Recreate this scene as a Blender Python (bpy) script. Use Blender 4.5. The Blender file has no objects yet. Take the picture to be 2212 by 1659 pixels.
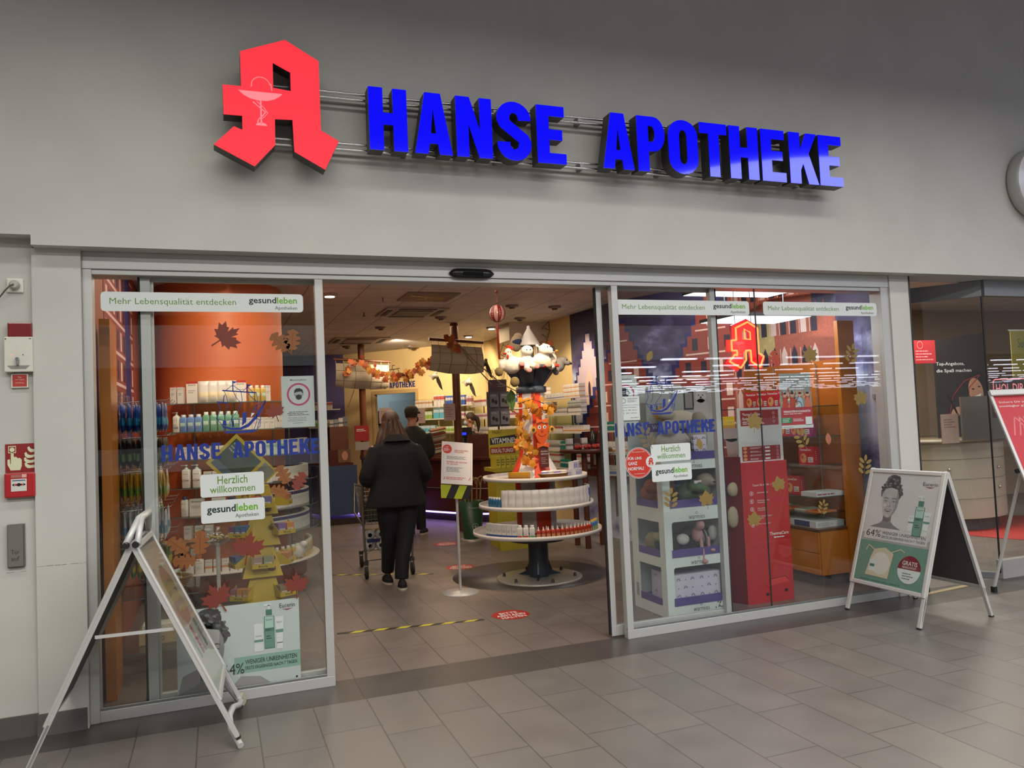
import bpy, bmesh, math, random
from mathutils import Vector, Matrix
from mathutils.geometry import tessellate_polygon
random.seed(7)
S = bpy.context.scene
COL = S.collection
PI = math.pi

# ---------------------------------------------------------------- camera
YAW, PITCH, ROLL = math.radians(20.70), math.radians(2.54), math.radians(-2.499)
FPX = 1702.0
CF = Vector((math.sin(YAW)*math.cos(PITCH), math.cos(YAW)*math.cos(PITCH), math.sin(PITCH)))
_rt = Vector((math.cos(YAW), -math.sin(YAW), 0)); _up = _rt.cross(CF)
CR = math.cos(ROLL)*_rt + math.sin(ROLL)*_up
CU = -math.sin(ROLL)*_rt + math.cos(ROLL)*_up
CP = Vector((0, 0, 1.6))
cam_data = bpy.data.cameras.new('camera')
cam = bpy.data.objects.new('camera', cam_data); COL.objects.link(cam)
cam.matrix_world = Matrix(((CR.x, CU.x, -CF.x, CP.x), (CR.y, CU.y, -CF.y, CP.y), (CR.z, CU.z, -CF.z, CP.z), (0, 0, 0, 1)))
cam_data.sensor_width = 36.0
cam_data.lens = FPX/2212*36.0
cam_data.clip_start = 0.05; cam_data.clip_end = 400
S.camera = cam

# surveying: where the sight line through a photo point meets a known plane of the place
def _ray(px, py): return CF + CR*((px-1106)/FPX) - CU*((py-829.5)/FPX)
def at_z(px, py, z=0.0): d = _ray(px, py); return CP + d*((z-CP.z)/d.z)
def at_y(px, py, y): d = _ray(px, py); return CP + d*((y-CP.y)/d.y)
def at_x(px, py, x): d = _ray(px, py); return CP + d*((x-CP.x)/d.x)

# ---------------------------------------------------------------- world, colour management, lamps
S.view_settings.view_transform = 'Standard'; S.view_settings.look = 'None'
S.view_settings.exposure = 0.0; S.view_settings.gamma = 1.0
S.view_settings.use_curve_mapping = False
w = bpy.data.worlds.new('world'); S.world = w; w.use_nodes = True
w.node_tree.nodes['Background'].inputs[0].default_value = (0.95, 0.97, 1.0, 1)
w.node_tree.nodes['Background'].inputs[1].default_value = 0.30
S.cycles.max_bounces = 7; S.cycles.diffuse_bounces = 3; S.cycles.glossy_bounces = 3
S.cycles.transmission_bounces = 4; S.cycles.transparent_max_bounces = 24
S.cycles.caustics_reflective = False; S.cycles.caustics_refractive = False
S.cycles.sample_clamp_indirect = 4.0
S.cycles.use_denoising = True

def area(name, loc, size, power, color=(1, 1, 1), rot=(0, 0, 0), size_y=None, spread=180):
    l = bpy.data.lights.new(name, 'AREA'); l.energy = power; l.color = color
    l.shape = 'RECTANGLE'; l.size = size; l.size_y = size_y or size; l.spread = math.radians(spread)
    o = bpy.data.objects.new(name, l); COL.objects.link(o); o.location = loc; o.rotation_euler = rot
    return o
def spot(name, loc, target, power, color, angle=70, blend=0.6, r=0.05):
    l = bpy.data.lights.new(name, 'SPOT'); l.energy = power; l.color = color
    l.spot_size = math.radians(angle); l.spot_blend = blend; l.shadow_soft_size = r
    o = bpy.data.objects.new(name, l); COL.objects.link(o); o.location = loc
    o.rotation_euler = (Vector(target)-Vector(loc)).to_track_quat('-Z', 'Y').to_euler()
    return o
NEUTRAL = (1.0, 0.97, 0.90); WARM = (1.0, 0.80, 0.56); COOL = (0.86, 0.95, 1.0)
# mall hall: ceiling luminaires in front of the facade (cut-off optics)
area('hall_lamp', (2.2, 3.15, 4.75), 10.0, 85, NEUTRAL, size_y=0.3, spread=150)
area('hall_lamp', (2.2, 0.0, 4.75), 10.0, 420, NEUTRAL, size_y=0.5, spread=160)
area('hall_lamp', (2.2, -3.6, 4.75), 12.0, 600, NEUTRAL, size_y=0.8, spread=165)
area('hall_lamp', (10.5, 1.2, 4.75), 2.5, 150, NEUTRAL, size_y=1.5, spread=150)
# pharmacy: fluorescent troughs above the left wall shelf and in the right display window
area('shop_lamp', (0.30, 7.35, 2.98), 1.2, 34, COOL, size_y=0.25)
area('shop_lamp', (4.85, 6.1, 2.41), 0.8, 9, COOL, size_y=0.5)
area('shop_lamp', (4.85, 6.2, 2.71), 0.8, 14, COOL, size_y=0.6)
# warm ceiling wash over the sales floor with its spotlights and a few added fill spots
area('shop_lamp', (1.8, 8.2, 3.0), 1.6, 40, (1.0, 0.80, 0.62), size_y=3.0)
area('shop_lamp', (2.9, 12.3, 3.0), 2.2, 70, (1.0, 0.78, 0.52), size_y=2.5)
area('shop_lamp', (-0.1, 6.2, 3.0), 0.5, 12, (1.0, 0.80, 0.60), size_y=1.4)
spot('shop_and_fill_spot', (2.9, 6.4, 3.0), (3.0, 7.4, 1.1), 150, WARM, 56)
spot('shop_and_fill_spot', (2.4, 5.9, 2.9), (3.0, 7.4, 2.3), 60, (1, .86, .68), 50)  # added fill spot, brightens the top of the lighthouse
spot('shop_and_fill_spot', (3.9, 9.4, 3.0), (4.75, 10.0, 1.5), 110, WARM, 85)
spot('shop_and_fill_spot', (3.8, 11.6, 3.0), (4.8, 12.2, 1.7), 90, WARM, 90)
spot('shop_and_fill_spot', (2.9, 13.2, 3.0), (3.7, 15.2, 1.9), 120, WARM, 100)
spot('shop_and_fill_spot', (4.1, 13.0, 3.0), (4.6, 14.0, 1.9), 50, WARM, 100)
spot('shop_and_fill_spot', (0.4, 6.4, 3.0), (0.15, 8.0, 2.1), 95, WARM, 65)
spot('shop_and_fill_spot', (-0.3, 6.3, 3.0), (-0.1, 7.9, 1.0), 60, WARM, 60)
spot('shop_and_fill_spot', (0.0, 5.9, 3.0), (-0.5, 6.3, 1.2), 40, (1, .85, .68), 70)
spot('shop_and_fill_spot', (4.3, 6.9, 3.0), (5.1, 8.0, 2.2), 80, (1, .9, .8), 85)
spot('shop_and_fill_spot', (4.35, 5.75, 3.0), (5.55, 6.5, 2.3), 75, (1, .9, .85), 95)  # fill spot put in to brighten the cathedral mural
spot('shop_and_fill_spot', (4.5, 5.5, 2.9), (5.55, 5.5, 1.2), 12, (.9, .93, 1), 80)  # weak added fill that lifts the purple end wall
# neighbouring shop
area('neighbour_lamp', (8.0, 7.2, 2.95), 1.6, 110, (1.0, 0.93, 0.80), size_y=1.6)
area('backroom_lamp', (3.4, 16.6, 2.6), 0.8, 10, (0.85, 0.95, 1.0))

# ---------------------------------------------------------------- materials
def hexc(h):
    h = h.lstrip('#'); v = [int(h[i:i+2], 16)/255 for i in (0, 2, 4)]
    return tuple((c/12.92 if c <= 0.04045 else ((c+0.055)/1.055)**2.4) for c in v) + (1,)
_M = {}
def mat(key, rough=0.5, metal=0.0, emit=0.0, vary=0.06, scale=30.0, alpha=1.0, bump=0.0, coat=0.0):
    k = (key, rough, metal, emit, vary, scale, alpha, bump, coat)
    if k in _M: return _M[k]
    m = bpy.data.materials.new('m_'+key.strip('#')); m.use_nodes = True; _M[k] = m
    nt = m.node_tree; b = nt.nodes['Principled BSDF']; c = hexc(key)
    b.inputs['Roughness'].default_value = rough; b.inputs['Metallic'].default_value = metal
    b.inputs['Base Color'].default_value = c
    if vary or bump:
        tc = nt.nodes.new('ShaderNodeTexCoord'); n = nt.nodes.new('ShaderNodeTexNoise')
        n.inputs['Scale'].default_value = scale; n.inputs['Detail'].default_value = 3
        nt.links.new(tc.outputs['Object'], n.inputs['Vector'])
        if vary:
            mx = nt.nodes.new('ShaderNodeMix'); mx.data_type = 'RGBA'
            mx.inputs[6].default_value = tuple(x*(1-vary) for x in c[:3])+(1,)
            mx.inputs[7].default_value = tuple(min(1, x*(1+vary)) for x in c[:3])+(1,)
            nt.links.new(n.outputs['Fac'], mx.inputs[0]); nt.links.new(mx.outputs[2], b.inputs['Base Color'])
        if bump:
            bp = nt.nodes.new('ShaderNodeBump'); bp.inputs['Strength'].default_value = bump; bp.inputs['Distance'].default_value = 0.01
            nt.links.new(n.outputs['Fac'], bp.inputs['Height']); nt.links.new(bp.outputs[0], b.inputs['Normal'])
    if emit:
        b.inputs['Emission Color'].default_value = c; b.inputs['Emission Strength'].default_value = emit
    if coat: b.inputs['Coat Weight'].default_value = coat; b.inputs['Coat Roughness'].default_value = 0.03
    if alpha < 1: b.inputs['Alpha'].default_value = alpha
    return m
def glass(name='glass', tint=(0.972, 0.985, 0.98, 1), f0=0.04, rough=0.0):
    if name in _M: return _M[name]
    m = bpy.data.materials.new(name); m.use_nodes = True; _M[name] = m
    nt = m.node_tree; nt.nodes.clear(); N = nt.nodes.new; L = nt.links.new
    out = N('ShaderNodeOutputMaterial'); mix = N('ShaderNodeMixShader'); t = N('ShaderNodeBsdfTransparent'); g = N('ShaderNodeBsdfGlossy')
    t.inputs[0].default_value = tint; g.inputs['Roughness'].default_value = rough
    lw = N('ShaderNodeLayerWeight'); lw.inputs[0].default_value = 0.5
    p = N('ShaderNodeMath'); p.operation = 'POWER'; p.inputs[1].default_value = 5
    ml = N('ShaderNodeMath'); ml.operation = 'MULTIPLY_ADD'; ml.inputs[1].default_value = 1-f0; ml.inputs[2].default_value = f0
    L(lw.outputs['Facing'], p.inputs[0]); L(p.outputs[0], ml.inputs[0]); L(ml.outputs[0], mix.inputs[0])
    L(t.outputs[0], mix.inputs[1]); L(g.outputs[0], mix.inputs[2]); L(mix.outputs[0], out.inputs[0])
    return m
GLASS = glass()
SHELFGLASS = glass('shelf_glass', (0.80, 0.90, 0.87, 1), 0.05)
CLEAR = glass('clear_plastic', (0.95, 0.97, 0.97, 1), 0.05, 0.05)
ALU = mat('#bfc0bd', 0.42, 0.3, vary=0.03, scale=8)
ALUD = mat('#8d8f8f', 0.4, 0.7, vary=0.03)
WHITE = mat('#e9e8e3', 0.6)
BLACK = mat('#141414', 0.5)
RUBBER = mat('#1c1c1e', 0.8)
CHROME = mat('#cfcfcf', 0.2, 1.0)
WOODO = mat('#b5691d', 0.32, vary=0.10, scale=6)
WOODD = mat('#4a1f14', 0.35, vary=0.2, scale=9)
def wall_mat(name, c, marks=True):
    m = bpy.data.materials.new(name); m.use_nodes = True; nt = m.node_tree; b = nt.nodes['Principled BSDF']
    b.inputs['Roughness'].default_value = 0.75
    tc = nt.nodes.new('ShaderNodeTexCoord'); n = nt.nodes.new('ShaderNodeTexNoise'); n.inputs['Scale'].default_value = 2.2; n.inputs['Detail'].default_value = 6
    r = nt.nodes.new('ShaderNodeValToRGB'); c = hexc(c)
    r.color_ramp.elements[0].color = tuple(x*0.93 for x in c[:3])+(1,); r.color_ramp.elements[1].color = c
    r.color_ramp.elements[0].position = 0.3; r.color_ramp.elements[1].position = 0.6
    nt.links.new(tc.outputs['Object'], n.inputs['Vector']); nt.links.new(n.outputs['Fac'], r.inputs[0]); nt.links.new(r.outputs[0], b.inputs['Base Color'])
    n2 = nt.nodes.new('ShaderNodeTexNoise'); n2.inputs['Scale'].default_value = 180
    bp = nt.nodes.new('ShaderNodeBump'); bp.inputs['Strength'].default_value = 0.08; bp.inputs['Distance'].default_value = 0.003
    nt.links.new(tc.outputs['Object'], n2.inputs['Vector']); nt.links.new(n2.outputs['Fac'], bp.inputs['Height']); nt.links.new(bp.outputs[0], b.inputs['Normal'])
    return m
def tile_mat(name, c1, c2, grout, bw, rh, rot=True, rough=0.38, off=0.5, shift=(0, 0), mortar=0.004):
    m = bpy.data.materials.new(name); m.use_nodes = True; nt = m.node_tree; N = nt.nodes.new; L = nt.links.new
    b = nt.nodes['Principled BSDF']
    tc = N('ShaderNodeTexCoord'); mp = N('ShaderNodeMapping'); mp.inputs['Location'].default_value = (shift[0], shift[1], 0)
    if rot: mp.inputs['Rotation'].default_value = (0, 0, PI/2)
    br = N('ShaderNodeTexBrick'); br.inputs['Scale'].default_value = 1.0; br.offset = off; br.offset_frequency = 2
    br.inputs['Brick Width'].default_value = bw; br.inputs['Row Height'].default_value = rh
    br.inputs['Mortar Size'].default_value = mortar; br.inputs['Mortar Smooth'].default_value = 0.2
    br.inputs['Color1'].default_value = hexc(c1); br.inputs['Color2'].default_value = hexc(c2); br.inputs['Mortar'].default_value = hexc(grout)
    L(tc.outputs['Object'], mp.inputs[0]); L(mp.outputs[0], br.inputs['Vector'])
    n = N('ShaderNodeTexNoise'); n.inputs['Scale'].default_value = 3.5; n.inputs['Detail'].default_value = 7
    L(tc.outputs['Object'], n.inputs['Vector'])
    mx = N('ShaderNodeMix'); mx.data_type = 'RGBA'; mx.blend_type = 'MULTIPLY'; mx.inputs[0].default_value = 0.5
    rp = N('ShaderNodeValToRGB'); rp.color_ramp.elements[0].position = .3; rp.color_ramp.elements[0].color = (.62, .62, .62, 1); rp.color_ramp.elements[1].position = .72
    L(n.outputs['Fac'], rp.inputs[0]); L(br.outputs['Color'], mx.inputs[6]); L(rp.outputs[0], mx.inputs[7]); L(mx.outputs[2], b.inputs['Base Color'])
    mr = N('ShaderNodeMapRange'); mr.inputs['To Min'].default_value = rough-0.08; mr.inputs['To Max'].default_value = rough+0.14
    L(n.outputs['Fac'], mr.inputs[0]); L(mr.outputs[0], b.inputs['Roughness'])
    bp = N('ShaderNodeBump'); bp.inputs['Strength'].default_value = 0.4; bp.inputs['Distance'].default_value = 0.002; bp.invert = True
    L(br.outputs['Fac'], bp.inputs['Height']); L(bp.outputs[0], b.inputs['Normal'])
    return m

# ---------------------------------------------------------------- mesh building
ORI = {}
class MB:
    def __init__(s): s.v = []; s.f = []; s.m = []; s.sm = []; s.mats = []
    def mi(s, m):
        if m not in s.mats: s.mats.append(m)
        return s.mats.index(m)
    def add(s, vs, fs, m, smooth=False):
        o = len(s.v); s.v += [tuple(p) for p in vs]; k = s.mi(m)
        for f in fs: s.f.append(tuple(i+o for i in f)); s.m.append(k); s.sm.append(smooth)
        return s
    def box(s, a, b, m, skip=()):
        x0, y0, z0 = a; x1, y1, z1 = b
        v = [(x0,y0,z0),(x1,y0,z0),(x1,y1,z0),(x0,y1,z0),(x0,y0,z1),(x1,y0,z1),(x1,y1,z1),(x0,y1,z1)]
        return s.add(v, [(0,3,2,1),(4,5,6,7),(0,1,5,4),(1,2,6,5),(2,3,7,6),(3,0,4,7)], m)
    def obox(s, o, u, v_, w_, m):
        o = Vector(o); u = Vector(u); v_ = Vector(v_); w_ = Vector(w_)
        p = [o, o+u, o+u+v_, o+v_, o+w_, o+u+w_, o+u+v_+w_, o+v_+w_]
        return s.add(p, [(0,3,2,1),(4,5,6,7),(0,1,5,4),(1,2,6,5),(2,3,7,6),(3,0,4,7)], m)
    def beam(s, a, b, wx, wy, m, side=(0, 1, 0)):
        a = Vector(a); b = Vector(b); d = (b-a).normalized(); x = d.cross(Vector(side)).normalized(); y = x.cross(d).normalized()
        return s.obox(a-x*wx/2-y*wy/2, x*wx, y*wy, b-a, m)
    def tube(s, pts, r, m, n=8, closed=False, caps=True, radii=None):
        pts = [Vector(p) for p in pts]; N = len(pts); rings = []; prev = None
        for i, p in enumerate(pts):
            if closed: t = pts[(i+1) % N]-pts[i-1]
            else: t = pts[min(i+1, N-1)]-pts[max(i-1, 0)]
            t.normalize()
            if prev is None:
                prev = t.orthogonal().normalized()
            x = (prev-t*prev.dot(t))
            x = x.normalized() if x.length > 1e-6 else t.orthogonal().normalized(); prev = x; y = t.cross(x)
            rr = radii[i] if radii else r
            rings.append([p+x*rr*math.cos(2*PI*k/n)+y*rr*math.sin(2*PI*k/n) for k in range(n)])
        v = [q for R in rings for q in R]; f = []
        for i in range(N if closed else N-1):
            a = i*n; b = ((i+1) % N)*n
            for k in range(n): f.append((a+k, a+(k+1) % n, b+(k+1) % n, b+k))
        s.add(v, f, m, True)
        if caps and not closed:
            s.add(rings[0], [tuple(range(n))[::-1]], m); s.add(rings[-1], [tuple(range(n))], m)
        return s
    def lathe(s, c, prof, m, n=20, a0=0, a1=2*PI, sx=1, sy=1):
        full = abs(a1-a0-2*PI) < 1e-6; k = n if full else n+1
        v = []; f = []
        for r, z in prof:
            for i in range(k):
                a = a0+(a1-a0)*i/n; v.append((c[0]+r*math.cos(a)*sx, c[1]+r*math.sin(a)*sy, c[2]+z))
        for j in range(len(prof)-1):
            for i in range(k if full else k-1):
                f.append((j*k+i, j*k+(i+1) % k, (j+1)*k+(i+1) % k, (j+1)*k+i))
        s.add(v, f, m, True)
        for j, flip in ((0, True), (len(prof)-1, False)):
            if prof[j][0] > 1e-4 and full:
                ring = [v[j*k+i] for i in range(k)]
                s.add(ring, [tuple(range(k))[::-1] if flip else tuple(range(k))], m)
        return s
    def ell(s, c, r, m, rot=None, nu=14, nv=10):
        R = rot.to_matrix() if hasattr(rot, 'to_matrix') else Matrix.Identity(3)
        if not hasattr(r, '__len__'): r = (r, r, r)
        v = []; f = []
        for j in range(nv+1):
            t = PI*j/nv
            for i in range(nu):
                a = 2*PI*i/nu
                q = R @ Vector((r[0]*math.sin(t)*math.cos(a), r[1]*math.sin(t)*math.sin(a), r[2]*math.cos(t)))
                v.append(Vector(c)+q)
        for j in range(nv):
            for i in range(nu):
                f.append((j*nu+i, (j+1)*nu+i, (j+1)*nu+(i+1) % nu, j*nu+(i+1) % nu))
        return s.add(v, f, m, True)
    def loft(s, rings, m, n=20, caps=True, close_n=None):
        # rings: (centre, rx, ry[, rotz[, tilt]]) ellipses stacked
        V = []
        for r in rings:
            c = Vector(r[0]); rz = r[3] if len(r) > 3 else 0; tilt = r[4] if len(r) > 4 else 0
            for k in range(n):
                a = 2*PI*k/n; q = Vector((r[1]*math.cos(a), r[2]*math.sin(a), 0))
                q = Matrix.Rotation(rz, 3, 'Z') @ (Matrix.Rotation(tilt, 3, 'X') @ q); V.append(c+q)
        f = []
        for j in range(len(rings)-1):
            for k in range(n): f.append((j*n+k, j*n+(k+1) % n, (j+1)*n+(k+1) % n, (j+1)*n+k))
        s.add(V, f, m, True)
        if caps: s.add(V[:n], [tuple(range(n))[::-1]], m); s.add(V[-n:], [tuple(range(n))], m)
        return s
    def prism(s, poly, fn, d0, d1, m, mside=None, holes=()):
        loops = [list(poly)]+[list(h) for h in holes]
        flat = [p for L in loops for p in L]
        tris = tessellate_polygon([[Vector((p[0], p[1], 0)) for p in L] for L in loops])
        A = [fn(p[0], p[1], d0) for p in flat]; B = [fn(p[0], p[1], d1) for p in flat]
        s.add(A, [tuple(t) for t in tris], m)
        if d1 != d0:
            s.add(B, [tuple(t)[::-1] for t in tris], mside or m)
            o = 0
            for L in loops:
                n = len(L); v = A[o:o+n]+B[o:o+n]
                s.add(v, [(i, (i+1) % n, n+(i+1) % n, n+i) for i in range(n)], mside or m); o += n
        return s
    def mesh(s, name, origin=(0, 0, 0)):
        me = bpy.data.meshes.new(name); o = Vector(origin)
        me.from_pydata([tuple(Vector(p)-o) for p in s.v], [], s.f)
        for m in s.mats: me.materials.append(m)
        me.polygons.foreach_set('material_index', s.m); me.polygons.foreach_set('use_smooth', s.sm)
        me.update()
        bm = bmesh.new(); bm.from_mesh(me); bmesh.ops.recalc_face_normals(bm, faces=bm.faces); bm.to_mesh(me); bm.free()
        return me

def link(name, me, parent=None, loc=None):
    o = bpy.data.objects.new(name, me); COL.objects.link(o)
    if parent is not None: o.parent = parent
    if loc is not None: o.location = loc
    return o
def thing(name, label, cat, loc=(0, 0, 0), group=None, rotz=0):
    o = bpy.data.objects.new(name, None); COL.objects.link(o); o.location = loc; o.rotation_euler[2] = rotz
    o.empty_display_size = 0.1
    o['label'] = label; o['category'] = cat
    if group: o['group'] = group
    ORI[o.name] = Vector(loc)
    return o
def part(name, mb, parent, label=None, bevel=0, local=False):
    og = Vector((0, 0, 0)) if local else ORI[parent.name]
    o = link(name, mb.mesh(name, og), parent); ORI[o.name] = og
    if label: o['label'] = label
    if bevel: bev(o, bevel)
    return o
def bev(o, wd, seg=2):
    b = o.modifiers.new('bevel', 'BEVEL'); b.width = wd; b.segments = seg; b.limit_method = 'ANGLE'; b.angle_limit = math.radians(40)
def solo(name, mb, label, cat, loc=(0, 0, 0), group=None, bevel=0, kind=None):
    o = link(name, mb.mesh(name, loc), None, loc); o['label'] = label; o['category'] = cat
    if group: o['group'] = group
    if kind: o['kind'] = kind
    if bevel: bev(o, bevel)
    ORI[o.name] = Vector(loc)
    return o
def struct(name, mb, label=None, bevel=0):
    o = link(name, mb.mesh(name)); o['kind'] = 'structure'
    if label: o['label'] = label
    if bevel: bev(o, bevel)
    ORI[o.name] = Vector((0, 0, 0))
    return o
def dup(root, loc, rz=None, label=None, group=None):
    r = root.copy(); COL.objects.link(r); r.location = loc
    if rz is not None: r.rotation_euler[2] = rz
    if label: r['label'] = label
    if group: r['group'] = group
    for ch in list(root.children):
        c = ch.copy(); COL.objects.link(c); c.parent = r
        for g in ch.children:
            d = g.copy(); COL.objects.link(d); d.parent = c
    return r

# ---------------------------------------------------------------- flat printing: lettering and artwork lying in a plane
_T = {}
def text_geo(body, bold=0.0):
    k = (body, bold)
    if k in _T: return _T[k]
    cu = bpy.data.curves.new('t', 'FONT'); cu.body = body; cu.size = 1.0; cu.offset = bold; cu.resolution_u = 2; cu.fill_mode = 'FRONT'
    ob = bpy.data.objects.new('t', cu); COL.objects.link(ob)
    dg = bpy.context.evaluated_depsgraph_get(); dg.update()
    me = bpy.data.meshes.new_from_object(ob.evaluated_get(dg))
    vs = [(v.co.x, v.co.y) for v in me.vertices]; fs = [tuple(p.vertices) for p in me.polygons]
    bpy.data.objects.remove(ob); bpy.data.curves.remove(cu); bpy.data.meshes.remove(me)
    if not vs: vs = [(0, 0), (1, 0), (1, 1)]; fs = [(0, 1, 2)]
    xs = [v[0] for v in vs]; ys = [v[1] for v in vs]
    _T[k] = (vs, fs, min(xs), max(xs), min(ys), max(ys)); return _T[k]
def plane(o, u, v):
    o = Vector(o); u = Vector(u).normalized(); v = Vector(v).normalized(); n = u.cross(v).normalized()
    return lambda a, b, d=0.0: o+u*a+v*b+n*d
class Art:
    """prints shapes on a plane fn(u, v, d); every layer lies a hair above the last"""
    def __init__(s, fn, mb=None, base=0.0008, step=0.00035): s.fn = fn; s.mb = mb or MB(); s.d = base; s.st = step
    def up(s, k=1): s.d += s.st*k; return s
    def poly(s, pts, m, holes=()):
        s.mb.prism(pts, s.fn, s.d, s.d, m, holes=holes); return s
    def rect(s, x0, y0, x1, y1, m): return s.poly([(x0, y0), (x1, y0), (x1, y1), (x0, y1)], m)
    def rrect(s, x0, y0, x1, y1, r, m):
        p = []
        for cx, cy, a in ((x1-r, y1-r, 0), (x0+r, y1-r, 90), (x0+r, y0+r, 180), (x1-r, y0+r, 270)):
            for k in range(5): t = math.radians(a+k*22.5); p.append((cx+r*math.cos(t), cy+r*math.sin(t)))
        return s.poly(p, m)
    def ell(s, x, y, rx, ry, m, n=24, rot=0):
        c, q = math.cos(rot), math.sin(rot)
        return s.poly([(x+rx*math.cos(2*PI*k/n)*c-ry*math.sin(2*PI*k/n)*q, y+rx*math.cos(2*PI*k/n)*q+ry*math.sin(2*PI*k/n)*c) for k in range(n)], m)
    def ring(s, x, y, r, t, m, n=32, rx=1):
        o = [(x+r*rx*math.cos(2*PI*k/n), y+r*math.sin(2*PI*k/n)) for k in range(n)]; i = [(x+(r-t)*rx*math.cos(2*PI*k/n), y+(r-t)*math.sin(2*PI*k/n)) for k in range(n)]
        return s.poly(o, m, [i])
    def line(s, pts, w, m, closed=False):
        pts = [Vector((p[0], p[1])) for p in pts]
        if closed: pts.append(pts[0])
        for a, b in zip(pts, pts[1:]):
            d = b-a
            if d.length < 1e-6: continue
            d = d.normalized(); n = Vector((-d.y, d.x))*w/2; a2 = a-d*w*.3; b2 = b+d*w*.3
            s.poly([a2-n, b2-n, b2+n, a2+n], m)
        return s
    def text(s, t, x, y, h, m, w=None, bold=0.0, align='L', cap=None, skew=0):
        """y: bottom of the glyph box, h: height of the glyph box (or of a capital with cap=True)"""
        vs, fs, x0, x1, y0, y1 = text_geo(t, bold)
        if cap: kh = h/0.70; oy = 0
        else: kh = h/max(1e-6, y1-y0); oy = y0
        kw = w/(x1-x0) if w else kh
        W = (x1-x0)*kw; ox = x-(W/2 if align == 'C' else W if align == 'R' else 0)
        P = [s.fn(ox+(a-x0)*kw+skew*(b-oy)*kh, y+(b-oy)*kh, s.d) for a, b in vs]
        s.mb.add(P, fs, m); return s
    def lines(s, x0, y0, x1, y1, n, m, th=None, seed=1):
        """tiny print that the photo shows only as grey lines"""
        r = random.Random(seed); dy = (y1-y0)/n; th = th or dy*.4
        for k in range(n):
            y = y1-(k+.7)*dy; e = x0+(x1-x0)*r.uniform(.65, 1)
            x = x0
            while x < e-0.001:
                wd = min(e-x, (x1-x0)*r.uniform(.06, .2)); s.rect(x, y, x+wd, y+th, m); x += wd+(x1-x0)*.025
        return s

# condensed bold capitals of the shop sign (unit box)
def _arc(cx, cy, rx, ry, a0, a1, n=10): return [(cx+rx*math.cos(math.radians(a0+(a1-a0)*k/n)), cy+ry*math.sin(math.radians(a0+(a1-a0)*k/n))) for k in range(n+1)]
def _s():
    c = _arc(.5, .71, .315, .195, -5, 205, 14)+_arc(.5, .29, .315, .195, 25, -185, 14)
    L, R = [], []
    for i, p in enumerate(c):
        a = c[max(i-1, 0)]; b = c[min(i+1, len(c)-1)]; dx, dy = (b[0]-a[0])*.6, b[1]-a[1]; l = math.hypot(dx, dy) or 1
        nx, ny = -dy/l, dx/l
        L.append((p[0]+nx*.185, p[1]+ny*.095)); R.append((p[0]-nx*.185, p[1]-ny*.095))
    return L+R[::-1]
GLYPH = {
 'H': ([(0,0),(.37,0),(.37,.41),(.63,.41),(.63,0),(1,0),(1,1),(.63,1),(.63,.6),(.37,.6),(.37,1),(0,1)], ()),
 'A': ([(0,0),(.35,0),(.39,.17),(.61,.17),(.65,0),(1,0),(.71,1),(.29,1)], ([(.43,.34),(.57,.34),(.5,.74)],)),
 'N': ([(0,0),(.34,0),(.34,.55),(.62,0),(1,0),(1,1),(.66,1),(.66,.45),(.38,1),(0,1)], ()),
 'S': (_s(), ()),
 'E': ([(0,0),(1,0),(1,.18),(.42,.18),(.42,.41),(.88,.41),(.88,.59),(.42,.59),(.42,.82),(.97,.82),(.97,1),(0,1)], ()),
 'P': ([(0,0),(.4,0),(.4,.37)]+_arc(.6,.685,.4,.315,-90,90,10)+[(0,1)], ([(.4,.54)]+_arc(.52,.685,.12,.145,-90,90,6)+[(.4,.83)],)),
 'O': (_arc(.5,.28,.5,.28,180,360,10)+_arc(.5,.72,.5,.28,0,180,10), (_arc(.5,.3,.13,.12,180,360,6)+_arc(.5,.7,.13,.12,0,180,6),)),
 'T': ([(.32,0),(.7,0),(.7,.8),(1,.8),(1,1),(0,1),(0,.8),(.32,.8)], ()),
 'K': ([(0,0),(.38,0),(.38,.26),(.47,.4),(.64,0),(1,0),(.68,.6),(.98,1),(.6,1),(.38,.66),(.38,1),(0,1)], ()),
}
WORD = [('H',0.921,1.158),('A',1.203,1.446),('N',1.475,1.715),('S',1.749,1.987),('E',2.029,2.236),('A',2.511,2.751),('P',2.782,3.003),('O',3.032,3.273),('T',3.294,3.524),('H',3.545,3.797),('E',3.826,4.044),('K',4.081,4.348),('E',4.360,4.586)]
def hanse(art, x0, x1, y0, y1, m, skip=0, word=None):
    a, b = (word or WORD)[0][1], (word or WORD)[-1][2]; k = (x1-x0)/(b-a)
    for ch, p, q in (word or WORD)[skip:]:
        P, H = GLYPH[ch]; sx = (q-p)*k; ox = x0+(p-a)*k
        g = lambda pt: (ox+pt[0]*sx, y0+pt[1]*(y1-y0))
        art.poly([g(t) for t in P], m, [[g(t) for t in h] for h in H])
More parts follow.
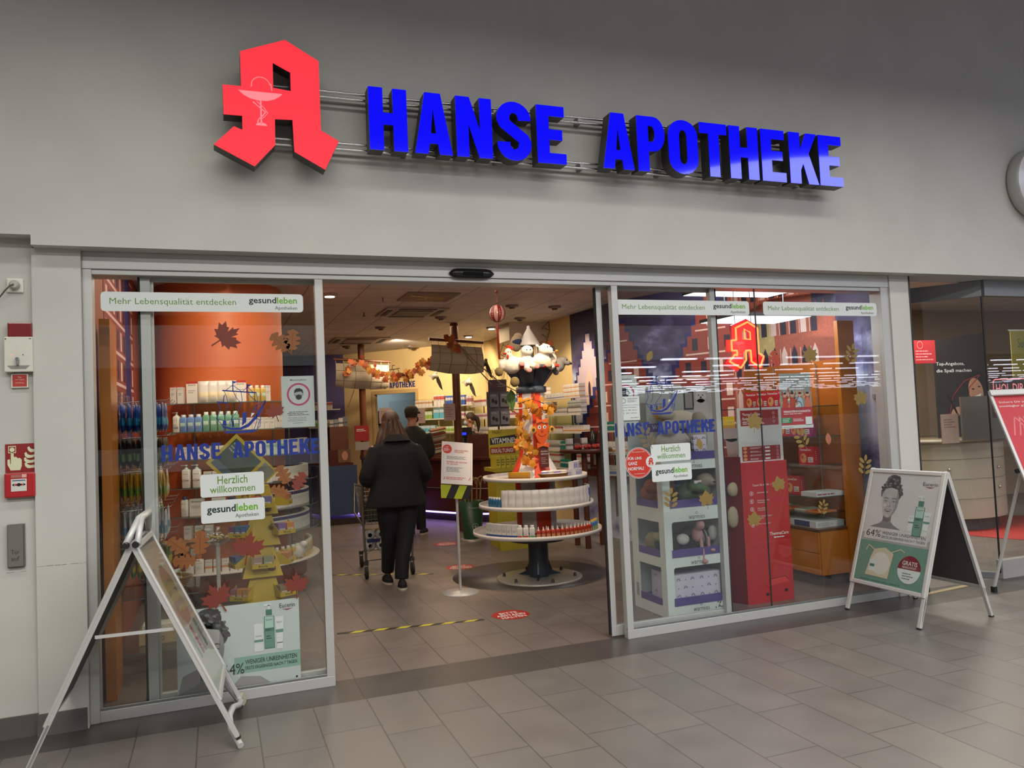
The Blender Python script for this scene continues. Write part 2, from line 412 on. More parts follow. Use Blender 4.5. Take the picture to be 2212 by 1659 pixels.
# ================================================================ SETTING
FY = 5.07            # glass line of the shop front
FLOORM = tile_mat('floor_tiles_mat', '#77706a', '#6f6a66', '#57534e', 0.61, 0.3055, off=0.25, shift=(0.47, 0.13), rough=0.36)
b = MB(); b.add([(-14, -26, 0), (24, -26, 0), (24, 4.72, 0), (-14, 4.72, 0)], [(0, 1, 2, 3)], FLOORM)
struct('floor', b, 'grey brown stone tile floor')
b = MB(); b.add([(-0.7, 5.13, 0), (16, 5.13, 0), (16, 19, 0), (-0.7, 19, 0)], [(0, 1, 2, 3)], tile_mat('floor_inside_mat', '#7a6d66', '#736862', '#544d49', 0.61, 0.3055, off=0.25, shift=(0.03, 0.13), rough=0.36))
struct('floor', b, 'brown grey tiles inside the shop')
b = MB(); b.add([(-14, 4.72, 0), (16, 4.72, 0), (16, 5.13, 0), (-14, 5.13, 0)], [(0, 1, 2, 3)], tile_mat('threshold_mat', '#504a46', '#4c4744', '#3f3b38', 1.22, 0.41, rot=False, off=0, rough=0.34, shift=(.44, -4.72+.41*12)))
struct('trim_1', b, 'dark stone threshold strip across the shop front')
WALLM = wall_mat('plaster', '#c9c9c3')
b = MB()
# upper wall: front skin at y 4.90 and its soffit
b.box((-0.92, 4.90, 2.665), (12, 5.25, 6.2), WALLM); b.box((-9, 4.90, 2.72), (-0.92, 5.25, 6.2), WALLM)
struct('wall_upper', b)
b = MB(); b.box((-0.935, 4.99, 0), (-0.693, 5.3, 2.665), WALLM)
# worn skirting joint line on plaster
struct('wall_pillar', b)
b = MB(); b.box((-9, 5.02, 0), (-0.935, 5.3, 2.72), WALLM); struct('wall_left', b)
b = MB(); b.box((5.318, 5.02, 0), (5.525, 5.2, 2.665), WALLM); struct('wall_right', b)
SK = mat('#5f5c59', .45)
b = MB(); b.box((-0.94, 4.975, 0), (-0.70, 4.99, 0.115), SK); b.box((-9, 5.005, 0), (-0.94, 5.02, 0.115), SK); struct('baseboard_left', b)
# faint scuffed joint low on the plaster
b = MB(); A = Art(plane((0, 4.99, 0), (1, 0, 0), (0, 0, 1)), b); r = random.Random(2)
x = -.93
while x < -.70:
    wd = r.uniform(.01, .04); z = .905+r.uniform(-.002, .002); A.rect(x, z, min(x+wd, -.695), z+r.uniform(.001, .004), mat('#8f8d87', .8)); x += wd+r.uniform(.002, .02)
A2 = Art(plane((0, 5.02, 0), (1, 0, 0), (0, 0, 1)), b); x = -1.3
while x < -.95:
    wd = r.uniform(.01, .04); z = .885+r.uniform(-.002, .002); A2.rect(x, z, min(x+wd, -.94), z+r.uniform(.001, .003), mat('#8f8d87', .8)); x += wd+r.uniform(.01, .04)
struct('trim_9', b, 'scuffed joint line on the plaster')
# mall hall behind the camera (only its light and its mirror image reach the picture)
DK = mat('#3a3a3a', .8)
b = MB(); b.box((-14, -26, 6.2), (24, 5.2, 6.3), mat('#4c4a48', .9)); struct('ceiling_hall', b)
# hypermarket rows of ceiling tubes far across the hall, mirrored by the panes
TUBE = mat('#eef2ff', .5, emit=9.0, vary=0)
try: TUBE.cycles.emission_sampling = 'NONE'
except Exception: pass
b = MB(); r = random.Random(5)
for k in range(12):
    y = -22-k*5.2; x = 9
    while x < 16+(-y+10)*1.15:
        L = r.uniform(1.2, 2.6)
        if r.random() < .8 and x > (10.1-y)*.52: b.box((x, y, 4.05), (x+L, y+.16, 4.13), TUBE)
        x += L+r.uniform(.25, .9)
struct('trim_10', b, 'rows of white tube lights across the hall')
b = MB(); b.box((-20, -95, 4.3), (110, -26, 4.4), DK); b.box((-20, -96, 0), (110, -95, 4.4), DK); struct('ceiling_market', b)
# round light ceiling of the hall mirrored in the lower edge of the blue letters
b = MB(); b.lathe((11.6, -5.6, 6.05), [(3.9, 0), (3.9, .1)], mat('#cdd6ff', .5, emit=3.0, vary=0), 64); struct('ceiling_light', b)

# shop shell
CEILM = tile_mat('ceiling_tiles_mat', '#e0d8d2', '#dcd4ce', '#a39a94', 0.6, 0.6, off=0, rough=0.8, shift=(0.27, 0.1), mortar=0.008, rot=False)
b = MB(); b.add([(-0.7, 5.25, 3.05), (16, 5.25, 3.05), (16, 19, 3.05), (-0.7, 19, 3.05)], [(3, 2, 1, 0)], CEILM); struct('ceiling_shop', b)
b = MB(); b.box((-0.7, 5.25, 2.66), (5.4, 5.27, 3.06), WALLM); struct('wall_bulkhead', b)
YEL = wall_mat('yellow_paint', '#e8cd92'); PURP = mat('#4a4273', .7)
def wallseg(name, p, q, m, z0=0, z1=3.05, t=0.06):
    p = Vector((p[0], p[1], 0)); q = Vector((q[0], q[1], 0)); d = (q-p).normalized(); n = Vector((-d.y, d.x, 0))
    b = MB(); b.obox(p+Vector((0, 0, z0)), q-p, n*t, (0, 0, z1-z0), m); return struct(name, b)
# back wall with the door cut out: from (2.45,16.1) to (4.68,13.75)
BW0, BW1 = Vector((2.45, 16.1, 0)), Vector((4.68, 13.75, 0)); BWd = (BW1-BW0).normalized(); BWL = (BW1-BW0).length
def onback(px, py):  # sight line against the back wall
    d = _ray(px, py); n = Vector((-BWd.y, BWd.x, 0)); t = n.dot(BW0-CP)/n.dot(d); P = CP+d*t; return (P-BW0).dot(BWd), P.z
dL = onback(811, 900)[0]; dR = onback(900, 900)[0]; dT = onback(855, 850)[1]
b = MB(); n_ = Vector((-BWd.y, BWd.x, 0))*.08
for s0, s1, z0, z1 in ((0, dL, 0, 3.05), (dR, BWL, 0, 3.05), (dL, dR, dT, 3.05)):
    b.obox(BW0+BWd*s0+Vector((0, 0, z0)), BWd*(s1-s0), n_, (0, 0, z1-z0), YEL)
struct('wall_back', b)
b = MB(); fr = mat('#c9ab74', .5)
for s0, s1, z0, z1 in ((dL-.06, dL, 0, dT), (dR, dR+.06, 0, dT), (dL-.06, dR+.06, dT, dT+.07)):
    b.obox(BW0+BWd*s0+Vector((0, 0, z0))-n_*.25, BWd*(s1-s0), n_*1.3, (0, 0, z1-z0), fr)
struct('door_2', b, 'open doorway frame to the back room')
b = MB(); b.box((1.5, 17.4, 0), (6.5, 17.5, 3.05), mat('#a9bcc0', .7)); struct('wall_backroom', b)
wallseg('wall_back', (1.2, 16.3), (2.45, 16.1), PURP)
wallseg('wall_back', (-0.7, 18.0), (1.2, 16.3), mat('#55504f', .8))
wallseg('wall_right', (4.68, 13.75), (4.74, 11.9), YEL); wallseg('wall_right', (4.74, 11.9), (4.78, 10.2), YEL)
b = MB(); b.box((-0.76, 5.3, 0), (-0.7, 19, 3.05), mat('#9a5a3c', .7)); struct('wall_left', b)
b = MB(); b.box((4.15, 11.0, 2.78), (4.76, 11.5, 3.05), mat('#cbbfae', .8)); struct('trim_2', b, 'boxed duct under the ceiling')
b = MB(); b.box((5.40, 5.2, 0), (5.46, 5.32, 2.9), PURP); struct('wall_right', b)

# ---- mural on the right hand wall (town houses against an evening sky)
def sky_mat():
    m = bpy.data.materials.new('mural_sky'); m.use_nodes = True; nt = m.node_tree; N = nt.nodes.new; L = nt.links.new; bs = nt.nodes['Principled BSDF']; bs.inputs['Roughness'].default_value = .6
    tc = N('ShaderNodeTexCoord'); n = N('ShaderNodeTexNoise'); n.inputs['Scale'].default_value = 1.5; n.inputs['Detail'].default_value = 6; n.inputs['Roughness'].default_value = .55
    mp = N('ShaderNodeMapping'); mp.inputs['Scale'].default_value = (1, 1, 1.6); mp.inputs['Location'].default_value = (.3, .1, .25)
    L(tc.outputs['Object'], mp.inputs[0]); L(mp.outputs[0], n.inputs[0])
    sp = N('ShaderNodeSeparateXYZ'); L(tc.outputs['Object'], sp.inputs[0])
    mr = N('ShaderNodeMapRange'); mr.inputs['From Min'].default_value = 3.0; mr.inputs['From Max'].default_value = 1.6; mr.inputs['To Min'].default_value = -0.28; mr.inputs['To Max'].default_value = .24
    L(sp.outputs[2], mr.inputs[0]); ad = N('ShaderNodeMath'); L(n.outputs['Fac'], ad.inputs[0]); L(mr.outputs[0], ad.inputs[1])
    r = N('ShaderNodeValToRGB'); e = r.color_ramp.elements; e[0].position = .40; e[0].color = hexc('#37304f'); e[1].position = .72; e[1].color = hexc('#cfd6ea')
    x = e.new(.52); x.color = hexc('#564f77'); x = e.new(.60); x.color = hexc('#8e93bd')
    L(ad.outputs[0], r.inputs[0]); L(r.outputs[0], bs.inputs['Base Color']); return m
SKY = sky_mat(); BRK = mat('#8c3a30', .7, vary=.2, scale=60); BRK2 = mat('#a3543f', .7, vary=.35, scale=45); CRM = mat('#d9b8ac', .7); NAVY = mat('#2a2a66', .7); PALE = mat('#c3b0bd', .7)
DARKW = mat('#2c2233', .7); GOLDB = mat('#b9a268', .7, vary=.3, scale=25)
def muralseg(name, p, q, z1=3.05):
    p = Vector((p[0], p[1], 0)); q = Vector((q[0], q[1], 0)); d = (q-p).normalized()
    o = wallseg(name, p.to_tuple(), q.to_tuple(), SKY, 0, z1)
    n = Vector((d.y, -d.x, 0))  # towards the room for segments running to the front
    return d, p, n
def gable(art, cx, z0, zt, half, steps, m, edge, win=True, rows=None):
    P = []; h = zt-z0
    top = z0+h*.28
    for k in range(steps): 
        z = top+(zt-top)*k/steps; xx = half*(1-k/steps)
        P += [(cx+xx, z), (cx+xx, z+(zt-top)/steps)]
    R = [(cx+half, z0)]+P; Lh = [(2*cx-a, b_) for a, b_ in R][::-1]
    art.poly([(cx+(a-cx)*1.1, z0 if b_ == z0 else b_+.045) for a, b_ in R]+[(cx+(a-cx)*1.1, z0 if b_ == z0 else b_+.045) for a, b_ in Lh], edge); art.up(3)
    art.poly(R+Lh, m); art.up(2)
def house(art, cx, z0, zt, half, steps=8, m=None, trim=None, win=None):
    m = m or BRK; trim = trim or CRM
    gable(art, cx, z0, zt, half, steps, m, NAVY)
    top = z0+(zt-z0)*.28; nb = int((zt-z0)/.27)
    for k in range(nb):
        z = z0+.1+k*.27; hw = half if z < top else half*max(0, 1-(z-top)/(zt-top))-.03
        if hw < .06: continue
        art.rect(cx-hw, z, cx+hw, z+.018, trim)
        nw = int(hw*2/.22)
        for j in range(nw):
            wx = cx+(j-(nw-1)/2)*.22
            if abs(wx-cx)+.05 < hw-.08: art.rect(wx-.04, z+.05, wx+.04, z+.19, DARKW if (j+k) % 3 else CRM)
d, p, n = muralseg('wall_mural', (4.78, 10.2), (4.83, 8.95))
b = MB(); A = Art(lambda u, v, w_: p+d*u+n*(-w_-.001)+Vector((0, 0, v)), b)
def mur(p0, d0): 
    nn = Vector((d0.y, -d0.x, 0))
    if nn.x > 0: nn = -nn
    return lambda u, v, w_: p0+d0*u+nn*(w_+.001)+Vector((0, 0, v))
b = MB(); A = Art(mur(p, d), b)
gable(A, .5, 1.5, 2.72, .46, 8, PALE, NAVY); A.poly([(.40, 1.7)]+[(.40+.02*k, 2.1+.02*k*1.4) for k in range(6)]+[(.60-.02*(k), 2.24-.0*k) for k in range(0)]+[(.5, 2.3), (.60, 2.1), (.60, 1.7)], CRM); A.up(); A.ell(.5, 1.95, .035, .12, DARKW)
house(A, 1.12, 1.2, 2.7, .28, 7)
solo('mural', b, 'pale stepped gable house printed on the wall behind the plush toy column', 'mural')
P2 = (5.40, 7.35); P3 = (5.66, 6.0); P4 = (5.50, 5.30)
d, p, n = muralseg('wall_mural', (4.83, 8.95), P2)
b = MB(); A = Art(mur(p, d), b); LL = (Vector((*P2, 0))-p).length
house(A, 0.10, .8, 2.75, .75, 12); A.up(4); house(A, LL-.25, .8, 2.95, .85, 13)
solo('mural', b, 'two red brick gabled town houses printed on the wall seen over the pale cardboard display', 'mural')
d, p, n = muralseg('wall_mural', P2, P3); LL = (Vector((*P3, 0))-p).length
b = MB(); A = Art(mur(p, d), b)
A.rect(0.0, .6, LL*.80, 3.04, BRK2); A.up(); A.rect(LL*.62, .6, LL*.99, 2.55, BRK2); A.up(2)
for k in range(5): A.poly([(LL*.62+k*.09, 2.55), (LL*.62+k*.09+.05, 2.55), (LL*.62+k*.09+.025, 2.66)], BRK2)
A.rect(.05, 2.15, .62, 2.62, GOLDB); A.up()
for z in (1.55, 1.95, 2.35, 2.75):
    for k in range(9):
        x = .08+k*.125
        if x > LL-.1 or (z > 2.5 and x > LL*.75): continue
        A.poly([(x, z), (x+.07, z), (x+.07, z+.2), (x+.035, z+.28), (x, z+.2)], DARKW if (k+int(z*10)) % 3 else CRM); A.up(.2)
        A.line([(x-.015, z), (x-.015, z+.25)], .008, CRM)
solo('mural', b, 'brick cathedral with pointed windows printed on the wall behind the red packs', 'mural')
muralseg('wall_mural', P3, P4)

# left interior side wall mural (red houses seen edge on)
b = MB(); A = Art(lambda u, v, w_: Vector((-0.7+w_+.002, 6.0+u, v)), b)
A.rect(0, 1.5, 3.2, 3.04, BRK); A.up(2)
for k in range(6): A.rect(0, 1.75+k*.24, 3.2, 1.775+k*.24, CRM)
A.up()
for k in range(5):
    for j in range(14): A.rect(.1+j*.22, 1.80+k*.24, .2+j*.22, 1.95+k*.24, DARKW if j % 2 else CRM)
A.up(); A.rect(1.35, 1.5, 1.75, 3.04, NAVY); A.rect(2.0, 1.5, 2.6, 3.04, BRK2)
solo('mural', b, 'red brick facade printed on the side wall above the hanging bags', 'mural')

# ================================================================ SHOP FRONT
def fx_(px, py): return at_y(px, py, FY).x
b = MB()
b.box((-0.693, 5.03, 2.565), (5.318, 5.24, 2.665), ALU)
b.box((-0.693, 5.045, 2.535), (5.318, 5.20, 2.565), ALU)
struct('trim_3', b, 'brushed aluminium header over the sliding doors', .003)
b = MB(); b.box((-0.693, 5.035, 0), (-0.645, 5.16, 2.565), ALU); b.box((5.232, 5.035, 0), (5.318, 5.16, 2.565), ALU); struct('trim_4', b, 'aluminium jambs', .003)
GT = .010
def pane(name, x0, x1, z0, z1, y, label=None):
    b = MB(); b.box((x0, y-GT/2, z0), (x1, y+GT/2, z1), GLASS); return struct(name, b, label)
# left field: fixed pane, stiles, bottom rail
b = MB(); b.box((-.645, 5.045, 0), (.655, 5.10, .062), ALU); b.box((.605, 5.045, .062), (.655, 5.10, 2.535), ALU)
b.box((-.40, 5.10, .0), (-.345, 5.15, 2.535), ALU); b.box((-.412, 5.10, 0), (-.402, 5.15, 2.535), RUBBER)
b.box((-.645, 5.05, .062), (.655, 5.06, .078), ALUD)
struct('window_1', b, 'aluminium frame of the left shop window', .002)
pane('window_1', -.645, .605, .062, 2.535, 5.072)
# sliding leaf pushed behind it
def leaf(x0, x1, label, flip=1):
    t = thing('sliding_door', label, 'door', ((x0+x1)/2, 5.15, 0))
    b = MB(); b.box((x0, 5.13, .012), (x1, 5.165, .085), ALU); b.box((x0, 5.13, 2.515), (x1, 5.165, 2.555), ALU)
    xi = x1 if flip > 0 else x0
    b.box((xi-.042 if flip > 0 else xi, 5.13, .085), (xi if flip > 0 else xi+.042, 5.165, 2.515), ALU)
    xo = x0 if flip > 0 else x1-.03
    b.box((xo, 5.13, .085), (xo+.03, 5.165, 2.515), ALU)
    part('frame', b, t, bevel=.002)
    b = MB(); b.box((xi if flip > 0 else xi-.01, 5.135, .02), (xi+.01 if flip > 0 else xi, 5.16, 2.53), RUBBER); part('rubber_seal', b, t)
    b = MB(); b.box((x0+.03, 5.144, .085), (x1-.04, 5.151, 2.515), GLASS); part('glass_pane', b, t)
XL = at_y(725, 1470, 5.15).x-.012; XR = at_y(1320, 1378, 5.15).x
leaf(-.36, XL, 'open glass sliding door leaf left of the entrance')
XC = fx_(1565, 1000)
leaf(XR, XC+.02, 'open glass sliding door leaf right of the entrance', -1)
# right field
x0 = fx_(1316, 616)
b = MB(); b.box((x0, 5.045, 0), (5.232, 5.10, .062), ALU); b.box((x0, 5.045, .062), (x0+.05, 5.10, 2.535), ALU); b.box((XC-.03, 5.10, 0), (XC+.015, 5.15, 2.535), ALU); b.box((XC+.017, 5.10, 0), (XC+.027, 5.15, 2.535), RUBBER)
b.box((x0, 5.05, .062), (5.232, 5.06, .078), ALUD)
struct('window_2', b, 'aluminium frame of the right shop window', .002)
xs = fx_(1650, 1000)
pane('window_2', x0+.05, xs-.002, .062, 2.535, 5.072); pane('window_2', xs+.002, 5.232, .062, 2.535, 5.072)
b = MB(); b.box((xs-.003, 5.066, .062), (xs+.003, 5.078, 2.535), mat('#2b3330', .4)); struct('trim_5', b, 'dark silicone joint between the panes')
# motion sensor
p0 = at_y(1019, 591, 5.02)
t = thing('motion_sensor', 'black motion sensor bar above the entrance', 'sensor', (p0.x, 5.02, p0.z))
b = MB()
b.loft([((p0.x-.155+.31*k/10, 5.0, p0.z), .034*(.55 if k in (0, 10) else 1), .032*(.55 if k in (0, 10) else 1)) for k in range(0)], BLACK) if 0 else None
sec = []
for k in range(13):
    u = -1+2*k/12; r = (1-abs(u)**6)**.5*.034 if abs(u) < 1 else .004; sec.append((p0+Vector((u*.157, 0, 0)), max(r, .006)))
b.tube([s[0] for s in sec], .03, mat('#17181a', .25), 14, radii=[s[1] for s in sec])
part('housing', b, t)
b = MB(); b.box((p0.x-.07, 4.981, p0.z-.018), (p0.x+.07, 4.99, p0.z+.004), mat('#0a0a0c', .08)); part('lens', b, t)

# ---- illuminated sign
t = thing('illuminated_sign', 'illuminated red gothic A with blue block letters above the shop front', 'sign', (2.3, 4.84, 3.3))
RED = mat('#ff2036', .45, emit=1.0, vary=0); BLUE = mat('#0404ff', .05, emit=.95, vary=0, coat=1); BLUE.node_tree.nodes['Principled BSDF'].inputs['Specular IOR Level'].default_value = 1.0 
RED.node_tree.nodes['Principled BSDF'].inputs['Base Color'].default_value = hexc('#2a0408'); BLUE.node_tree.nodes['Principled BSDF'].inputs['Base Color'].default_value = hexc('#0a0a60')
SIDE = mat('#4c4c48', .45, .5, vary=0)
AP = [(0.439,3.891),(0.631,3.786),(0.631,3.366),(0.735,3.309),(0.649,3.129),(0.474,3.224),(0.468,3.414),(0.369,3.409),(0.367,3.255),(0.249,3.12),(0.03,3.231),(0.141,3.346),(0.187,3.329),(0.188,3.412),(0.087,3.411),(0.086,3.584),(0.186,3.586),(0.186,3.791)]
AH = [(0.366,3.744),(0.464,3.697),(0.464,3.586),(0.365,3.595)]
XZ = lambda y0: (lambda u, v, w_: Vector((u, y0+w_, v)))
def sletter(name, P, H, face, label=None):
    b = MB(); b.prism(P, XZ(4.704), 0, .10, SIDE, SIDE, H)
    o = part(name, b, t, label)
    b = MB(); b.prism(P, XZ(4.70), 0, .0035, face, face, H); part('face', b, o)
    return o
o = sletter('letter', AP, [AH], RED, 'red gothic pharmacy A')
b = MB(); A = Art(plane((0, 4.70, 0), (1, 0, 0), (0, 0, 1)), b); PK = mat('#f07a84', .4, emit=.75, vary=0)
cx = .295
A.poly([(.169, 3.562), (.416, 3.562)]+_arc(cx-.003, 3.562, .10, .052, 0, -180, 10)[1:-1][:0]+[(.40, 3.545), (.37, 3.525), (.33, 3.512), (.28, 3.51), (.235, 3.518), (.20, 3.535)], PK)
A.rect(cx-.007, 3.37, cx+.002, 3.51, PK); A.poly([(.25, 3.363)]+_arc(.293, 3.363, .032, .018, 180, 0, 8)+[(.335, 3.363)], PK)
A.line([(.24, 3.59)]+_arc(.295, 3.60, .052, .05, 190, 10, 12)+[(.352, 3.615), (.356, 3.575)], .005, PK)
A.line([(.25, 3.50), (.285, 3.47), (.318, 3.445), (.30, 3.42), (.278, 3.40), (.272, 3.38)], .006, PK); A.line([(.27, 3.505), (.31, 3.47), (.33, 3.44), (.31, 3.415), (.29, 3.40)], .004, PK)
part('bowl_emblem', b, o)
for ch, xa, xb in WORD:
    P, H = GLYPH[ch]; g = lambda q: (xa+q[0]*(xb-xa), 3.277+q[1]*.390)
    o = sletter('letter', [g(q) for q in P], [[g(q) for q in h] for h in H], BLUE)
for z in (3.645, 3.325):
    for dz in (-.018, .018):
        b = MB(); b.tube([(.35, 4.835, z+dz), (4.5, 4.835, z+dz)], .009, CHROME, 8); part('rail', b, t)
for k in range(7):
    for z in (3.645, 3.325):
        b = MB(); x = .55+k*.62; b.box((x-.012, 4.83, z-.025), (x+.012, 4.90, z+.025), ALUD); part('bracket', b, t)
b = MB(); b.tube([(.37, 4.83, 3.645), (.37, 4.70+.103, 3.5)], .006, ALUD); part('cable', b, t)

# round white wall lamp / clock at the right edge
t = thing('wall_clock', 'round white disc on the wall at the right picture edge', 'clock', (6.93, 4.87, 3.50))
b = MB(); b.lathe((0, 0, 0), [(.30, 0), (.32, .02), (.32, .09), (.305, .11)], ALU, 40); b.v = [(v[0]+6.93, 4.90-v[2], v[1]+3.50) for v in b.v]; part('rim', b, t)
b = MB(); b.lathe((0, 0, 0), [(.30, .112), (.22, .125), (0, .13)], mat('#e4e4e4', .15), 40); b.v = [(v[0]+6.93, 4.90-v[2], v[1]+3.50) for v in b.v]; part('face', b, t)
# ================================================================ ON THE LEFT WALL
PL = lambda y: plane((0, y, 0), (1, 0, 0), (0, 0, 1))   # vertical plane facing the hall, normal -y
WY = 5.02
IV = mat('#dedccf', .35); RDP = mat('#a81a22', .35, vary=.02); LUM = mat('#d9dfb8', .6, vary=.02); DRED = mat('#8f1b1e', .5, vary=.02)
t = thing('power_socket', 'cream wall socket with a grey plug high on the left wall', 'socket', (-1.018, WY, 2.457))
b = MB(); b.box((-1.060, WY-.014, 2.417), (-.978, WY, 2.497), IV); part('cover_plate', b, t, bevel=.006)
b = MB(); b.lathe((0, 0, 0), [(.026, 0), (.026, .02), (.018, .034)], mat('#b9b8ad', .5), 16); b.v = [(v[0]-1.018, WY-.014-v[2], v[1]+2.457) for v in b.v]; part('plug', b, t)
b = MB(); b.tube([(-1.018, WY-.05, 2.457), (-1.03, WY-.06, 2.45), (-1.06, WY-.05, 2.42), (-1.10, WY-.03, 2.37), (-1.16, WY-.02, 2.35)], .004, mat('#55564f', .6)); part('cable', b, t)
t = thing('alarm_unit', 'white key switch box with red alarm light on top', 'alarm', (-1.0, WY, 2.07))
b = MB(); b.box((-1.068, WY-.05, 1.975), (-.932, WY, 2.168), IV); A = Art(PL(WY-.05), b); A.poly([(-1.055, 2.01), (-.945, 2.01), (-.965, 1.99), (-1.035, 1.99)], mat('#8f8f88', .5)); A.ell(-1.03, 2.068, .003, .003, mat('#ff8080', .4, emit=1)); A.ell(-.978, 2.068, .003, .003, BLACK); A.rect(-.95, 2.155, -.937, 2.159, mat('#555577')); A.rect(-1.063, 2.153, -1.056, 2.159, BLACK)
part('housing', b, t, bevel=.004)
b = MB(); b.box((-1.052, WY-.045, 2.168), (-.936, WY, 2.247), mat('#7d0f12', .25, coat=.5)); part('alarm_light', b, t, bevel=.006)
b = MB(); b.tube([(-1.003, WY-.05, 2.045), (-1.003, WY-.072, 2.045)], .009, CHROME, 12); b.box((-1.009, WY-.07, 2.012), (-.997, WY-.052, 2.04), ALUD); part('key_cylinder', b, t)
t = thing('sign_plate', 'small red notice plate under the white key switch box', 'sign', (-1.0, WY, 1.93))
b = MB(); b.box((-1.042, WY-.018, 1.890), (-.962, WY, 1.966), IV); A = Art(PL(WY-.018), b); A.rect(-1.036, 1.896, -.968, 1.961, mat('#b5382e', .5)); A.up(); A.text('Tür', -1.002, 1.943, .009, IV, align='C'); A.text('verriegelt', -1.002, 1.93, .008, IV, w=.045, align='C'); A.text('Notöffnung', -1.002, 1.912, .008, IV, w=.04, align='C')
part('plate', b, t)
b = MB(); b.box((-1.079, WY-.004, 1.427), (-.932, WY, 1.582), DRED)
A = Art(PL(WY-.004), b); x0, z0 = -1.079, 1.427
f = lambda u, v: (x0+u*.147, z0+v*.155)
A.poly([f(*q) for q in [(.08,.35),(.16,.48),(.16,.62),(.18,.62),(.18,.70),(.26,.70),(.26,.50),(.34,.56),(.38,.50),(.44,.52),(.50,.46),(.53,.38),(.53,.20),(.47,.07),(.17,.07)][:0]+[(.07,.45),(.15,.47),(.16,.30),(.18,.30),(.18,.70),(.27,.70),(.28,.54),(.35,.55),(.40,.49),(.47,.50),(.53,.44),(.53,.22),(.48,.07),(.17,.07),(.07,.28)]], LUM)
A.rect(*f(.10, .68), *f(.35, .93), LUM); A.up(); A.rect(*f(.12, .71), *f(.33, .90), DRED); A.up(); A.ell(*f(.225, .80), .012, .012, LUM); A.up()
for k, (u, v) in enumerate([(.62, .10), (.60, .28), (.62, .46), (.72, .66)]):
    A.poly([f(u+.02, v+.10), f(u+.10, v+.02), f(u+.33-.04*k, v-.02+.05), f(.95, v+.06), f(.95, v+.14), f(u+.2, v+.12), f(u+.1, v+.16), f(u+.06, v+.24), f(u, v+.20)], LUM)
solo('sign_plate', b, 'red fire alarm pictogram with hand and flames on the left wall', 'sign')
t = thing('fire_alarm', 'red manual fire call point below the fire pictogram', 'alarm', (-1.0, WY, 1.36))
b = MB(); b.box((-1.079, WY-.04, 1.290), (-.932, WY, 1.424), mat('#b3262a', .35)); part('housing', b, t, bevel=.008)
b = MB(); A = Art(PL(WY-.041), b); A.rect(-1.046, 1.325, -.972, 1.392, mat('#dad9d2')); A.rect(-.995, 1.398, -.972, 1.416, mat('#e8b0a8')); A.rect(-1.046, 1.398, -.998, 1.414, mat('#b06a62')); A.up()
A.ell(-1.009, 1.360, .009, .009, BLACK); A.poly([(-1.043, 1.360), (-1.030, 1.368), (-1.030, 1.352)], BLACK); A.poly([(-.975, 1.360), (-.988, 1.368), (-.988, 1.352)], BLACK); A.rect(-1.028, 1.355, -1.014, 1.365, RDP); A.rect(-1.004, 1.355, -.99, 1.365, RDP); A.rect(-1.04, 1.38, -.978, 1.386, mat('#4d5a80')); part('call_window', b, t)
t = thing('door_switch', 'grey metal door button plate lettered in black', 'switch', (-1.03, WY, 1.03))
b = MB(); b.box((-1.072, WY-.022, .914), (-.990, WY, 1.146), mat('#77736c', .4, .5)); part('back_box', b, t, bevel=.002)
b = MB(); b.box((-1.067, WY-.030, .919), (-.996, WY-.022, 1.141), mat('#8b8780', .4, .5)); A = Art(PL(WY-.030), b); A.text('Tür', -1.033, .985, .024, mat('#3a3936'), w=.04, align='C'); A.text('auf', -1.033, .950, .024, mat('#3a3936'), w=.038, align='C'); part('push_plate', b, t)

# ================================================================ STICKERS ON THE PANES (outer face of the glass)
GY = FY+.002-GT/2    # outer glass face
gl = PL(GY-.0002)
STK = mat('#d8dedd', .5, vary=.01); GREEN = mat('#5f8f35', .5, vary=0); DGREEN = mat('#16302c', .5, vary=0); GLIGHT = mat('#6fae2d', .5, vary=0)
def gx(px, py): q = at_y(px, py, GY); return q.x, q.z
def sticker(name, pts, label, cat, fn, y=None, group=None):
    pass
def banner(x0, x1, z0, z1, label):
    b = MB(); A = Art(gl, b); A.rrect(x0, z0, x1, z1, .022, STK); A.up(); W = x1-x0; H = z1-z0
    A.text('Mehr Lebensqualität entdecken', x0+W*.04, z0+H*.27, H*.42, GREEN, w=W*.61)
    A.text('gesund', x0+W*.715, z0+H*.38, H*.44, DGREEN, w=W*.143, bold=0.0203); A.text('leben', x0+W*.862, z0+H*.47, H*.36, GLIGHT, w=W*.105, bold=0.0203)
    A.text('Apotheken', x0+W*.968, z0+H*.09, H*.24, mat('#4a5452'), w=W*.118, align='R', bold=0.0045)
    solo('window_sticker', b, label, 'sticker', ((x0+x1)/2, GY, (z0+z1)/2))
banner(-.604, .534, 2.326, 2.440, 'long white banner sticker across the top of the left window')
banner(2.752, 3.920, 2.326, 2.437, 'long white banner sticker on the pane right of the entrance')
banner(4.052, 5.210, 2.328, 2.437, 'long white banner sticker at the top of the rightmost pane')
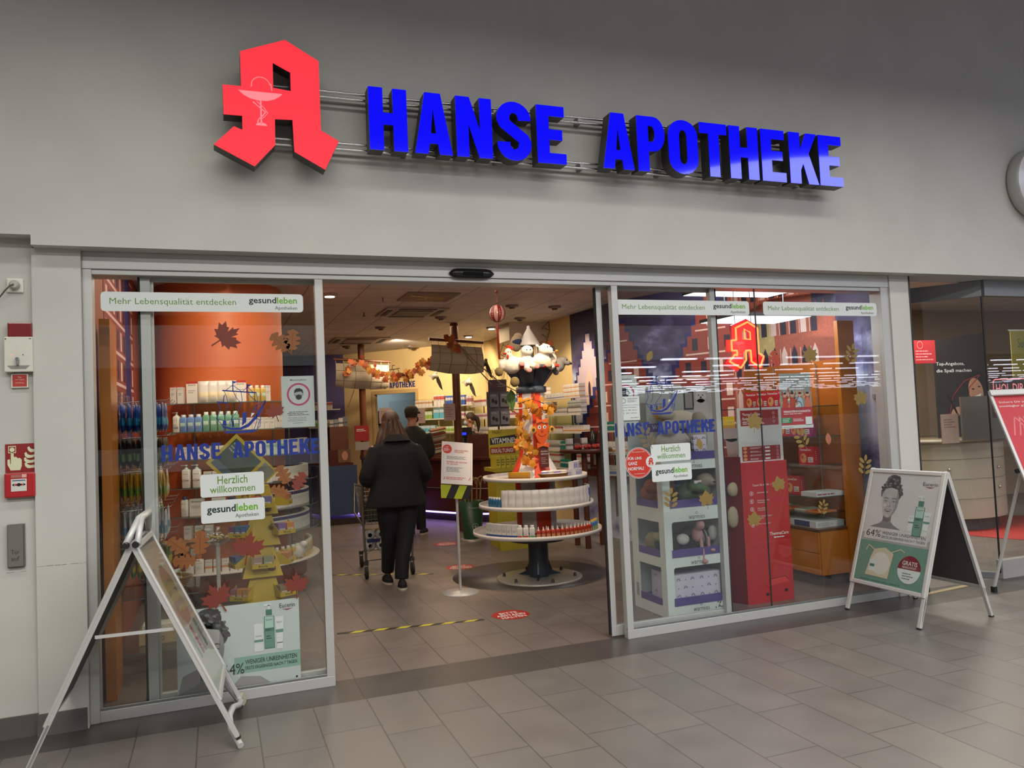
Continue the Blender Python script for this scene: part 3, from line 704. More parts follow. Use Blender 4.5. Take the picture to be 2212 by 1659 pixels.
def welcome(x0, z1, W, labels):
    H = W*.375
    b = MB(); A = Art(gl, b); A.rrect(x0, z1-H, x0+W, z1, .014, STK); A.up()
    A.text('Herzlich', x0+W*.5, z1-H*.46, H*.36, GREEN, w=W*.47, bold=0.0067, align='C'); A.text('willkommen', x0+W*.5, z1-H*.84, H*.31, GREEN, w=W*.71, bold=0.0067, align='C')
    solo('window_sticker', b, labels[0], 'sticker', (x0+W/2, GY, z1-H/2))
    z2 = z1-H*1.16
    b = MB(); A = Art(gl, b); A.rrect(x0, z2-H*.98, x0+W, z2, .014, STK); A.up()
    A.text('gesund', x0+W*.09, z2-H*.64, H*.42, DGREEN, w=W*.45, bold=0.0225); A.text('leben', x0+W*.55, z2-H*.54, H*.34, GLIGHT, w=W*.34, bold=0.0225); A.text('Apotheken', x0+W*.90, z2-H*.86, H*.22, mat('#4a5452'), w=W*.37, align='R', bold=0.0045)
    solo('window_sticker', b, labels[1], 'sticker', (x0+W/2, GY, z2-H/2))
welcome(-.094, 1.348, .362, ('pale welcome sticker with green writing in the middle of the left window', 'pale sticker with dark and light green name under the welcome sticker, left window'))
x, z = gx(1405, 962); welcome(x, z+.003, .34, ('pale welcome sticker beside the round red one, right window', 'pale sticker with dark and light green name beside the round red sticker'))
BLUEV = mat('#152f88', .45, vary=.02)
GLYPH['I'] = ([(0,0),(1,0),(1,1),(0,1)], ())
def lettering(fn, x0, x1, y0, y1, m, word, name, label, loc):
    t = thing(name, label, 'lettering', loc); a, c = word[0][1], word[-1][2]; k = (x1-x0)/(c-a)
    for sub in (word[:5], word[5:]):
        b = MB(); hanse(Art(fn, b), x0+(sub[0][1]-a)*k, x0+(sub[-1][2]-a)*k, y0, y1, m, 0, sub); part('word', b, t)
lettering(gl, -.301, .604, 1.438, 1.535, BLUEV, WORD[:-1]+[('E', 4.360, 4.56)], 'window_lettering', 'blue shop name in block letters on the left window', (.15, GY, 1.48))
kx_ = (gx(1545, 934)[0]-gx(1338, 944)[0])/(4.586-1.203); o_x = gx(1338, 944)[0]-1.203*kx_
lettering(gl, o_x+1.075*kx_, o_x+4.586*kx_, 1.437, 1.534, BLUEV, [('I', 1.075, 1.158)]+WORD[1:], 'window_lettering', 'blue shop name in block letters on the right window', (3.2, GY, 1.48))
# sailing ship line drawings
def ship(px0, py0, px1, py1, label):
    x0, z1 = gx(px0, py0); x1, z0 = gx(px1, py1)
    f = lambda u, v: (x0+(x1-x0)*u, z0+(z1-z0)*v)
    b = MB(); A = Art(gl, b); w_ = .0035
    P = lambda L: [f(*q) for q in L]
    A.line(P([(.02,.60),(.22,.58)]), w_*2, BLUEV); A.line(P([(.14,.82),(.80,.76)]), w_*2.2, BLUEV)
    A.line(P([(.34,.82),(.34,1.0)]), w_*1.8, BLUEV); A.line(P([(.62,.78),(.63,.93)]), w_*1.8, BLUEV); A.line(P([(.14,.59),(.17,.73)]), w_*1.4, BLUEV)
    A.poly(P([(.34,1.0),(.43,.985),(.36,.95)]), BLUEV); A.poly(P([(.63,.93),(.72,.91),(.64,.88)]), BLUEV)
    for L in ([(.34,.92),(.20,.82)],[(.34,.92),(.50,.80)],[(.63,.88),(.54,.80)],[(.63,.88),(.74,.77)],[(.17,.80),(.21,.70),(.23,.60)],[(.23,.60),(.22,.45),(.16,.30)],[(.05,.60),(.08,.45),(.02,.32),(.0,.28),(.14,.24)],[(.35,.80),(.40,.68),(.48,.58)],[(.50,.79),(.52,.62),(.45,.45),(.30,.28),(.28,.20)],[(.63,.76),(.72,.66),(.82,.58)],[(.80,.76),(.83,.60),(.80,.45),(.72,.38)],[(.98,.60),(.80,.50),(.72,.42)],[(.98,.60),(.88,.30),(.86,.10),(.78,.03)],[(.80,.45),(.80,.2),(.74,.05)],[(.80,.26),(.86,.22),(.80,.06)],[(.14,.24),(.12,.14),(.17,.0)],[(.20,.24),(.50,.26)],[(.26,.22),(.27,.12)],[(.33,.22),(.34,.12)],[(.45,.25),(.44,.14)],[(.0,.28),(.03,.26),(.12,.14)]): A.line(P(L), w_, BLUEV)
    A.poly(P([(.12,.14),(.30,.09),(.46,.09),(.62,.16),(.78,.32),(.98,.60),(.985,.57),(.84,.30),(.64,.10),(.48,.045),(.30,.05),(.14,.09)]), BLUEV)
    A.poly(P([(.14,.24),(.19,.24),(.20,.14),(.13,.14)]), BLUEV); A.poly(P([(.52,.38),(.60,.39),(.59,.2),(.50,.12)]), BLUEV); A.poly(P([(.30,.22),(.34,.22),(.34,.11),(.30,.11)]), BLUEV)
    A.poly(P([(.17,-.01),(.18,.03),(.45,.02),(.74,.04),(.79,.02),(.72,-.015),(.45,-.02)]), BLUEV)
    A.poly(P([(.68,.28),(.76,.36),(.70,.37)]), STK)
    solo('window_sticker', b, label, 'sticker', (x0, GY, z0))
ship(465, 824, 577, 931, 'blue line drawing of a sailing ship on the left window')
ship(1392, 812, 1467, 892, 'blue line drawing of a sailing ship on the right window')
# notices behind the glass
GI = FY+.002+GT/2+.0006
def sheet(px0, py0, px1, py1, fn, name, label, cat='notice', y=GI, m=None, d=.0015):
    p = at_y(px0, py0, y); q = at_y(px1, py1, y); x0, x1, z0, z1 = p.x, q.x, q.z, p.z
    b = MB(); b.box((x0, y, z0), (x1, y+d, z1), m or mat('#c4cbc8', .6, vary=.01)); A = Art(PL(y), b, base=.0003, step=.0001)
    fn(A, x0, z0, x1-x0, z1-z0)
    return solo(name, b, label, cat, ((x0+x1)/2, y, (z0+z1)/2))
INK = mat('#2e3232', .6, vary=0); INKG = mat('#6f7674', .6, vary=0); PINK = mat('#b8486c', .6, vary=0)
def maskp(A, x, z, w_, h, full=True):
    cx, cz, r = x+w_*.52, z+h*.64, w_*.36
    A.text('Maskenpflicht', cx, z+h*.90, h*.04, INK, w=w_*.5, align='C', bold=0.0090); A.ring(cx, cz, r, r*.16, PINK); A.up()
    A.ell(cx, cz+r*.02, r*.38, r*.50, mat('#a9aeac')); A.up()
    A.poly([(cx+r*a, cz+r*b_) for a, b_ in [(-.40,.05),(-.36,.35),(-.2,.52),(.08,.55),(.34,.40),(.42,.05),(.32,.12),(.22,.25),(-.1,.22),(-.3,.15)]], INK); A.poly([(cx+r*a, cz+r*b_) for a, b_ in [(-.26,-.1),(0,.0),(.26,-.1),(.22,-.38),(0,-.5),(-.22,-.38)]], INK)
    A.line([(cx-r*.4, cz), (cx-r*.24, cz-r*.1)], .002, INK); A.line([(cx+r*.4, cz), (cx+r*.24, cz-r*.1)], .002, INK)
    if full:
        for k, (zz, ww) in enumerate([(.285,.62),(.255,.72),(.225,.66)]): A.lines(cx-w_*ww/2, z+h*zz, cx+w_*ww/2, z+h*(zz+.025), 1, INK, seed=k)
        for k, (zz, ww) in enumerate([(.175,.7),(.145,.6),(.115,.72),(.07,.4)]): A.lines(cx-w_*ww/2, z+h*zz, cx+w_*ww/2, z+h*(zz+.02), 1, INKG, seed=k+9)
sheet(607, 813, 681, 921, maskp, 'notice_sheet', 'grey mask notice with pink ring at the right side of the left window')
sheet(1324, 811, 1380, 922, lambda A, x, z, w_, h: maskp(A, x, z, w_, h, False), 'notice_sheet', 'grey mask notice with pink ring at the left side of the right window', y=GI)
def hours(A, x, z, w_, h):
    A.line([(x+w_*(.08+.05*math.cos(k)), z+h*(.84+.05*math.sin(2*k))) for k in range(7)], .003, INK); A.ring(x+w_*.2, z+h*.82, w_*.11, w_*.02, INK)
    A.text('HANSE APOTHEKE', x+w_*.40, z+h*.88, h*.045, INK, w=w_*.5, bold=0.0135); A.lines(x+w_*.4, z+h*.74, x+w_*.92, z+h*.86, 3, INKG); A.rect(x+w_*.05, z+h*.63, x+w_*.95, z+h*.64, BLUEV)
    A.text('Unsere Öffnungszeiten', x+w_*.5, z+h*.52, h*.05, INK, w=w_*.66, align='C', bold=0.0090); A.text('Mo. - Fr.   08:00 - 20:00 Uhr', x+w_*.5, z+h*.40, h*.045, INK, w=w_*.72, align='C', bold=0.0045); A.text('Sa.   08:00 - 20:00 Uhr', x+w_*.5, z+h*.28, h*.045, INK, w=w_*.70, align='C', bold=0.0045)
    A.text('gesundleben', x+w_*.92, z+h*.08, h*.05, DGREEN, w=w_*.4, align='R', bold=0.0135)
sheet(1338, 857, 1383, 907, hours, 'notice_sheet', 'white opening hours sheet under the dark square card, right window', y=GY-.0022, m=mat('#d4dad8', .6, vary=.01))
b = MB(); A = Art(gl, b); x, z = gx(1337, 841); A.up(7); A.rect(x, z-.048, x+.055, z+.006, mat('#1b1e3a')); A.up(); A.ell(x+.014, z-.018, .006, .009, mat('#b03040')); A.text('APP', x+.026, z-.024, .009, STK); A.text('scan', x+.026, z-.036, .007, STK)
solo('window_sticker', b, 'small dark blue square card above the opening hours sheet', 'sticker', (x, GY, z))
b = MB(); A = Art(gl, b, base=.0011); x, z = gx(1380, 1000); R_ = .112; RS = mat('#c8321f', .5, vary=.01)
A.ell(x, z, R_, R_, STK, 36); A.up(); A.ell(x, z, R_*.97, R_*.97, RS, 36); A.up(); A.ring(x, z, R_*.92, R_*.015, STK); A.up()
for k, s_ in enumerate(['FÜR UNS', 'GANZ', 'NORMAL!']): A.text(s_, x-R_*.80, z+R_*(.22-.34*k), R_*.22, STK, w=R_*[1.0, .68, 1.15][k], bold=0.0225)
A.text('Ihre Apotheke vor Ort', x, z+R_*.66, R_*.1, STK, w=R_*.9, align='C'); A.text('www.apotheken.de', x, z-R_*.74, R_*.09, STK, w=R_*.8, align='C')
A.up(); A.ell(x+R_*.88, z+R_*.03, R_*.37, R_*.37, STK, 28); A.up()
A.poly([(x+R_*.88+(p_[0]-.39)*.068, z+R_*.06+(p_[1]-3.5)*.068) for p_ in AP], RS, [[(x+R_*.88+(p_[0]-.39)*.068, z+R_*.06+(p_[1]-3.5)*.068) for p_ in AH]]); A.text('Immer', x+R_*.88, z-R_*.22, R_*.09, RS, align='C', w=R_*.36)
solo('window_sticker', b, 'round red sticker with a small white disc on the right window', 'sticker', (x, GY, z))
def schuh(A, x, z, w_, h):
    A.rect(x, z+h*.34, x+w_, z+h, mat('#8f9590', vary=.3, scale=60)); A.up()
    r = random.Random(4); cols = ['#b5402e', '#8c2f28', '#c9c2b4', '#39433c', '#d08a5a', '#6f2620', '#a9b6ad']
    for k in range(70): A.ell(x+w_*r.uniform(.05, .95), z+h*r.uniform(.38, .66), w_*r.uniform(.02, .06), h*r.uniform(.012, .035), mat(r.choice(cols)), 8, r.random()*3); A.up(.1)
    for k in range(16): A.poly([(x+w_*(u_:=r.uniform(.05, .9)), z+h*(v_:=r.uniform(.72, .97))), (x+w_*(u_+.04), z+h*(v_+.01)), (x+w_*(u_+.07), z+h*(v_-.02))], mat(r.choice(['#3d4440', '#5e5f5a', '#b8503e'])))
    A.up()
    for u_, c in ((.15, '#b5402e'), (.38, '#a8442f'), (.62, '#9fb3c0'), (.86, '#c46a4a')):
        A.poly([(x+w_*(u_-.10), z+h*.36), (x+w_*(u_+.10), z+h*.36), (x+w_*(u_+.07), z+h*.56), (x+w_*(u_-.07), z+h*.56)], mat(c)); A.line([(x+w_*(u_-.06), z+h*.54), (x+w_*(u_-.12), z+h*.72)], .006, mat(c)); A.line([(x+w_*(u_+.06), z+h*.54), (x+w_*(u_+.12), z+h*.74)], .006, mat(c)); A.up(); A.ell(x+w_*u_, z+h*.61, w_*.055, h*.04, mat('#c99a7e')); A.up(); A.ell(x+w_*u_, z+h*.635, w_*.055, h*.02, mat('#3b2a22')); A.up()
    RB = mat('#a5343a'); A.rect(x, z+h*.06, x+w_, z+h*.38, RB); A.up(); A.ring(x+w_*.55, z+h*.40, w_*.13, w_*.02, mat('#39554c')); A.line([(x+w_*.47, z+h*.38), (x+w_*.64, z+h*.45)], .004, STK); A.up()
    A.text('WEIHNACHTEN IM SCHUHKARTON', x+w_*.5, z+h*.285, h*.04, STK, w=w_*.86, align='C', bold=0.0225); A.lines(x+w_*.08, z+h*.25, x+w_*.92, z+h*.275, 1, STK)
    A.rrect(x-w_*.0, z+h*.1, x+w_*.33, z+h*.2, .012, mat('#1f7a4c')); A.rect(x+w_*.76, z+h*.05, x+w_*.97, z+h*.20, mat('#cfd6d3')); A.lines(x+w_*.37, z+h*.12, x+w_*.72, z+h*.18, 3, STK, seed=4); A.rect(x, z, x+w_, z+h*.06, mat('#c3ccc9')); A.up(); A.lines(x+w_*.04, z+h*.11, x+w_*.28, z+h*.19, 3, STK, seed=6); A.lines(x+w_*.04, z+h*.015, x+w_*.5, z+h*.035, 1, INKG)
sheet(1682, 807, 1757, 923, schuh, 'charity_poster', 'christmas charity poster of cheering children hanging in the right window', 'poster')

# autumn leaves
def maple(): return [(0,-.5),(.03,-.5),(.02,-.18),(.22,-.27),(.20,-.18),(.40,-.14),(.33,-.05),(.50,.10),(.37,.13),(.42,.30),(.24,.22),(.20,.27),(.10,.15),(.14,.38),(.07,.34),(0,.52),(-.07,.34),(-.14,.38),(-.10,.15),(-.20,.27),(-.24,.22),(-.42,.30),(-.37,.13),(-.50,.10),(-.33,-.05),(-.40,-.14),(-.20,-.18),(-.22,-.27),(-.02,-.18),(-.02,-.5)]
def gleaf(): return [(-.01,-.5),(.02,-.5),(.02,-.22),(.20,-.33),(.36,-.20),(.30,-.10),(.48,.04),(.36,.10),(.42,.26),(.22,.24),(.12,.36),(0,.5),(-.12,.36),(-.22,.24),(-.42,.26),(-.36,.10),(-.48,.04),(-.30,-.10),(-.36,-.20),(-.20,-.33),(-.01,-.22)]
def oak():
    R = [(.015,-.5),(.02,-.34)]
    for k in range(4): z = -.30+k*.2; R += [(.13+.08*(k in (1, 2)), z-.02), (.22+.10*(k in (1, 2)), z+.04), (.20+.08*(k in (1, 2)), z+.11), (.12, z+.145)]
    R += [(0, .5)]; return R+[(-a, c) for a, c in R[::-1][1:]]
def leafgeo(A, kind, x, z, s, rot, m, vein):
    c, q = math.cos(rot), math.sin(rot); T = lambda p: (x+s*(p[0]*c-p[1]*q), z+s*(p[0]*q+p[1]*c))
    if kind == 'sprig':
        for k in range(3):
            for sg in (-1, 1): A.ell(*T((sg*.22, -.22+k*.25)), s*.085, s*.19, m, 12, rot-sg*1.0)
        A.ell(*T((0, .44)), s*.09, s*.16, m, 12, rot); A.up(); A.line([T((0, -.5)), T((0, .35))], s*.02, vein); return
    if kind == 'plain': A.poly([T(p) for p in [(0,-.5),(.2,-.3),(.3,0),(.2,.3),(0,.5),(-.2,.3),(-.3,0),(-.2,-.3)]], m); A.up(); A.line([T((0, -.5)), T((0, .4))], s*.015, vein); return
    A.poly([T(p) for p in {'maple': maple, 'oak': oak, 'gleaf': gleaf}[kind]()], m); A.up(); A.line([T((0, -.5)), T((0, .4))], s*.015, vein)
    if kind != 'oak':
        for e in ((.38, .09), (-.38, .09), (.25, -.16), (-.25, -.16), (.3, .22), (-.3, .22)): A.line([T((0, -.2)), T(e)], s*.01, vein)
LR = mat('#7a3427', .6, vary=.15, scale=40); LO = mat('#875228', .6, vary=.15, scale=40); LY = mat('#86703a', .6, vary=.15, scale=40); VN = mat('#6d3a22', .6); VG = mat('#82652c', .6)
LEAVES = [('maple',487,728,62,-1.0,LR,'red maple leaf sticker high in the left window'),('oak',607,742,52,.75,LO,'orange oak leaf sticker leaning left, upper left window'),('oak',631,738,50,-.1,LO,'upright orange oak leaf sticker beside the leaning one, upper left window'),
 ('maple',470,1292,62,.5,LR,'red maple leaf sticker at the top left corner of the face poster'),('maple',640,1264,52,.0,LR,'red maple leaf sticker at the top right corner of the face poster'),('maple',536,1184,66,-.2,LR,'red maple leaf sticker in front of the yellow sweets display'),
 ('oak',613,1028,46,.45,LO,'brown oak leaf sticker, upper one of the trio by the curved shelves'),('oak',645,1042,44,-.5,LR,'rust oak leaf sticker, right one of the trio by the curved shelves'),('oak',606,1062,40,1.2,LO,'brown oak leaf sticker, lowest of the trio by the curved shelves'),
 ('oak',388,1182,52,.85,LO,'brown oak leaf sticker above the foot board of the left window'),('oak',432,1176,56,-.05,LO,'upright orange oak leaf sticker low in the left window'),('oak',402,1212,50,1.5,LO,'lying brown oak leaf sticker low in the left window'),
 ('plain',1403,769,24,-.5,LY,'single brown leaf sticker against the printed sky, right window'),('gleaf',1750,768,40,.1,LY,'golden leaf sticker beside the printed cathedral'),('sprig',1839,767,40,-.3,LY,'golden leaf twig sticker on the wooden post'),('gleaf',1859,861,38,.1,LY,'golden leaf sticker on the purple wall right of the wooden post'),
 ('sprig',1868,1008,40,-.2,LY,'golden leaf twig sticker just above the folding board'),('gleaf',1630,912,42,-.15,LY,'golden leaf sticker over the upper red display card'),('sprig',1733,950,40,.5,LY,'golden leaf twig sticker below the charity poster'),('plain',1789,948,24,.1,mat('#a86a4c'),'small brown leaf sticker on the wooden back panel'),
 ('gleaf',1682,1047,36,.2,LY,'golden leaf sticker at the right edge of the red display'),('gleaf',1629,1123,36,-.1,LY,'golden leaf sticker low on the red display'),('gleaf',1526,1079,38,.1,LY,'golden leaf sticker over the purple tray of plush toys'),('sprig',1449,1080,40,-.1,LY,'golden leaf twig sticker in front of the plush dinosaur'),
 ('sprig',1398,948,44,.5,mat('#6d6248'),'dark leaf twig sticker below the blue lettering, right window'),('plain',1511,959,24,.3,LY,'pale brown leaf sticker beside the welcome sticker, right window'),('sprig',1777,1098,30,-.3,LY,'golden leaf twig sticker above the boxes on the orange cabinet'),('oak',1675,778,40,.3,mat('#b04630'),'red oak leaf sticker beside the neon sign'),('maple',594,890,40,.3,LR,'red maple leaf sticker beside the mask notice')]
for kind, px, py, s, rot, m, lb in LEAVES:
    x, z = gx(px, py); sc = s/1702*(FY*.935+x*.353); b = MB(); A = Art(gl, b, base=.0016 if 'poster' in lb else .0012); leafgeo(A, kind, x, z, sc*1.1, rot, m, VG if m is LY else VN)
    solo('leaf_sticker', b, lb, 'sticker', (x, GY, z))

# ================================================================ FACE POSTER ARTWORK (used on the window poster and the folding boards)
G = lambda v: mat('#%02x%02x%02x' % (int(v), int(v*.985), int(v*.97)), .5, vary=0)
def portrait(A, cx, cz, s, low=-1.15):
    """grey photograph of a smiling woman with her hair pinned up; s = face height"""
    e = lambda x, z, rx, rz, v, rot=0: A.ell(cx+s*x, cz+s*z, s*rx, s*rz, G(v), 28, rot)
    pl = lambda P, v: A.poly([(cx+s*a, cz+s*c) for a, c in P], G(v))
    pl([(-.75,low),(-.66,-.92),(-.3,-.78),(-.17,-.68),(-.17,-.4),(.2,-.4),(.2,-.68),(.36,-.80),(.66,-.92),(.78,low)], 128); A.up()
    pl([(-.17,-.66),(-.15,-.42),(.18,-.42),(.19,-.62),(.05,-.72)], 104); A.up()
    r = random.Random(3)
    e(.02, .36, .47, .36, 74); e(.04, .78, .31, .26, 66); A.up()
    for k in range(46):
        a = r.uniform(0, PI); rr = r.uniform(.7, 1.04); e(.02+.46*rr*math.cos(a), .28+.46*rr*math.sin(a)*1.2, .045, .08, r.choice([50, 62, 84, 112]), r.random()*3); A.up(.12)
    for k in range(22): e(.04+r.uniform(-.25, .25), .78+r.uniform(-.17, .19), .03, .06, r.choice([56, 96, 124]), r.random()*3); A.up(.12)
    pl([(-.36,.30),(-.38,.05),(-.34,-.20),(-.22,-.42),(-.06,-.54),(.08,-.54),(.24,-.42),(.36,-.20),(.40,.05),(.38,.30),(.28,.50),(0,.56),(-.26,.50)], 176); A.up()
    pl([(.40,.05),(.38,.30),(.30,.46),(.27,.1),(.29,-.12),(.20,-.36),(.10,-.50),(.24,-.42),(.36,-.20)], 142); A.up()
    pl([(-.36,.25),(-.38,.05),(-.34,-.20),(-.22,-.42),(-.28,-.1),(-.31,.1)], 198); e(-.03, .27, .13, .07, 184); A.up()
    e(-.17, -.10, .07, .06, 196); e(.22, -.11, .06, .05, 164); A.up()
    for sx, d in ((-1, -.17), (1, .19)):
        pl([(d-.12, .135), (d-.04, .185), (d+.09, .165), (d+.12, .135), (d+.04, .15), (d-.04, .16)] if sx < 0 else [(d+.13, .135), (d+.05, .185), (d-.08, .165), (d-.11, .135), (d-.03, .15), (d+.05, .16)], 58)
        e(d, .04, .085, .034, 120); A.up(); e(d, .035, .066, .024, 216); A.up(); e(d+.005, .037, .026, .026, 40); A.up(); e(d+.012, .045, .007, .007, 235)
        A.line([(cx+s*(d-.08), cz+s*.045), (cx+s*(d-.04), cz+s*.068), (cx+s*(d+.03), cz+s*.068), (cx+s*(d+.085), cz+s*.04)], s*.014, G(36)); A.up()
    pl([(.01,.10),(.055,-.05),(.075,-.13),(.04,-.155),(-.03,-.15),(-.06,-.13),(-.02,-.12),(.02,-.05)], 150); e(-.035, -.135, .018, .01, 70); e(.055, -.137, .018, .01, 66); e(0, -.07, .02, .07, 206); A.up()
    pl([(-.16,-.26),(-.06,-.235),(0,-.245),(.06,-.235),(.17,-.25),(.10,-.315),(0,-.345),(-.09,-.325)], 92); A.up(); pl([(-.13,-.265),(0,-.262),(.14,-.258),(.07,-.285),(-.06,-.29)], 228)
    e(.02, -.40, .07, .012, 150); e(0, -.46, .06, .03, 190)
TEAL = mat('#6a9080', .5, vary=.02); TEALL = mat('#a9c9bb', .5, vary=.02); TEALD = mat('#4c7a69', .5, vary=0); PAPER = mat('#c6cecb', .5, vary=.01); PAPW = mat('#cdc8c6', .5, vary=.01); PWHITE = mat('#d3d9d5', .5, vary=0); BORD = mat('#7a1f2b', .5, vary=0)
def pbottle(A, x, z, w_, h, kind):
    if kind == 'pump':
        A.rect(x-w_/2, z, x+w_/2, z+h*.72, TEALD); A.up(); A.rect(x-w_*.43, z+h*.02, x+w_*.43, z+h*.38, TEAL); A.rect(x-w_*.43, z+h*.46, x+w_*.43, z+h*.71, TEALL); A.rect(x-w_*.3, z+h*.74, x+w_*.3, z+h*.87, TEALD); A.rect(x-w_*.1, z+h*.87, x+w_*.1, z+h*.97, PWHITE); A.rect(x-w_*.5, z+h*.95, x+w_*.25, z+h, PWHITE); A.up(); A.text('Eucerin', x, z+h*.62, h*.05, INK, w=w_*.6, align='C'); A.lines(x-w_*.35, z+h*.40, x+w_*.35, z+h*.44, 1, DGREEN); A.lines(x-w_*.3, z+h*.2, x+w_*.3, z+h*.3, 2, DGREEN)
    elif kind == 'tube':
        A.rect(x-w_*.32, z, x+w_*.32, z+h*.2, PWHITE); A.poly([(x-w_*.34, z+h*.18), (x+w_*.34, z+h*.18), (x+w_*.5, z+h), (x-w_*.5, z+h)], PWHITE); A.up(); A.poly([(x-w_*.40, z+h*.5), (x+w_*.40, z+h*.5), (x+w_*.43, z+h*.6), (x-w_*.43, z+h*.6)], TEAL); A.text('Eucerin', x, z+h*.8, h*.06, INK, w=w_*.6, align='C')
    else:
        A.rect(x-w_/2, z, x+w_/2, z+h, PWHITE); A.up(); A.rect(x-w_*.5, z+h*.33, x+w_*.5, z+h*.42, TEAL); A.text('Eucerin', x, z+h*.52, h*.06, INK, w=w_*.65, align='C'); A.line([(x-w_*.5, z+h*.28), (x+w_*.5, z+h*.28)], .001, G(150))
    A.up()
def eulogo(A, x, z, h, align='R', w_=None):
    w_ = w_ or h*4.3
    A.text('Eucerin', x, z, h, INK, w=w_, align=align); x0 = x-w_ if align == 'R' else x
    A.poly([(x0+w_*.12, z-h*.25), (x0+w_*.5, z-h*.62), (x0+w_*.88, z-h*.25), (x0+w_*.5, z-h*.35)], BORD)
def winposter(A, x, z, w_, h):
    A.rect(x, z+h*.16, x+w_, z+h*.36, mat('#8fb3a2', .5, vary=.04)); A.up(); A.rect(x, z+h*.16, x+w_*.45, z+h*.36, PAPER); A.up()
    A.poly([(x, z), (x+w_*.30, z), (x+w_*.30, z+h*.12), (x+w_*.18, z+h*.30), (x+w_*.04, z+h*.22)], G(150)); A.poly([(x+w_*.42, z), (x+w_*.75, z), (x+w_*.66, z+h*.10), (x+w_*.5, z+h*.13)], G(158)); A.up()
    portrait(A, x+w_*.235, z+h*.475, h*.50, -.93)
    pbottle(A, x+w_*.655, z+h*.40, w_*.075, h*.34, 'box'); pbottle(A, x+w_*.745, z+h*.42, w_*.085, h*.55, 'pump'); pbottle(A, x+w_*.83, z+h*.40, w_*.075, h*.40, 'tube')
    eulogo(A, x+w_*.965, z+h*.90, h*.055, w_=w_*.13)
    A.text('64%', x+w_*.36, z+h*.16, h*.13, INK, w=w_*.17); A.text('WENIGER UNREINHEITEN', x+w_*.54, z+h*.265, h*.055, DGREEN, w=w_*.43); A.text('ERSTE ERGEBNISSE NACH 7 TAGEN', x+w_*.54, z+h*.20, h*.04, DGREEN, w=w_*.43)
    A.ell(x+w_*.965, z+h*.03, .006, .006, BLACK)

x0, x1, z0, z1 = -.245, .452, .07, .558
b = MB(); b.box((x0, GI+.001, z0), (x1, GI+.004, z1), PAPER); A = Art(PL(GI+.001), b, base=.00025, step=.00006); winposter(A, x0, z0, x1-x0, z1-z0)
solo('window_poster', b, 'skin care poster with a grey smiling face standing behind the left window', 'poster', ((x0+x1)/2, GI, z0))

# ================================================================ FOLDING BOARDS
def aframe(name_label, top, foot_a, foot_b, width, art_a, art_b, wheels=False):
    """top: apex centre line start, foot_a/foot_b: feet (near ends); width vector along the hinge"""
    W = Vector(width); wl = W.length; wn = W.normalized(); T = Vector(top)
    t = thing('a_frame_board', name_label, 'sign', ((Vector(foot_a)+Vector(foot_b)+W)/2).to_tuple())
    SIL = mat('#c8c7c4', .4, .3, vary=.02)
    for side, F in ((0, Vector(foot_a)), (1, Vector(foot_b))):
        d = F-T; L = d.length; dn = d.normalized(); n = dn.cross(wn).normalized()
        out = Vector(foot_a)-Vector(foot_b) if side == 0 else Vector(foot_b)-Vector(foot_a)
        if n.dot(out) < 0: n = -n
        pan = L*.80; fw = .032; th = .018
        b = MB()
        o = T+dn*.01+n*.0
        b.obox(o, wn*fw, dn*pan, n*th, SIL); b.obox(o+wn*(wl-fw), wn*fw, dn*pan, n*th, SIL); b.obox(o+wn*fw, wn*(wl-2*fw), dn*fw, n*th, SIL); b.obox(o+wn*fw+dn*(pan-fw), wn*(wl-2*fw), dn*fw, n*th, SIL)
        part('frame', b, t, bevel=.006)
        b = MB(); b.obox(o+wn*.02+dn*.02+n*.002, wn*(wl-.04), dn*(pan-.04), n*.004, mat('#4d4c4c', .6)); part('back_panel', b, t)
        for k in (0, 1):
            b = MB(); q = o+wn*(0 if k == 0 else wl-.028)+dn*(pan-.02); b.obox(q-n*.012, wn*.028, dn*(L-pan+.01), n*.02, SIL); part('leg', b, t, bevel=.002)
            q2 = T-n*.014+wn*(0 if k == 0 else wl-.022); b = MB(); b.obox(q2, wn*.022, dn*L*.985, n*.016, SIL); part('rail', b, t)
            b = MB(); q3 = o+wn*(-.001 if k == 0 else wl-.029)+dn*(L-.022); b.obox(q3-n*.013, wn*.030, dn*.012, n*.022, RUBBER); part('foot_cap', b, t)
        af = art_a if side == 0 else art_b
        # poster sheet: readable from outside: right hand direction seen from outside
        up = -dn; rt = up.cross(n).normalized()
        if rt.dot(wn) > 0: org = o+wn*fw+dn*(pan-fw)
        else: org = o+wn*(wl-fw)+dn*(pan-fw)
        fn = lambda u, v, w_, org=org, rt=rt, up=up, n=n: org+rt*u+up*v+n*(.009+w_)
        b = MB(); A = Art(fn, b, base=0, step=.00006); w0, h0 = wl-2*fw, pan-2*fw; A.rect(0, 0, w0, h0, PAPW); A.up(3); af(A, 0, 0, w0, h0); part('poster', b, t)
        b = MB(); A = Art(lambda u, v, w_, org=org, rt=rt, up=up, n=n: org+rt*u+up*v+n*(.0125+w_), b, base=0); A.rect(0, 0, w0, h0, CLEAR); part('cover_film', b, t)
    return t, T, wn, wl
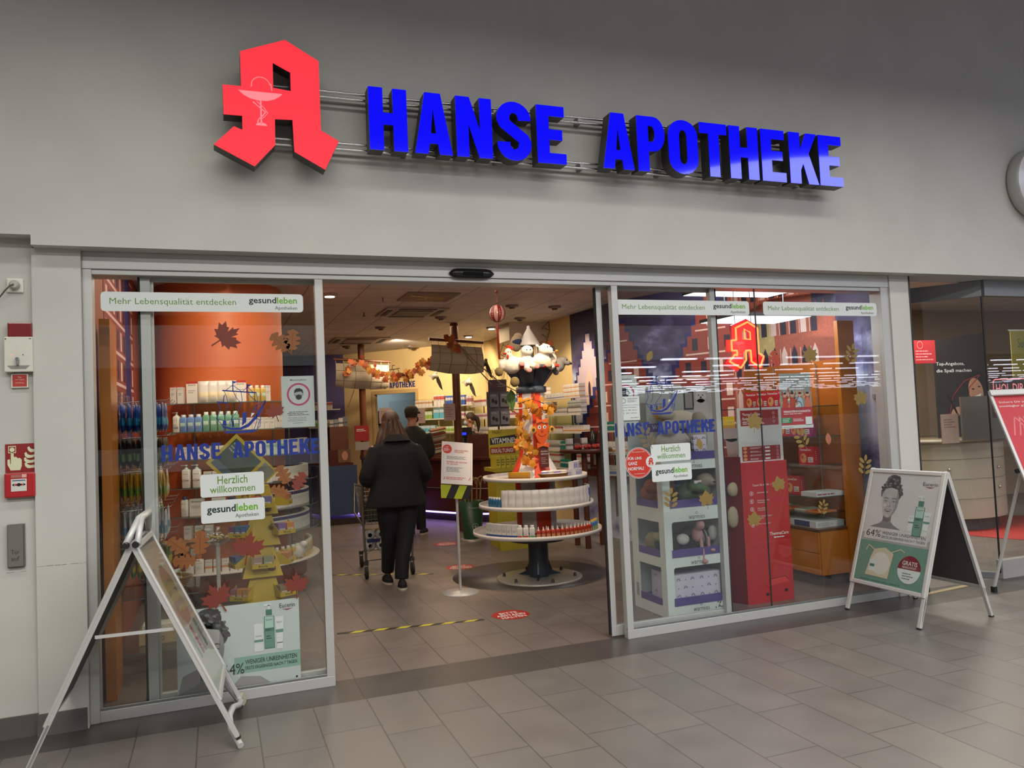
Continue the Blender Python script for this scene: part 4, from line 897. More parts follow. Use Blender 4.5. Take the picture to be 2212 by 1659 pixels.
def board_art(A, x, z, w_, h):
    A.rect(x, z, x+w_, z+h*.37, TEAL); A.poly([(x, z+h*.37), (x+w_, z+h*.37), (x+w_, z+h*.44), (x+w_*.8, z+h*.40), (x+w_*.2, z+h*.46), (x, z+h*.44)], G(170)); A.up()
    portrait(A, x+w_*.33, z+h*.73, h*.25); A.rect(x+w_*.04, z+h*.385, x+w_*.96, z+h*.495, PAPW); A.up(2)
    pbottle(A, x+w_*.69, z+h*.50, w_*.09, h*.14, 'tube'); pbottle(A, x+w_*.79, z+h*.46, w_*.125, h*.36, 'pump'); pbottle(A, x+w_*.90, z+h*.48, w_*.10, h*.20, 'tube')
    A.rect(x+w_*.62, z+h*.385, x+w_*.96, z+h*.46, PAPW) if 0 else None
    eulogo(A, x+w_*.97, z+h*.91, h*.032, w_=w_*.20)
    A.up(2); A.text('64%', x+w_*.07, z+h*.41, h*.062, INK, w=w_*.22); A.text('WENIGER UNREINHEITEN', x+w_*.31, z+h*.44, h*.028, INK, w=w_*.62); A.text('ERSTE ERGEBNISSE NACH 7 TAGEN', x+w_*.31, z+h*.405, h*.022, INK, w=w_*.62)
    CL = mat('#cdbfa2', .7); A.poly([(x+w_*.16, z+h*.06), (x+w_*.50, z+h*.055), (x+w_*.53, z+h*.28), (x+w_*.40, z+h*.325), (x+w_*.24, z+h*.30), (x+w_*.20, z+h*.22)], CL); A.line([(x+w_*.25, z+h*.29), (x+w_*.14, z+h*.33), (x+w_*.12, z+h*.28)], .008, CL); A.line([(x+w_*.5, z+h*.29), (x+w_*.62, z+h*.33), (x+w_*.68, z+h*.31)], .008, CL); A.up()
    A.ell(x+w_*.36, z+h*.18, w_*.14, h*.10, mat('#d8d3ca')); A.up(); A.rect(x+w_*.20, z+h*.10, x+w_*.29, z+h*.20, PWHITE); A.up(); A.rect(x+w_*.21, z+h*.14, x+w_*.28, z+h*.165, TEALD)
    cx, cz, r = x+w_*.78, z+h*.17, w_*.16; A.ell(cx, cz, r, r, PWHITE, 32); A.up(); A.poly([(cx+r*math.cos(math.radians(a)), cz+r*math.sin(math.radians(a))) for a in range(0, 181, 12)], BORD); A.up(); A.text('GRATIS', cx, cz+r*.30, r*.30, PWHITE, w=r*1.3, align='C', bold=0.0090); A.text('REINIGUNGSSET', cx, cz+r*.08, r*.15, PWHITE, w=r*1.2, align='C'); A.lines(cx-r*.5, cz-r*.75, cx+r*.55, cz-r*.2, 3, INKG); A.lines(x+w_*.1, z+h*.012, x+w_*.95, z+h*.03, 1, TEALD)
def plain_art(A, x, z, w_, h): 
    A.rect(x, z, x+w_, z+h, mat('#b7ad9c', .5, vary=.1)); A.up(); A.ell(x+w_*.5, z+h*.7, w_*.28, h*.14, mat('#8d7a66')); A.up(); A.ell(x+w_*.5, z+h*.55, w_*.3, h*.12, mat('#a58f7c')); A.up(); A.rect(x, z, x+w_, z+h*.3, mat('#cfcabf')); A.up()
    for k in range(4): A.rect(x+w_*(.15+.18*k), z+h*.22, x+w_*(.27+.18*k), z+h*.42, mat(['#8f9c93', '#a14a4a', '#b9b5ac', '#6c7f78'][k]))
aframe('silver folding board with the grey face and green offer poster, right of the shop', (4.93, 4.243, 1.085), (4.575, 4.245, 0), (5.287, 4.247, 0), (0, .70, 0), board_art, plain_art)
t, T, wn, wl = aframe('silver folding board seen edge on at the left of the shop front', (-.405, 4.385, 1.06), (-.90, 4.46, 0), (.072, 4.31, .045), (.03, .60, 0), plain_art, plain_art)
LG = mat('#c9cac7', .38, .25)
b = MB()
for s_, dx in ((-1, -.03), (1, .03)):
    b.tube([(T.x+dx*.9, T.y-.02, T.z+.0), (T.x+dx*.9, T.y-.02, T.z+.0), (T.x+dx*.2+.03, T.y+.10, T.z+.115), (T.x+dx*.2+.05, T.y+.35, T.z+.12), (T.x+dx, T.y+.60, T.z)], .016, LG, 10)
part('handle', b, t)
for dx in (-.024, .018):
    b = MB(); b.tube([(T.x+dx, T.y-.03, T.z-.002), (T.x+dx, T.y-.021, T.z-.002)], .017, BLACK, 14); part('end_cap', b, t)
b = MB(); b.beam(at_y(205, 1377, 4.40), at_y(376, 1358, 4.37), .016, .006, LG); part('crossbar', b, t)
b = MB(); b.tube([at_y(455, 1240, 4.9), at_y(478, 1390, 4.9) if 0 else (-.10, 4.93, .42), (.04, 4.93, .10), (.07, 4.90, .06), (.075, 4.75, .055), (.055, 4.62, .10), (.045, 4.5, .10), (.05, 4.42, .06), (.082, 4.30, .017)], .0165, LG, 10) if 0 else b.tube([(-.10, 4.95, .42), (.03, 4.95, .12), (.075, 4.93, .06), (.095, 4.86, .055), (.085, 4.76, .07), (.05, 4.66, .095), (.03, 4.55, .09), (.035, 4.42, .06), (.078, 4.29, .018)], .0165, LG, 10)
part('base_tube', b, t)
b = MB(); b.tube([(.075, 4.975, .036), (.115, 4.955, .036)], .036, mat('#b9b49f', .6), 20); part('wheel', b, t)
# slanted poster stand at the right edge
t = thing('poster_stand', 'silver poster stand with red poster leaning at the right edge', 'sign', (6.4, 4.5, 0))
SIL = mat('#c8c7c4', .4, .3, vary=.02)
A0 = at_y(2136, 850, 4.75); A1 = A0+Vector((.36, -.10, 0)); dn = (at_y(2235, 1090, 4.38)-A0).normalized(); wn = (A1-A0).normalized(); nn = wn.cross(dn).normalized()
if nn.y > 0: nn = -nn
b = MB(); b.obox(A0-wn*.01-dn*.02, wn*.40, dn*.055, nn*.035, SIL); part('clamp', b, t, bevel=.008)
b = MB(); b.obox(A0-wn*.012, wn*.025, dn*1.25, nn*.02, SIL); b.obox(A0+wn*.365, wn*.025, dn*1.25, nn*.02, SIL); part('frame', b, t, bevel=.004)
b = MB(); A = Art(lambda u, v, w_: A0+wn*(.013+u)+dn*(1.22-v)+nn*(.005+w_), b, base=0); A.rect(0, 0, .352, 1.2, mat('#bf2a33', .5)); A.up(); A.text('Sichere Dir jetzt', .176, 1.12, .022, STK, w=.28, align='C'); A.text('unschlagbar günstig', .176, 1.085, .022, STK, w=.30, align='C')
for k in range(5): A.line([(.06+.05*k, .84), (.10+.05*k, .95), (.12+.04*k, 1.0), (.17+.03*k, .92), (.14+.04*k, .80)], .012, mat('#d9737a')); A.up(.3)
A.ell(.29, .84, .05, .06, STK); A.rrect(.16, .60, .34, .78, .01, mat('#4a4f63')); A.ell(.2, .45, .15, .2, mat('#d04a52')); part('poster', b, t)
f0 = Vector((5.98, 4.78, .0)); b = MB(); b.beam(f0+Vector((0, 0, .03)), A0+dn*.42+wn*.19-nn*.02, .024, .014, SIL); part('leg', b, t); b = MB(); b.box((5.963, 4.763, 0), (5.997, 4.797, .045), RUBBER); part('foot_cap', b, t)
b = MB(); b.beam(A0+dn*1.22+wn*.0, Vector((A0.x+dn.x*1.70, A0.y+dn.y*1.70, .0)), .024, .014, SIL); b.beam(A0+dn*1.22+wn*.37, Vector((A0.x+dn.x*1.70+wn.x*.37, A0.y+dn.y*1.70+wn.y*.37, .0)), .024, .014, SIL); part('leg', b, t)
b = MB(); q = A0+dn*.66-wn*.02-nn*.01; b.obox(q, wn*.03, dn*.03, -nn*.03, BLACK); part('joint', b, t)
# ================================================================ PRODUCTS (local origin at the base, front faces -y)
PW = mat('#d9d4cc', .45, vary=.02); PWT = mat('#cfcac4', .35, vary=.02); PRED = mat('#b3202c', .4, vary=.03); PINKB = mat('#a2246c', .4, vary=.03)
FR = lambda y: plane((0, y, 0), (1, 0, 0), (0, 0, 1))
_PC = {}
def box_mesh(w_, d, h, base='#d9d4cc', bands=(), brand=None, bc='#4a4a4a', lines=2, side=None):
    """carton: bands = [(z0,z1,hex)] fractions on the front, brand = printed word"""
    k = (w_, d, h, base, tuple(bands), brand, bc, lines)
    if k in _PC: return _PC[k]
    b = MB(); b.box((-w_/2, 0, 0), (w_/2, d, h), mat(base, .45, vary=.02)); A = Art(FR(0), b, base=.0004, step=.0002)
    for z0, z1, c in bands:
        A.rect(-w_/2, z0*h, w_/2, z1*h, mat(c, .45, vary=.02)); b.add([(w_/2+.0004, 0, z0*h), (w_/2+.0004, d, z0*h), (w_/2+.0004, d, z1*h), (w_/2+.0004, 0, z1*h)], [(0, 1, 2, 3)], mat(c, .45, vary=.02)); b.add([(-w_/2-.0004, 0, z0*h), (-w_/2-.0004, d, z0*h), (-w_/2-.0004, d, z1*h), (-w_/2-.0004, 0, z1*h)], [(0, 1, 2, 3)], mat(c, .45, vary=.02))
        if z1 > .99: b.add([(-w_/2, 0, h+.0004), (w_/2, 0, h+.0004), (w_/2, d, h+.0004), (-w_/2, d, h+.0004)], [(0, 1, 2, 3)], mat(c, .45, vary=.02))
    A.up()
    if brand: A.text(brand, 0, h*.80, min(h*.09, w_*.16), mat(bc), w=w_*.66, align='C', bold=.01)
    if lines: A.lines(-w_*.34, h*.45, w_*.34, h*.62, lines, mat('#8b8a86'), seed=int(w_*1e4))
    _PC[k] = b.mesh('box'); return _PC[k]
class Kit:
    """first placing uses the prototype itself, later ones are copies"""
    def __init__(s, name, cat, parts, rot90=False): s.name, s.cat, s.parts, s.root = name, cat, parts, None
    def put(s, loc, rz, label, group=None):
        if s.root is None:
            t = thing(s.name, label, s.cat, loc, group, rz); s.root = t
            for pn, me, lb in s.parts:
                o = link(pn, me, t)
                if lb: o['label'] = lb
            return t
        r = dup(s.root, loc, rz, label, group)
        if not group and 'group' in r: del r['group']
        return r
def one(name, me, label, cat, loc, rz=0, group=None, sc=1):
    o = link(name, me, None, loc); o.rotation_euler[2] = rz; o['label'] = label; o['category'] = cat
    if sc != 1: o.scale = (sc, sc, sc)
    if group: o['group'] = group
    return o
def rbox(b, w_, d, h, m, r=.25, z0=0, n=5):
    P = []
    for cx, cy, a in ((w_/2-d*r, d/2-d*r, 0), (-w_/2+d*r, d/2-d*r, 90), (-w_/2+d*r, -d/2+d*r, 180), (w_/2-d*r, -d/2+d*r, 270)):
        for k in range(n): t = math.radians(a+k*90/(n-1)); P.append((cx+d*r*math.cos(t), cy+d*r*math.sin(t)))
    n_ = len(P); V = []; 
    for z, s in ((0, .94), (h*.02, 1), (h*.88, 1), (h*.96, .86), (h, .6)): V += [(x*s, y*s, z0+z) for x, y in P]
    f = [(j*n_+i, j*n_+(i+1) % n_, (j+1)*n_+(i+1) % n_, (j+1)*n_+i) for j in range(4) for i in range(n_)]
    b.add(V, f, m, True); b.add(V[:n_], [tuple(range(n_))[::-1]], m); b.add(V[-n_:], [tuple(range(n_))], m)
def kit_bottle(name, w_, d, h, col, capcol, cap='flat', brand='', band=None, cat='bottle', trans=False):
    m = mat(col, .3, vary=.02) if not trans else mat(col, .12, vary=.02, coat=.6)
    b = MB(); rbox(b, w_, d, h, m); A = Art(FR(-d/2), b, base=.0006, step=.0003)
    if trans: A.rect(-w_*.36, h*.12, w_*.36, h*.62, mat('#d5ddd8', .5)) if 0 else A.rect(-w_*.34, h*.4, w_*.34, h*.62, mat('#b9cfc4', .5, vary=0)); A.up()
    if band: A.rect(-w_*.42, h*band[0], w_*.42, h*band[1], mat(band[2], .5)); A.up()
    if brand: A.text(brand, 0, h*.72, h*.05, mat('#4a4a4a'), w=w_*.62, align='C'); 
    A.lines(-w_*.3, h*.3, w_*.3, h*.5, 3, mat('#a5a29c'), seed=3)
    body = b.mesh('body'); c = MB(); cm = mat(capcol, .35)
    if cap == 'flat': c.lathe((0, 0, h*.99), [(d*.42, 0), (d*.42, h*.16), (d*.36, h*.18)], cm, 12, sx=w_/d*.8 if w_ > d else 1)
    elif cap == 'pump':
        c.lathe((0, 0, h*.99), [(d*.32, 0), (d*.32, h*.08), (d*.12, h*.09), (d*.12, h*.17), (d*.26, h*.17), (d*.26, h*.23), (d*.1, h*.24)], cm, 12); c.box((-w_*.62, -d*.12, h*1.19), (0, d*.12, h*1.22), cm)
    elif cap == 'spray':
        c.lathe((0, 0, h*.99), [(d*.28, 0), (d*.28, h*.06), (d*.16, h*.08), (d*.2, h*.22), (d*.12, h*.34), (d*.12, h*.36)], cm, 12)
    elif cap == 'trigger':
        c.lathe((0, 0, h*.99), [(d*.28, 0), (d*.25, h*.08), (d*.25, h*.16)], cm, 12); c.box((-w_*.5, -d*.2, h*1.14), (w_*.22, d*.2, h*1.26), cm); c.box((-w_*.34, -d*.12, h*.98), (-w_*.26, d*.12, h*1.15), cm)
    return Kit(name, cat, [('body', body, None), ('cap', c.mesh('cap'), None)])
def pouch_mesh(w_, h, base, top=None, brand=None, t=.03, pat='#ffffff'):
    b = MB(); m = mat(base, .3, vary=.05); V = []; nx, nz = 6, 8
    for sgn in (-1, 1):
        for j in range(nz+1):
            for i in range(nx+1):
                u, v = i/nx*2-1, j/nz*2-1; th = t/2*max(0, (1-u**4)*(1-abs(v)**3))**.6*(1.2 if v < 0 else .8); V.append((u*w_/2*(1-.05*abs(v)), sgn*th, (v+1)/2*h))
    n1 = (nx+1)*(nz+1); f = []; fm = []
    for s_ in (0, 1):
        for j in range(nz):
            for i in range(nx):
                a = s_*n1+j*(nx+1)+i; q = (a, a+1, a+nx+2, a+nx+1); f.append(q if s_ == 0 else q[::-1]); fm.append(j)
    b.add(V, f, m, True)
    if top:
        k = b.mi(mat(top, .3, vary=.05)); k2 = b.mi(mat(pat, .3, vary=.1))
        for i, j in enumerate(fm):
            if j >= 6: b.m[i] = k
            elif j in (2, 3): b.m[i] = k2
    return b.mesh('pouch')
def tube_mesh(r, h, col, capc):
    b = MB(); m = mat(col, .35, vary=.02); V = []; n = 14
    for z, a, c in ((h*.16, 1, 1), (h*.5, 1, .8), (h*.8, 1.05, .45), (h, 1.12, .06)): V += [(r*a*math.cos(2*PI*i/n), r*c*math.sin(2*PI*i/n), z) for i in range(n)]
    b.add(V, [(j*n+i, j*n+(i+1) % n, (j+1)*n+(i+1) % n, (j+1)*n+i) for j in range(3) for i in range(n)], m, True); b.add(V[-n:], [tuple(range(n))], m)
    b.lathe((0, 0, 0), [(r*.8, 0), (r*.85, h*.16)], mat(capc, .4), 12)
    A = Art(FR(-r*.95), b, base=.001); A.lines(-r*.6, h*.4, r*.6, h*.6, 3, mat('#9a9a98'), seed=2); return b.mesh('tube')
def voxel(name, mb, size=.008, smooth=6):
    """merge overlapping soft forms into one continuous skin"""
    me = mb.mesh(name); ob = bpy.data.objects.new('tmp', me); COL.objects.link(ob)
    r = ob.modifiers.new('r', 'REMESH'); r.mode = 'VOXEL'; r.voxel_size = size; r.use_smooth_shade = True
    if smooth: s_ = ob.modifiers.new('s', 'SMOOTH'); s_.factor = .5; s_.iterations = smooth
    dg = bpy.context.evaluated_depsgraph_get(); dg.update(); out = bpy.data.meshes.new_from_object(ob.evaluated_get(dg))
    bpy.data.objects.remove(ob); bpy.data.meshes.remove(me)
    out.materials.clear()
    for m in mb.mats[:1]: out.materials.append(m)
    for p in out.polygons: p.material_index = 0; p.use_smooth = True
    out.name = name; return out
def vpart(name, mb, parent, size=.008, label=None, smooth=6):
    og = ORI[parent.name]; mb.v = [tuple(Vector(p)-og) for p in mb.v]
    o = link(name, voxel(name, mb, size, smooth), parent); ORI[o.name] = og
    if label: o['label'] = label
    return o
# ================================================================ LEFT SHOP WINDOW: DRUM SHELF
DC = Vector((.06, 8.6, 0)); ORANGE = mat('#c7612c', .5, vary=.04, scale=4)
b = MB(); b.lathe((DC.x, DC.y, .3), [(.615, 0), (.615, 2.75)], ORANGE, 64); struct('pillar_orange', b, 'orange round column behind the shelves')
t = thing('wall_shelf', 'curved glass wall shelf on a red wood base around the orange column', 'shelf', (DC.x, DC.y, 0))
b = MB(); b.lathe((DC.x, DC.y, .13), [(.80, 0), (.80, .18)], mat('#7d3a26', .35, vary=.15, scale=8), 48); part('base', b, t)
b = MB(); b.lathe((DC.x, DC.y, 0), [(.72, 0), (.72, .13)], mat('#6f6a68', .3, .4), 48); part('plinth', b, t)
SZ = [1.87, 1.61, 1.36, 1.10, .84, .61, .32]
A0_, A1_ = math.radians(-122), math.radians(28)
for k, z in enumerate(SZ):
    b = MB(); m = SHELFGLASS if k < 6 else mat('#d7cfc6', .3, emit=0)
    N_ = 36; out = [(DC.x+.93*math.cos(A0_+(A1_-A0_)*i/N_), DC.y+.93*math.sin(A0_+(A1_-A0_)*i/N_)) for i in range(N_+1)]; inn = [(DC.x+.62*math.cos(A0_+(A1_-A0_)*i/N_), DC.y+.62*math.sin(A0_+(A1_-A0_)*i/N_)) for i in range(N_+1)][::-1]
    b.prism(out+inn, lambda u, v, w_: Vector((u, v, z+w_)), -.008, 0, m)
    e = mat('#56625c', .3) if k < 6 else m
    V = [(x, y, z-.0085) for x, y in out]+[(x*1.0, y, z+.0005) for x, y in out]; V = [(DC.x+(x-DC.x)*1.001, DC.y+(y-DC.y)*1.001, zz) for x, y, zz in V]; n_2 = len(out); b.add(V, [(i, i+1, n_2+i+1, n_2+i) for i in range(n_2-1)], e)
    part('shelf_board', b, t)
for a in (-112, -80, -45, -10):
    b = MB(); a_ = math.radians(a); b.tube([(DC.x+.66*math.cos(a_), DC.y+.66*math.sin(a_), .31), (DC.x+.66*math.cos(a_), DC.y+.66*math.sin(a_), 1.87)], .008, ALUD, 8); part('upright', b, t)
def on_drum(a_deg, z, r=.84):
    a = math.radians(a_deg); return (DC.x+r*math.cos(a), DC.y+r*math.sin(a), z), a+PI/2
refill = pouch_mesh(.10, .20, '#d3cbc4', '#c9bdb6', t=.05, pat='#d9c7a6')
slim = box_mesh(.052, .05, .165, '#dbd2ca', ((.93, 1, '#b8402f'),), 'Eucerin'); tallb = box_mesh(.10, .05, .20, '#d9d0c8', ((.90, 1, '#b03028'),), 'Eucerin')
sq = box_mesh(.055, .05, .11, '#d9d0c8', (), 'Eucerin'); med = box_mesh(.07, .05, .14, '#d8cfc8', (), 'Eucerin'); wide = box_mesh(.12, .06, .155, '#d9d1cb', (), 'Eucerin', lines=4)
thin = box_mesh(.030, .05, .13, '#d6cec6', ((.0, .06, '#777070'),), None); redthin = box_mesh(.032, .05, .14, '#d9d2cc', ((.80, .9, '#a83434'),), None); purt = box_mesh(.034, .05, .15, '#d5d0cc', ((.76, .96, '#3c3466'),), None)
orb = box_mesh(.060, .05, .115, '#dad2ca', ((.35, .5, '#d08448'),), 'Eucerin'); grn = box_mesh(.04, .05, .12, '#bfcfc0', ((.6, .8, '#7fae92'),), None)
K_pump = kit_bottle('pump_bottle', .062, .045, .15, '#dcd6ce', '#d3cec8', 'pump', 'Eucerin', (.2, .34, '#8a8f99')); K_pump2 = kit_bottle('pump_bottle', .075, .05, .17, '#dcd6ce', '#cfc9c2', 'pump', 'Eucerin', (.38, .42, '#8a3a40'))
K_blue = kit_bottle('cleanser_bottle', .066, .045, .135, '#6f8ec2', '#c9c9d4', 'flat', '', None, 'bottle', True); K_green = kit_bottle('cleanser_bottle', .062, .045, .15, '#6d9c84', '#cfd4cf', 'flat', '', None, 'bottle', True)
K_tall = kit_bottle('lotion_bottle', .062, .045, .155, '#dbd5cd', '#3a335c', 'flat', 'Eucerin'); K_or = kit_bottle('sun_spray_bottle', .075, .05, .13, '#dcd6ce', '#d9772e', 'trigger', 'Eucerin'); K_yel = kit_bottle('oil_bottle', .05, .045, .13, '#c9a95a', '#d9d2c9', 'flat', '', None, 'bottle', True)
K_deo = kit_bottle('spray_can', .036, .036, .12, '#d4d0cd', '#c9c6c2', 'flat'); 
def run(shelf, items, a0, r=.84, end=12):
    """items: (width, maker) laid side by side round the drum, starting at angle a0"""
    a = a0
    for w_, fn, gap in items:
        a += math.degrees((w_/2)/r); p, rz = on_drum(a, SZ[shelf]+.001, r); fn(p, rz); a += math.degrees((w_/2+gap)/r)
    w_, fn, gap = items[-1]
    while a < end:
        a += math.degrees((w_/2)/r); p, rz = on_drum(a, SZ[shelf]+.001, r); fn(p, rz); a += math.degrees((w_/2+max(gap, .003))/r)
    return a
def B(me, label, group=None, name='product_box', cat='box', sc=1): return lambda p, rz: one(name, me, label, cat, p, rz, group, sc)
def Kp(k, label, group=None): return lambda p, rz: k.put(p, rz, label, group)
R_ = random.Random(11)
L1 = 'on the top glass shelf of the drum'; 
run(0, [(.052, B(slim, 'slim white carton with red top, first from the left on the top drum shelf'), .02), (.052, B(slim, 'slim white carton with red top, second from the left on the top drum shelf'), .035), (.10, B(tallb, 'tall wide white carton with red top on the top drum shelf'), .008)]
 +[(.09, B(refill, 'white refill pouch '+L1, 'refill pouches on the top drum shelf', 'refill_pouch', 'pouch'), -.01)]*4+[(.10, B(tallb, 'tall wide white carton between the pouches and the yellow oils'), .02)]+[(.05, Kp(K_yel, 'pale yellow oil bottle '+L1, 'oil bottles on the top drum shelf'), .008)]*3+[(.052, B(slim, 'slim white carton at the right end of the top drum shelf'), .01)], -122, end=-200)
run(1, [(.062, Kp(K_pump, 'white pump bottle at the left end of the second drum shelf'), .003)]+[(.066, Kp(K_blue, 'clear blue cleanser bottle on the second drum shelf', 'blue cleansers on the second drum shelf'), .002)]*3+[(.062, Kp(K_green, 'clear green cleanser bottle on the second drum shelf', 'green cleansers on the second drum shelf'), .002)]*5
 +[(.055, B(sq, 'square white carton right of the green cleansers, second drum shelf', 'square cartons on the second drum shelf'), .004)]*6+[(.030, B(thin, 'thin white carton at the right of the second drum shelf', 'thin cartons on the second drum shelf'), .003)]*11, -120)
run(2, [(.055, B(sq, 'small white carton on the third drum shelf behind the blue lettering', 'cartons on the third drum shelf'), .01)]*8+[(.07, B(med, 'mid sized white carton on the third drum shelf right of the yellow diamond', 'mid cartons on the third drum shelf'), .008)]*4+[(.04, B(grn, 'pale green striped carton on the third drum shelf', 'green cartons on the third drum shelf'), .003)]*5+[(.07, B(med, 'white carton at the right end of the third drum shelf', 'right end cartons on the third drum shelf'), 0)], -119)
run(3, [(.075, Kp(K_pump2, 'white pump bottle with a dark red stripe, fourth drum shelf', 'pump bottles on the fourth drum shelf'), .02)]*2+[(.07, B(med, 'white carton beside the pump bottles on the fourth drum shelf'), .006), (.07, B(med, 'white carton second from the pump bottles on the fourth drum shelf'), .14), (.055, B(sq, 'short white carton right of the yellow diamond on the fourth drum shelf'), .005), (.07, B(med, 'taller white carton right of the yellow diamond on the fourth drum shelf'), .01)]
 +[(.032, B(redthin, 'thin white carton with a red stripe on the fourth drum shelf', 'red striped cartons on the fourth drum shelf'), .003)]*6+[(.030, B(thin, 'thin white carton at the right of the fourth drum shelf', 'thin cartons on the fourth drum shelf'), .003)]*9, -115)
for a in (-109,): pass
run(4, [(.062, Kp(K_tall, 'white lotion bottle with a dark violet cap on the fifth drum shelf'), .01), (.12, B(wide, 'wide white twin carton on the fifth drum shelf'), .012), (.055, B(sq, 'short white carton on the fifth drum shelf beside the twin carton'), .01), (.12, B(wide, 'wide white carton behind the pale name sticker'), .12)]+[(.07, B(med, 'white carton on the fifth drum shelf right of the yellow display', 'cartons on the fifth drum shelf'), .006)]*4+[(.034, B(purt, 'thin white carton with a violet top on the fifth drum shelf', 'violet topped cartons on the fifth drum shelf'), .003)]*8, -116)
run(5, [(.07, B(med, 'tall white carton, first from the left on the sixth drum shelf'), .03), (.07, B(med, 'tall white carton, second from the left on the sixth drum shelf'), .02), (.07, B(med, 'tall white carton, third from the left on the sixth drum shelf'), .30)]+[(.036, Kp(K_deo, 'small white spray can on the sixth drum shelf', 'spray cans on the sixth drum shelf'), .012)]*5+[(.034, B(purt, 'thin white carton with a violet top on the sixth drum shelf', 'violet topped cartons on the sixth drum shelf'), .002)]*7, -115)
run(6, [(.075, Kp(K_or, 'white sun spray bottle with orange trigger head, lowest drum shelf', 'sun spray bottles on the lowest drum shelf'), .01)]*2+[(.060, B(orb, 'white carton with an orange band on the lowest drum shelf', 'orange banded cartons on the lowest drum shelf'), .012)]*5+[(.05, Kp(K_yel, 'yellow bottle at the right of the lowest drum shelf', 'yellow bottles on the lowest drum shelf'), .02)]*4, -114)
# plush sheep and black cat pack on the sixth shelf right side
p, rz = on_drum(-38, .33, .85); t = thing('plush_toy', 'small white plush ball beside a black cat figure low on the drum shelf', 'plush toy', p)
b = MB(); P_ = Vector(p); b.ell(P_+Vector((0, 0, .07)), (.07, .06, .07), mat('#cfc8c0', .9)); b.ell(P_+Vector((.05, -.02, .13)), (.04, .04, .035), mat('#cfc8c0', .9)); vpart('body', b, t)
# fluorescent troughs over the drum
for x0_, x1_, n_3 in ((-.29, .20, 'left'), (.26, .92, 'right')):
    t = thing('ceiling_light', 'white fluorescent trough over the orange column, %s one' % n_3, 'lamp', ((x0_+x1_)/2, 7.4, 3.0))
    b = MB(); b.box((x0_, 7.25, 2.965), (x1_, 7.60, 3.05), WHITE); part('housing', b, t); b = MB(); b.box((x0_+.02, 7.27, 2.955), (x1_-.02, 7.58, 2.966), mat('#fff8ea', .5, emit=4.5, vary=0)); part('diffuser', b, t)

# ---- wooden side fin and peg wall with hanging bags
b = MB(); b.box((-.66, 5.42, .0), (-.60, 5.75, 2.33), mat('#b5722a', .3, vary=.08, scale=5)); b.box((-.655, 5.44, 0), (-.605, 5.74, .16), mat('#8b8b8a', .4, .4)); solo('side_panel', b, 'tall orange wooden panel at the left end of the left window', 'panel', (-.63, 5.6, 0), bevel=.003)
t = thing('peg_wall', 'wire peg wall with hooks behind the orange wooden panel', 'shelf', (-.6, 6.3, 0))
b = MB()
for k in range(12): b.tube([(-.655, 5.8+k*.12, .55), (-.655, 5.8+k*.12, 1.92)], .003, CHROME, 5)
for k in range(46): b.tube([(-.65, 5.8, .55+k*.03), (-.65, 7.15, .55+k*.03)], .002, CHROME, 4)
part('grid', b, t)
rows = [at_y(280, y, 5.95).z for y in (872, 948, 1020, 1103, 1182)]
BAGC = [('#1f3f86', '#2a5aa6', '#2f86b0', 'blue'), ('#26231f', '#1d1c1a', '#5d7f4a', 'black'), ('#b28a22', '#c79a2a', '#6f8a3a', 'yellow'), ('#c9cdcb', '#b5bcbb', '#6d93a8', 'white'), ('#3f7a3c', '#2f6a30', '#b5a33c', 'green')]
RN = ['top', 'second', 'third', 'fourth', 'lowest']; seed = random.Random(3)
for k, z in enumerate(rows):
    base, top, pat, cn = BAGC[k]; H_ = .20
    me = pouch_mesh(.17, H_, base, top, pat=pat, t=.026); alt = pouch_mesh(.14, H_, ['#c9a53a', '#5b3f7a', '#c7b36a', '#3f8a4a', '#b8433c'][k], '#d8d0b0', pat='#c9c2a2', t=.026)
    for j in range(4):
        y = 5.86+j*.33; b = MB(); b.tube([(-.655, y, z), (-.30, y, z+.015), (-.285, y, z+.03)], .003, CHROME, 5); part('hook', b, t)
        for i in range(8 if j < 2 else 6):
            x = -.615+i*.040+seed.uniform(-.002, .002); mm = alt if (j >= 2 and i > 2) or (k == 2 and j == 1 and i > 5) else me
            o = one('sweets_bag', mm, ('%s sweets bag hanging on the %s row of hooks' % (cn, RN[k])) if mm is me else 'mixed coloured sweets bag at the back of the %s row of hooks' % RN[k], 'bag', (x, y, z-H_-.0), PI/2+seed.uniform(-.05, .05), ('%s bags on the %s hooks' % (cn, RN[k])) if mm is me else 'mixed bags at the back of the %s hooks' % RN[k])
            o.rotation_euler[0] = seed.uniform(-.06, .06)
# low glass shelves with baskets
BSK = mat('#8a6238', .7, vary=.3, scale=120)
def basket(p, r, h, label, sx=1.3, fill=None, seedn=1):
    t = thing('wicker_basket', label, 'basket', p); b = MB(); b.lathe(p, [(r*.75, 0), (r, h), (r*1.04, h), (r*1.04, h+.008), (r*.96, h+.008), (r*.93, h), (r*.7, .006)], BSK, 20, sx=sx)
    for k in range(5): b.tube([(p[0]+(r*(.78+.05*k))*sx*math.cos(a*PI/8), p[1]+r*(.78+.05*k)*math.sin(a*PI/8), p[2]+h*(.1+.2*k)) for a in range(16)], .003, mat('#a57a48', .7), 5, closed=True)
    part('bowl', b, t); return t
for z, y0, y1, nm in ((.47, 6.05, 6.7, 'upper'), (.17, 5.75, 6.4, 'lower')):
    b = MB(); b.box((-.70, y0, z), (-.14, y1, z+.008), SHELFGLASS); b.box((-.70, y0-.001, z), (-.14, y0, z+.008), mat('#56625c', .3)); solo('glass_shelf', b, '%s low glass shelf at the left end of the window' % nm, 'shelf', (-.37, y0, z))
basket((-.36, 6.35, .48), .13, .07, 'shallow wicker basket of packets on the upper low glass shelf'); basket((-.34, 6.6, .705), .12, .06, 'wicker basket under the hanging bags')
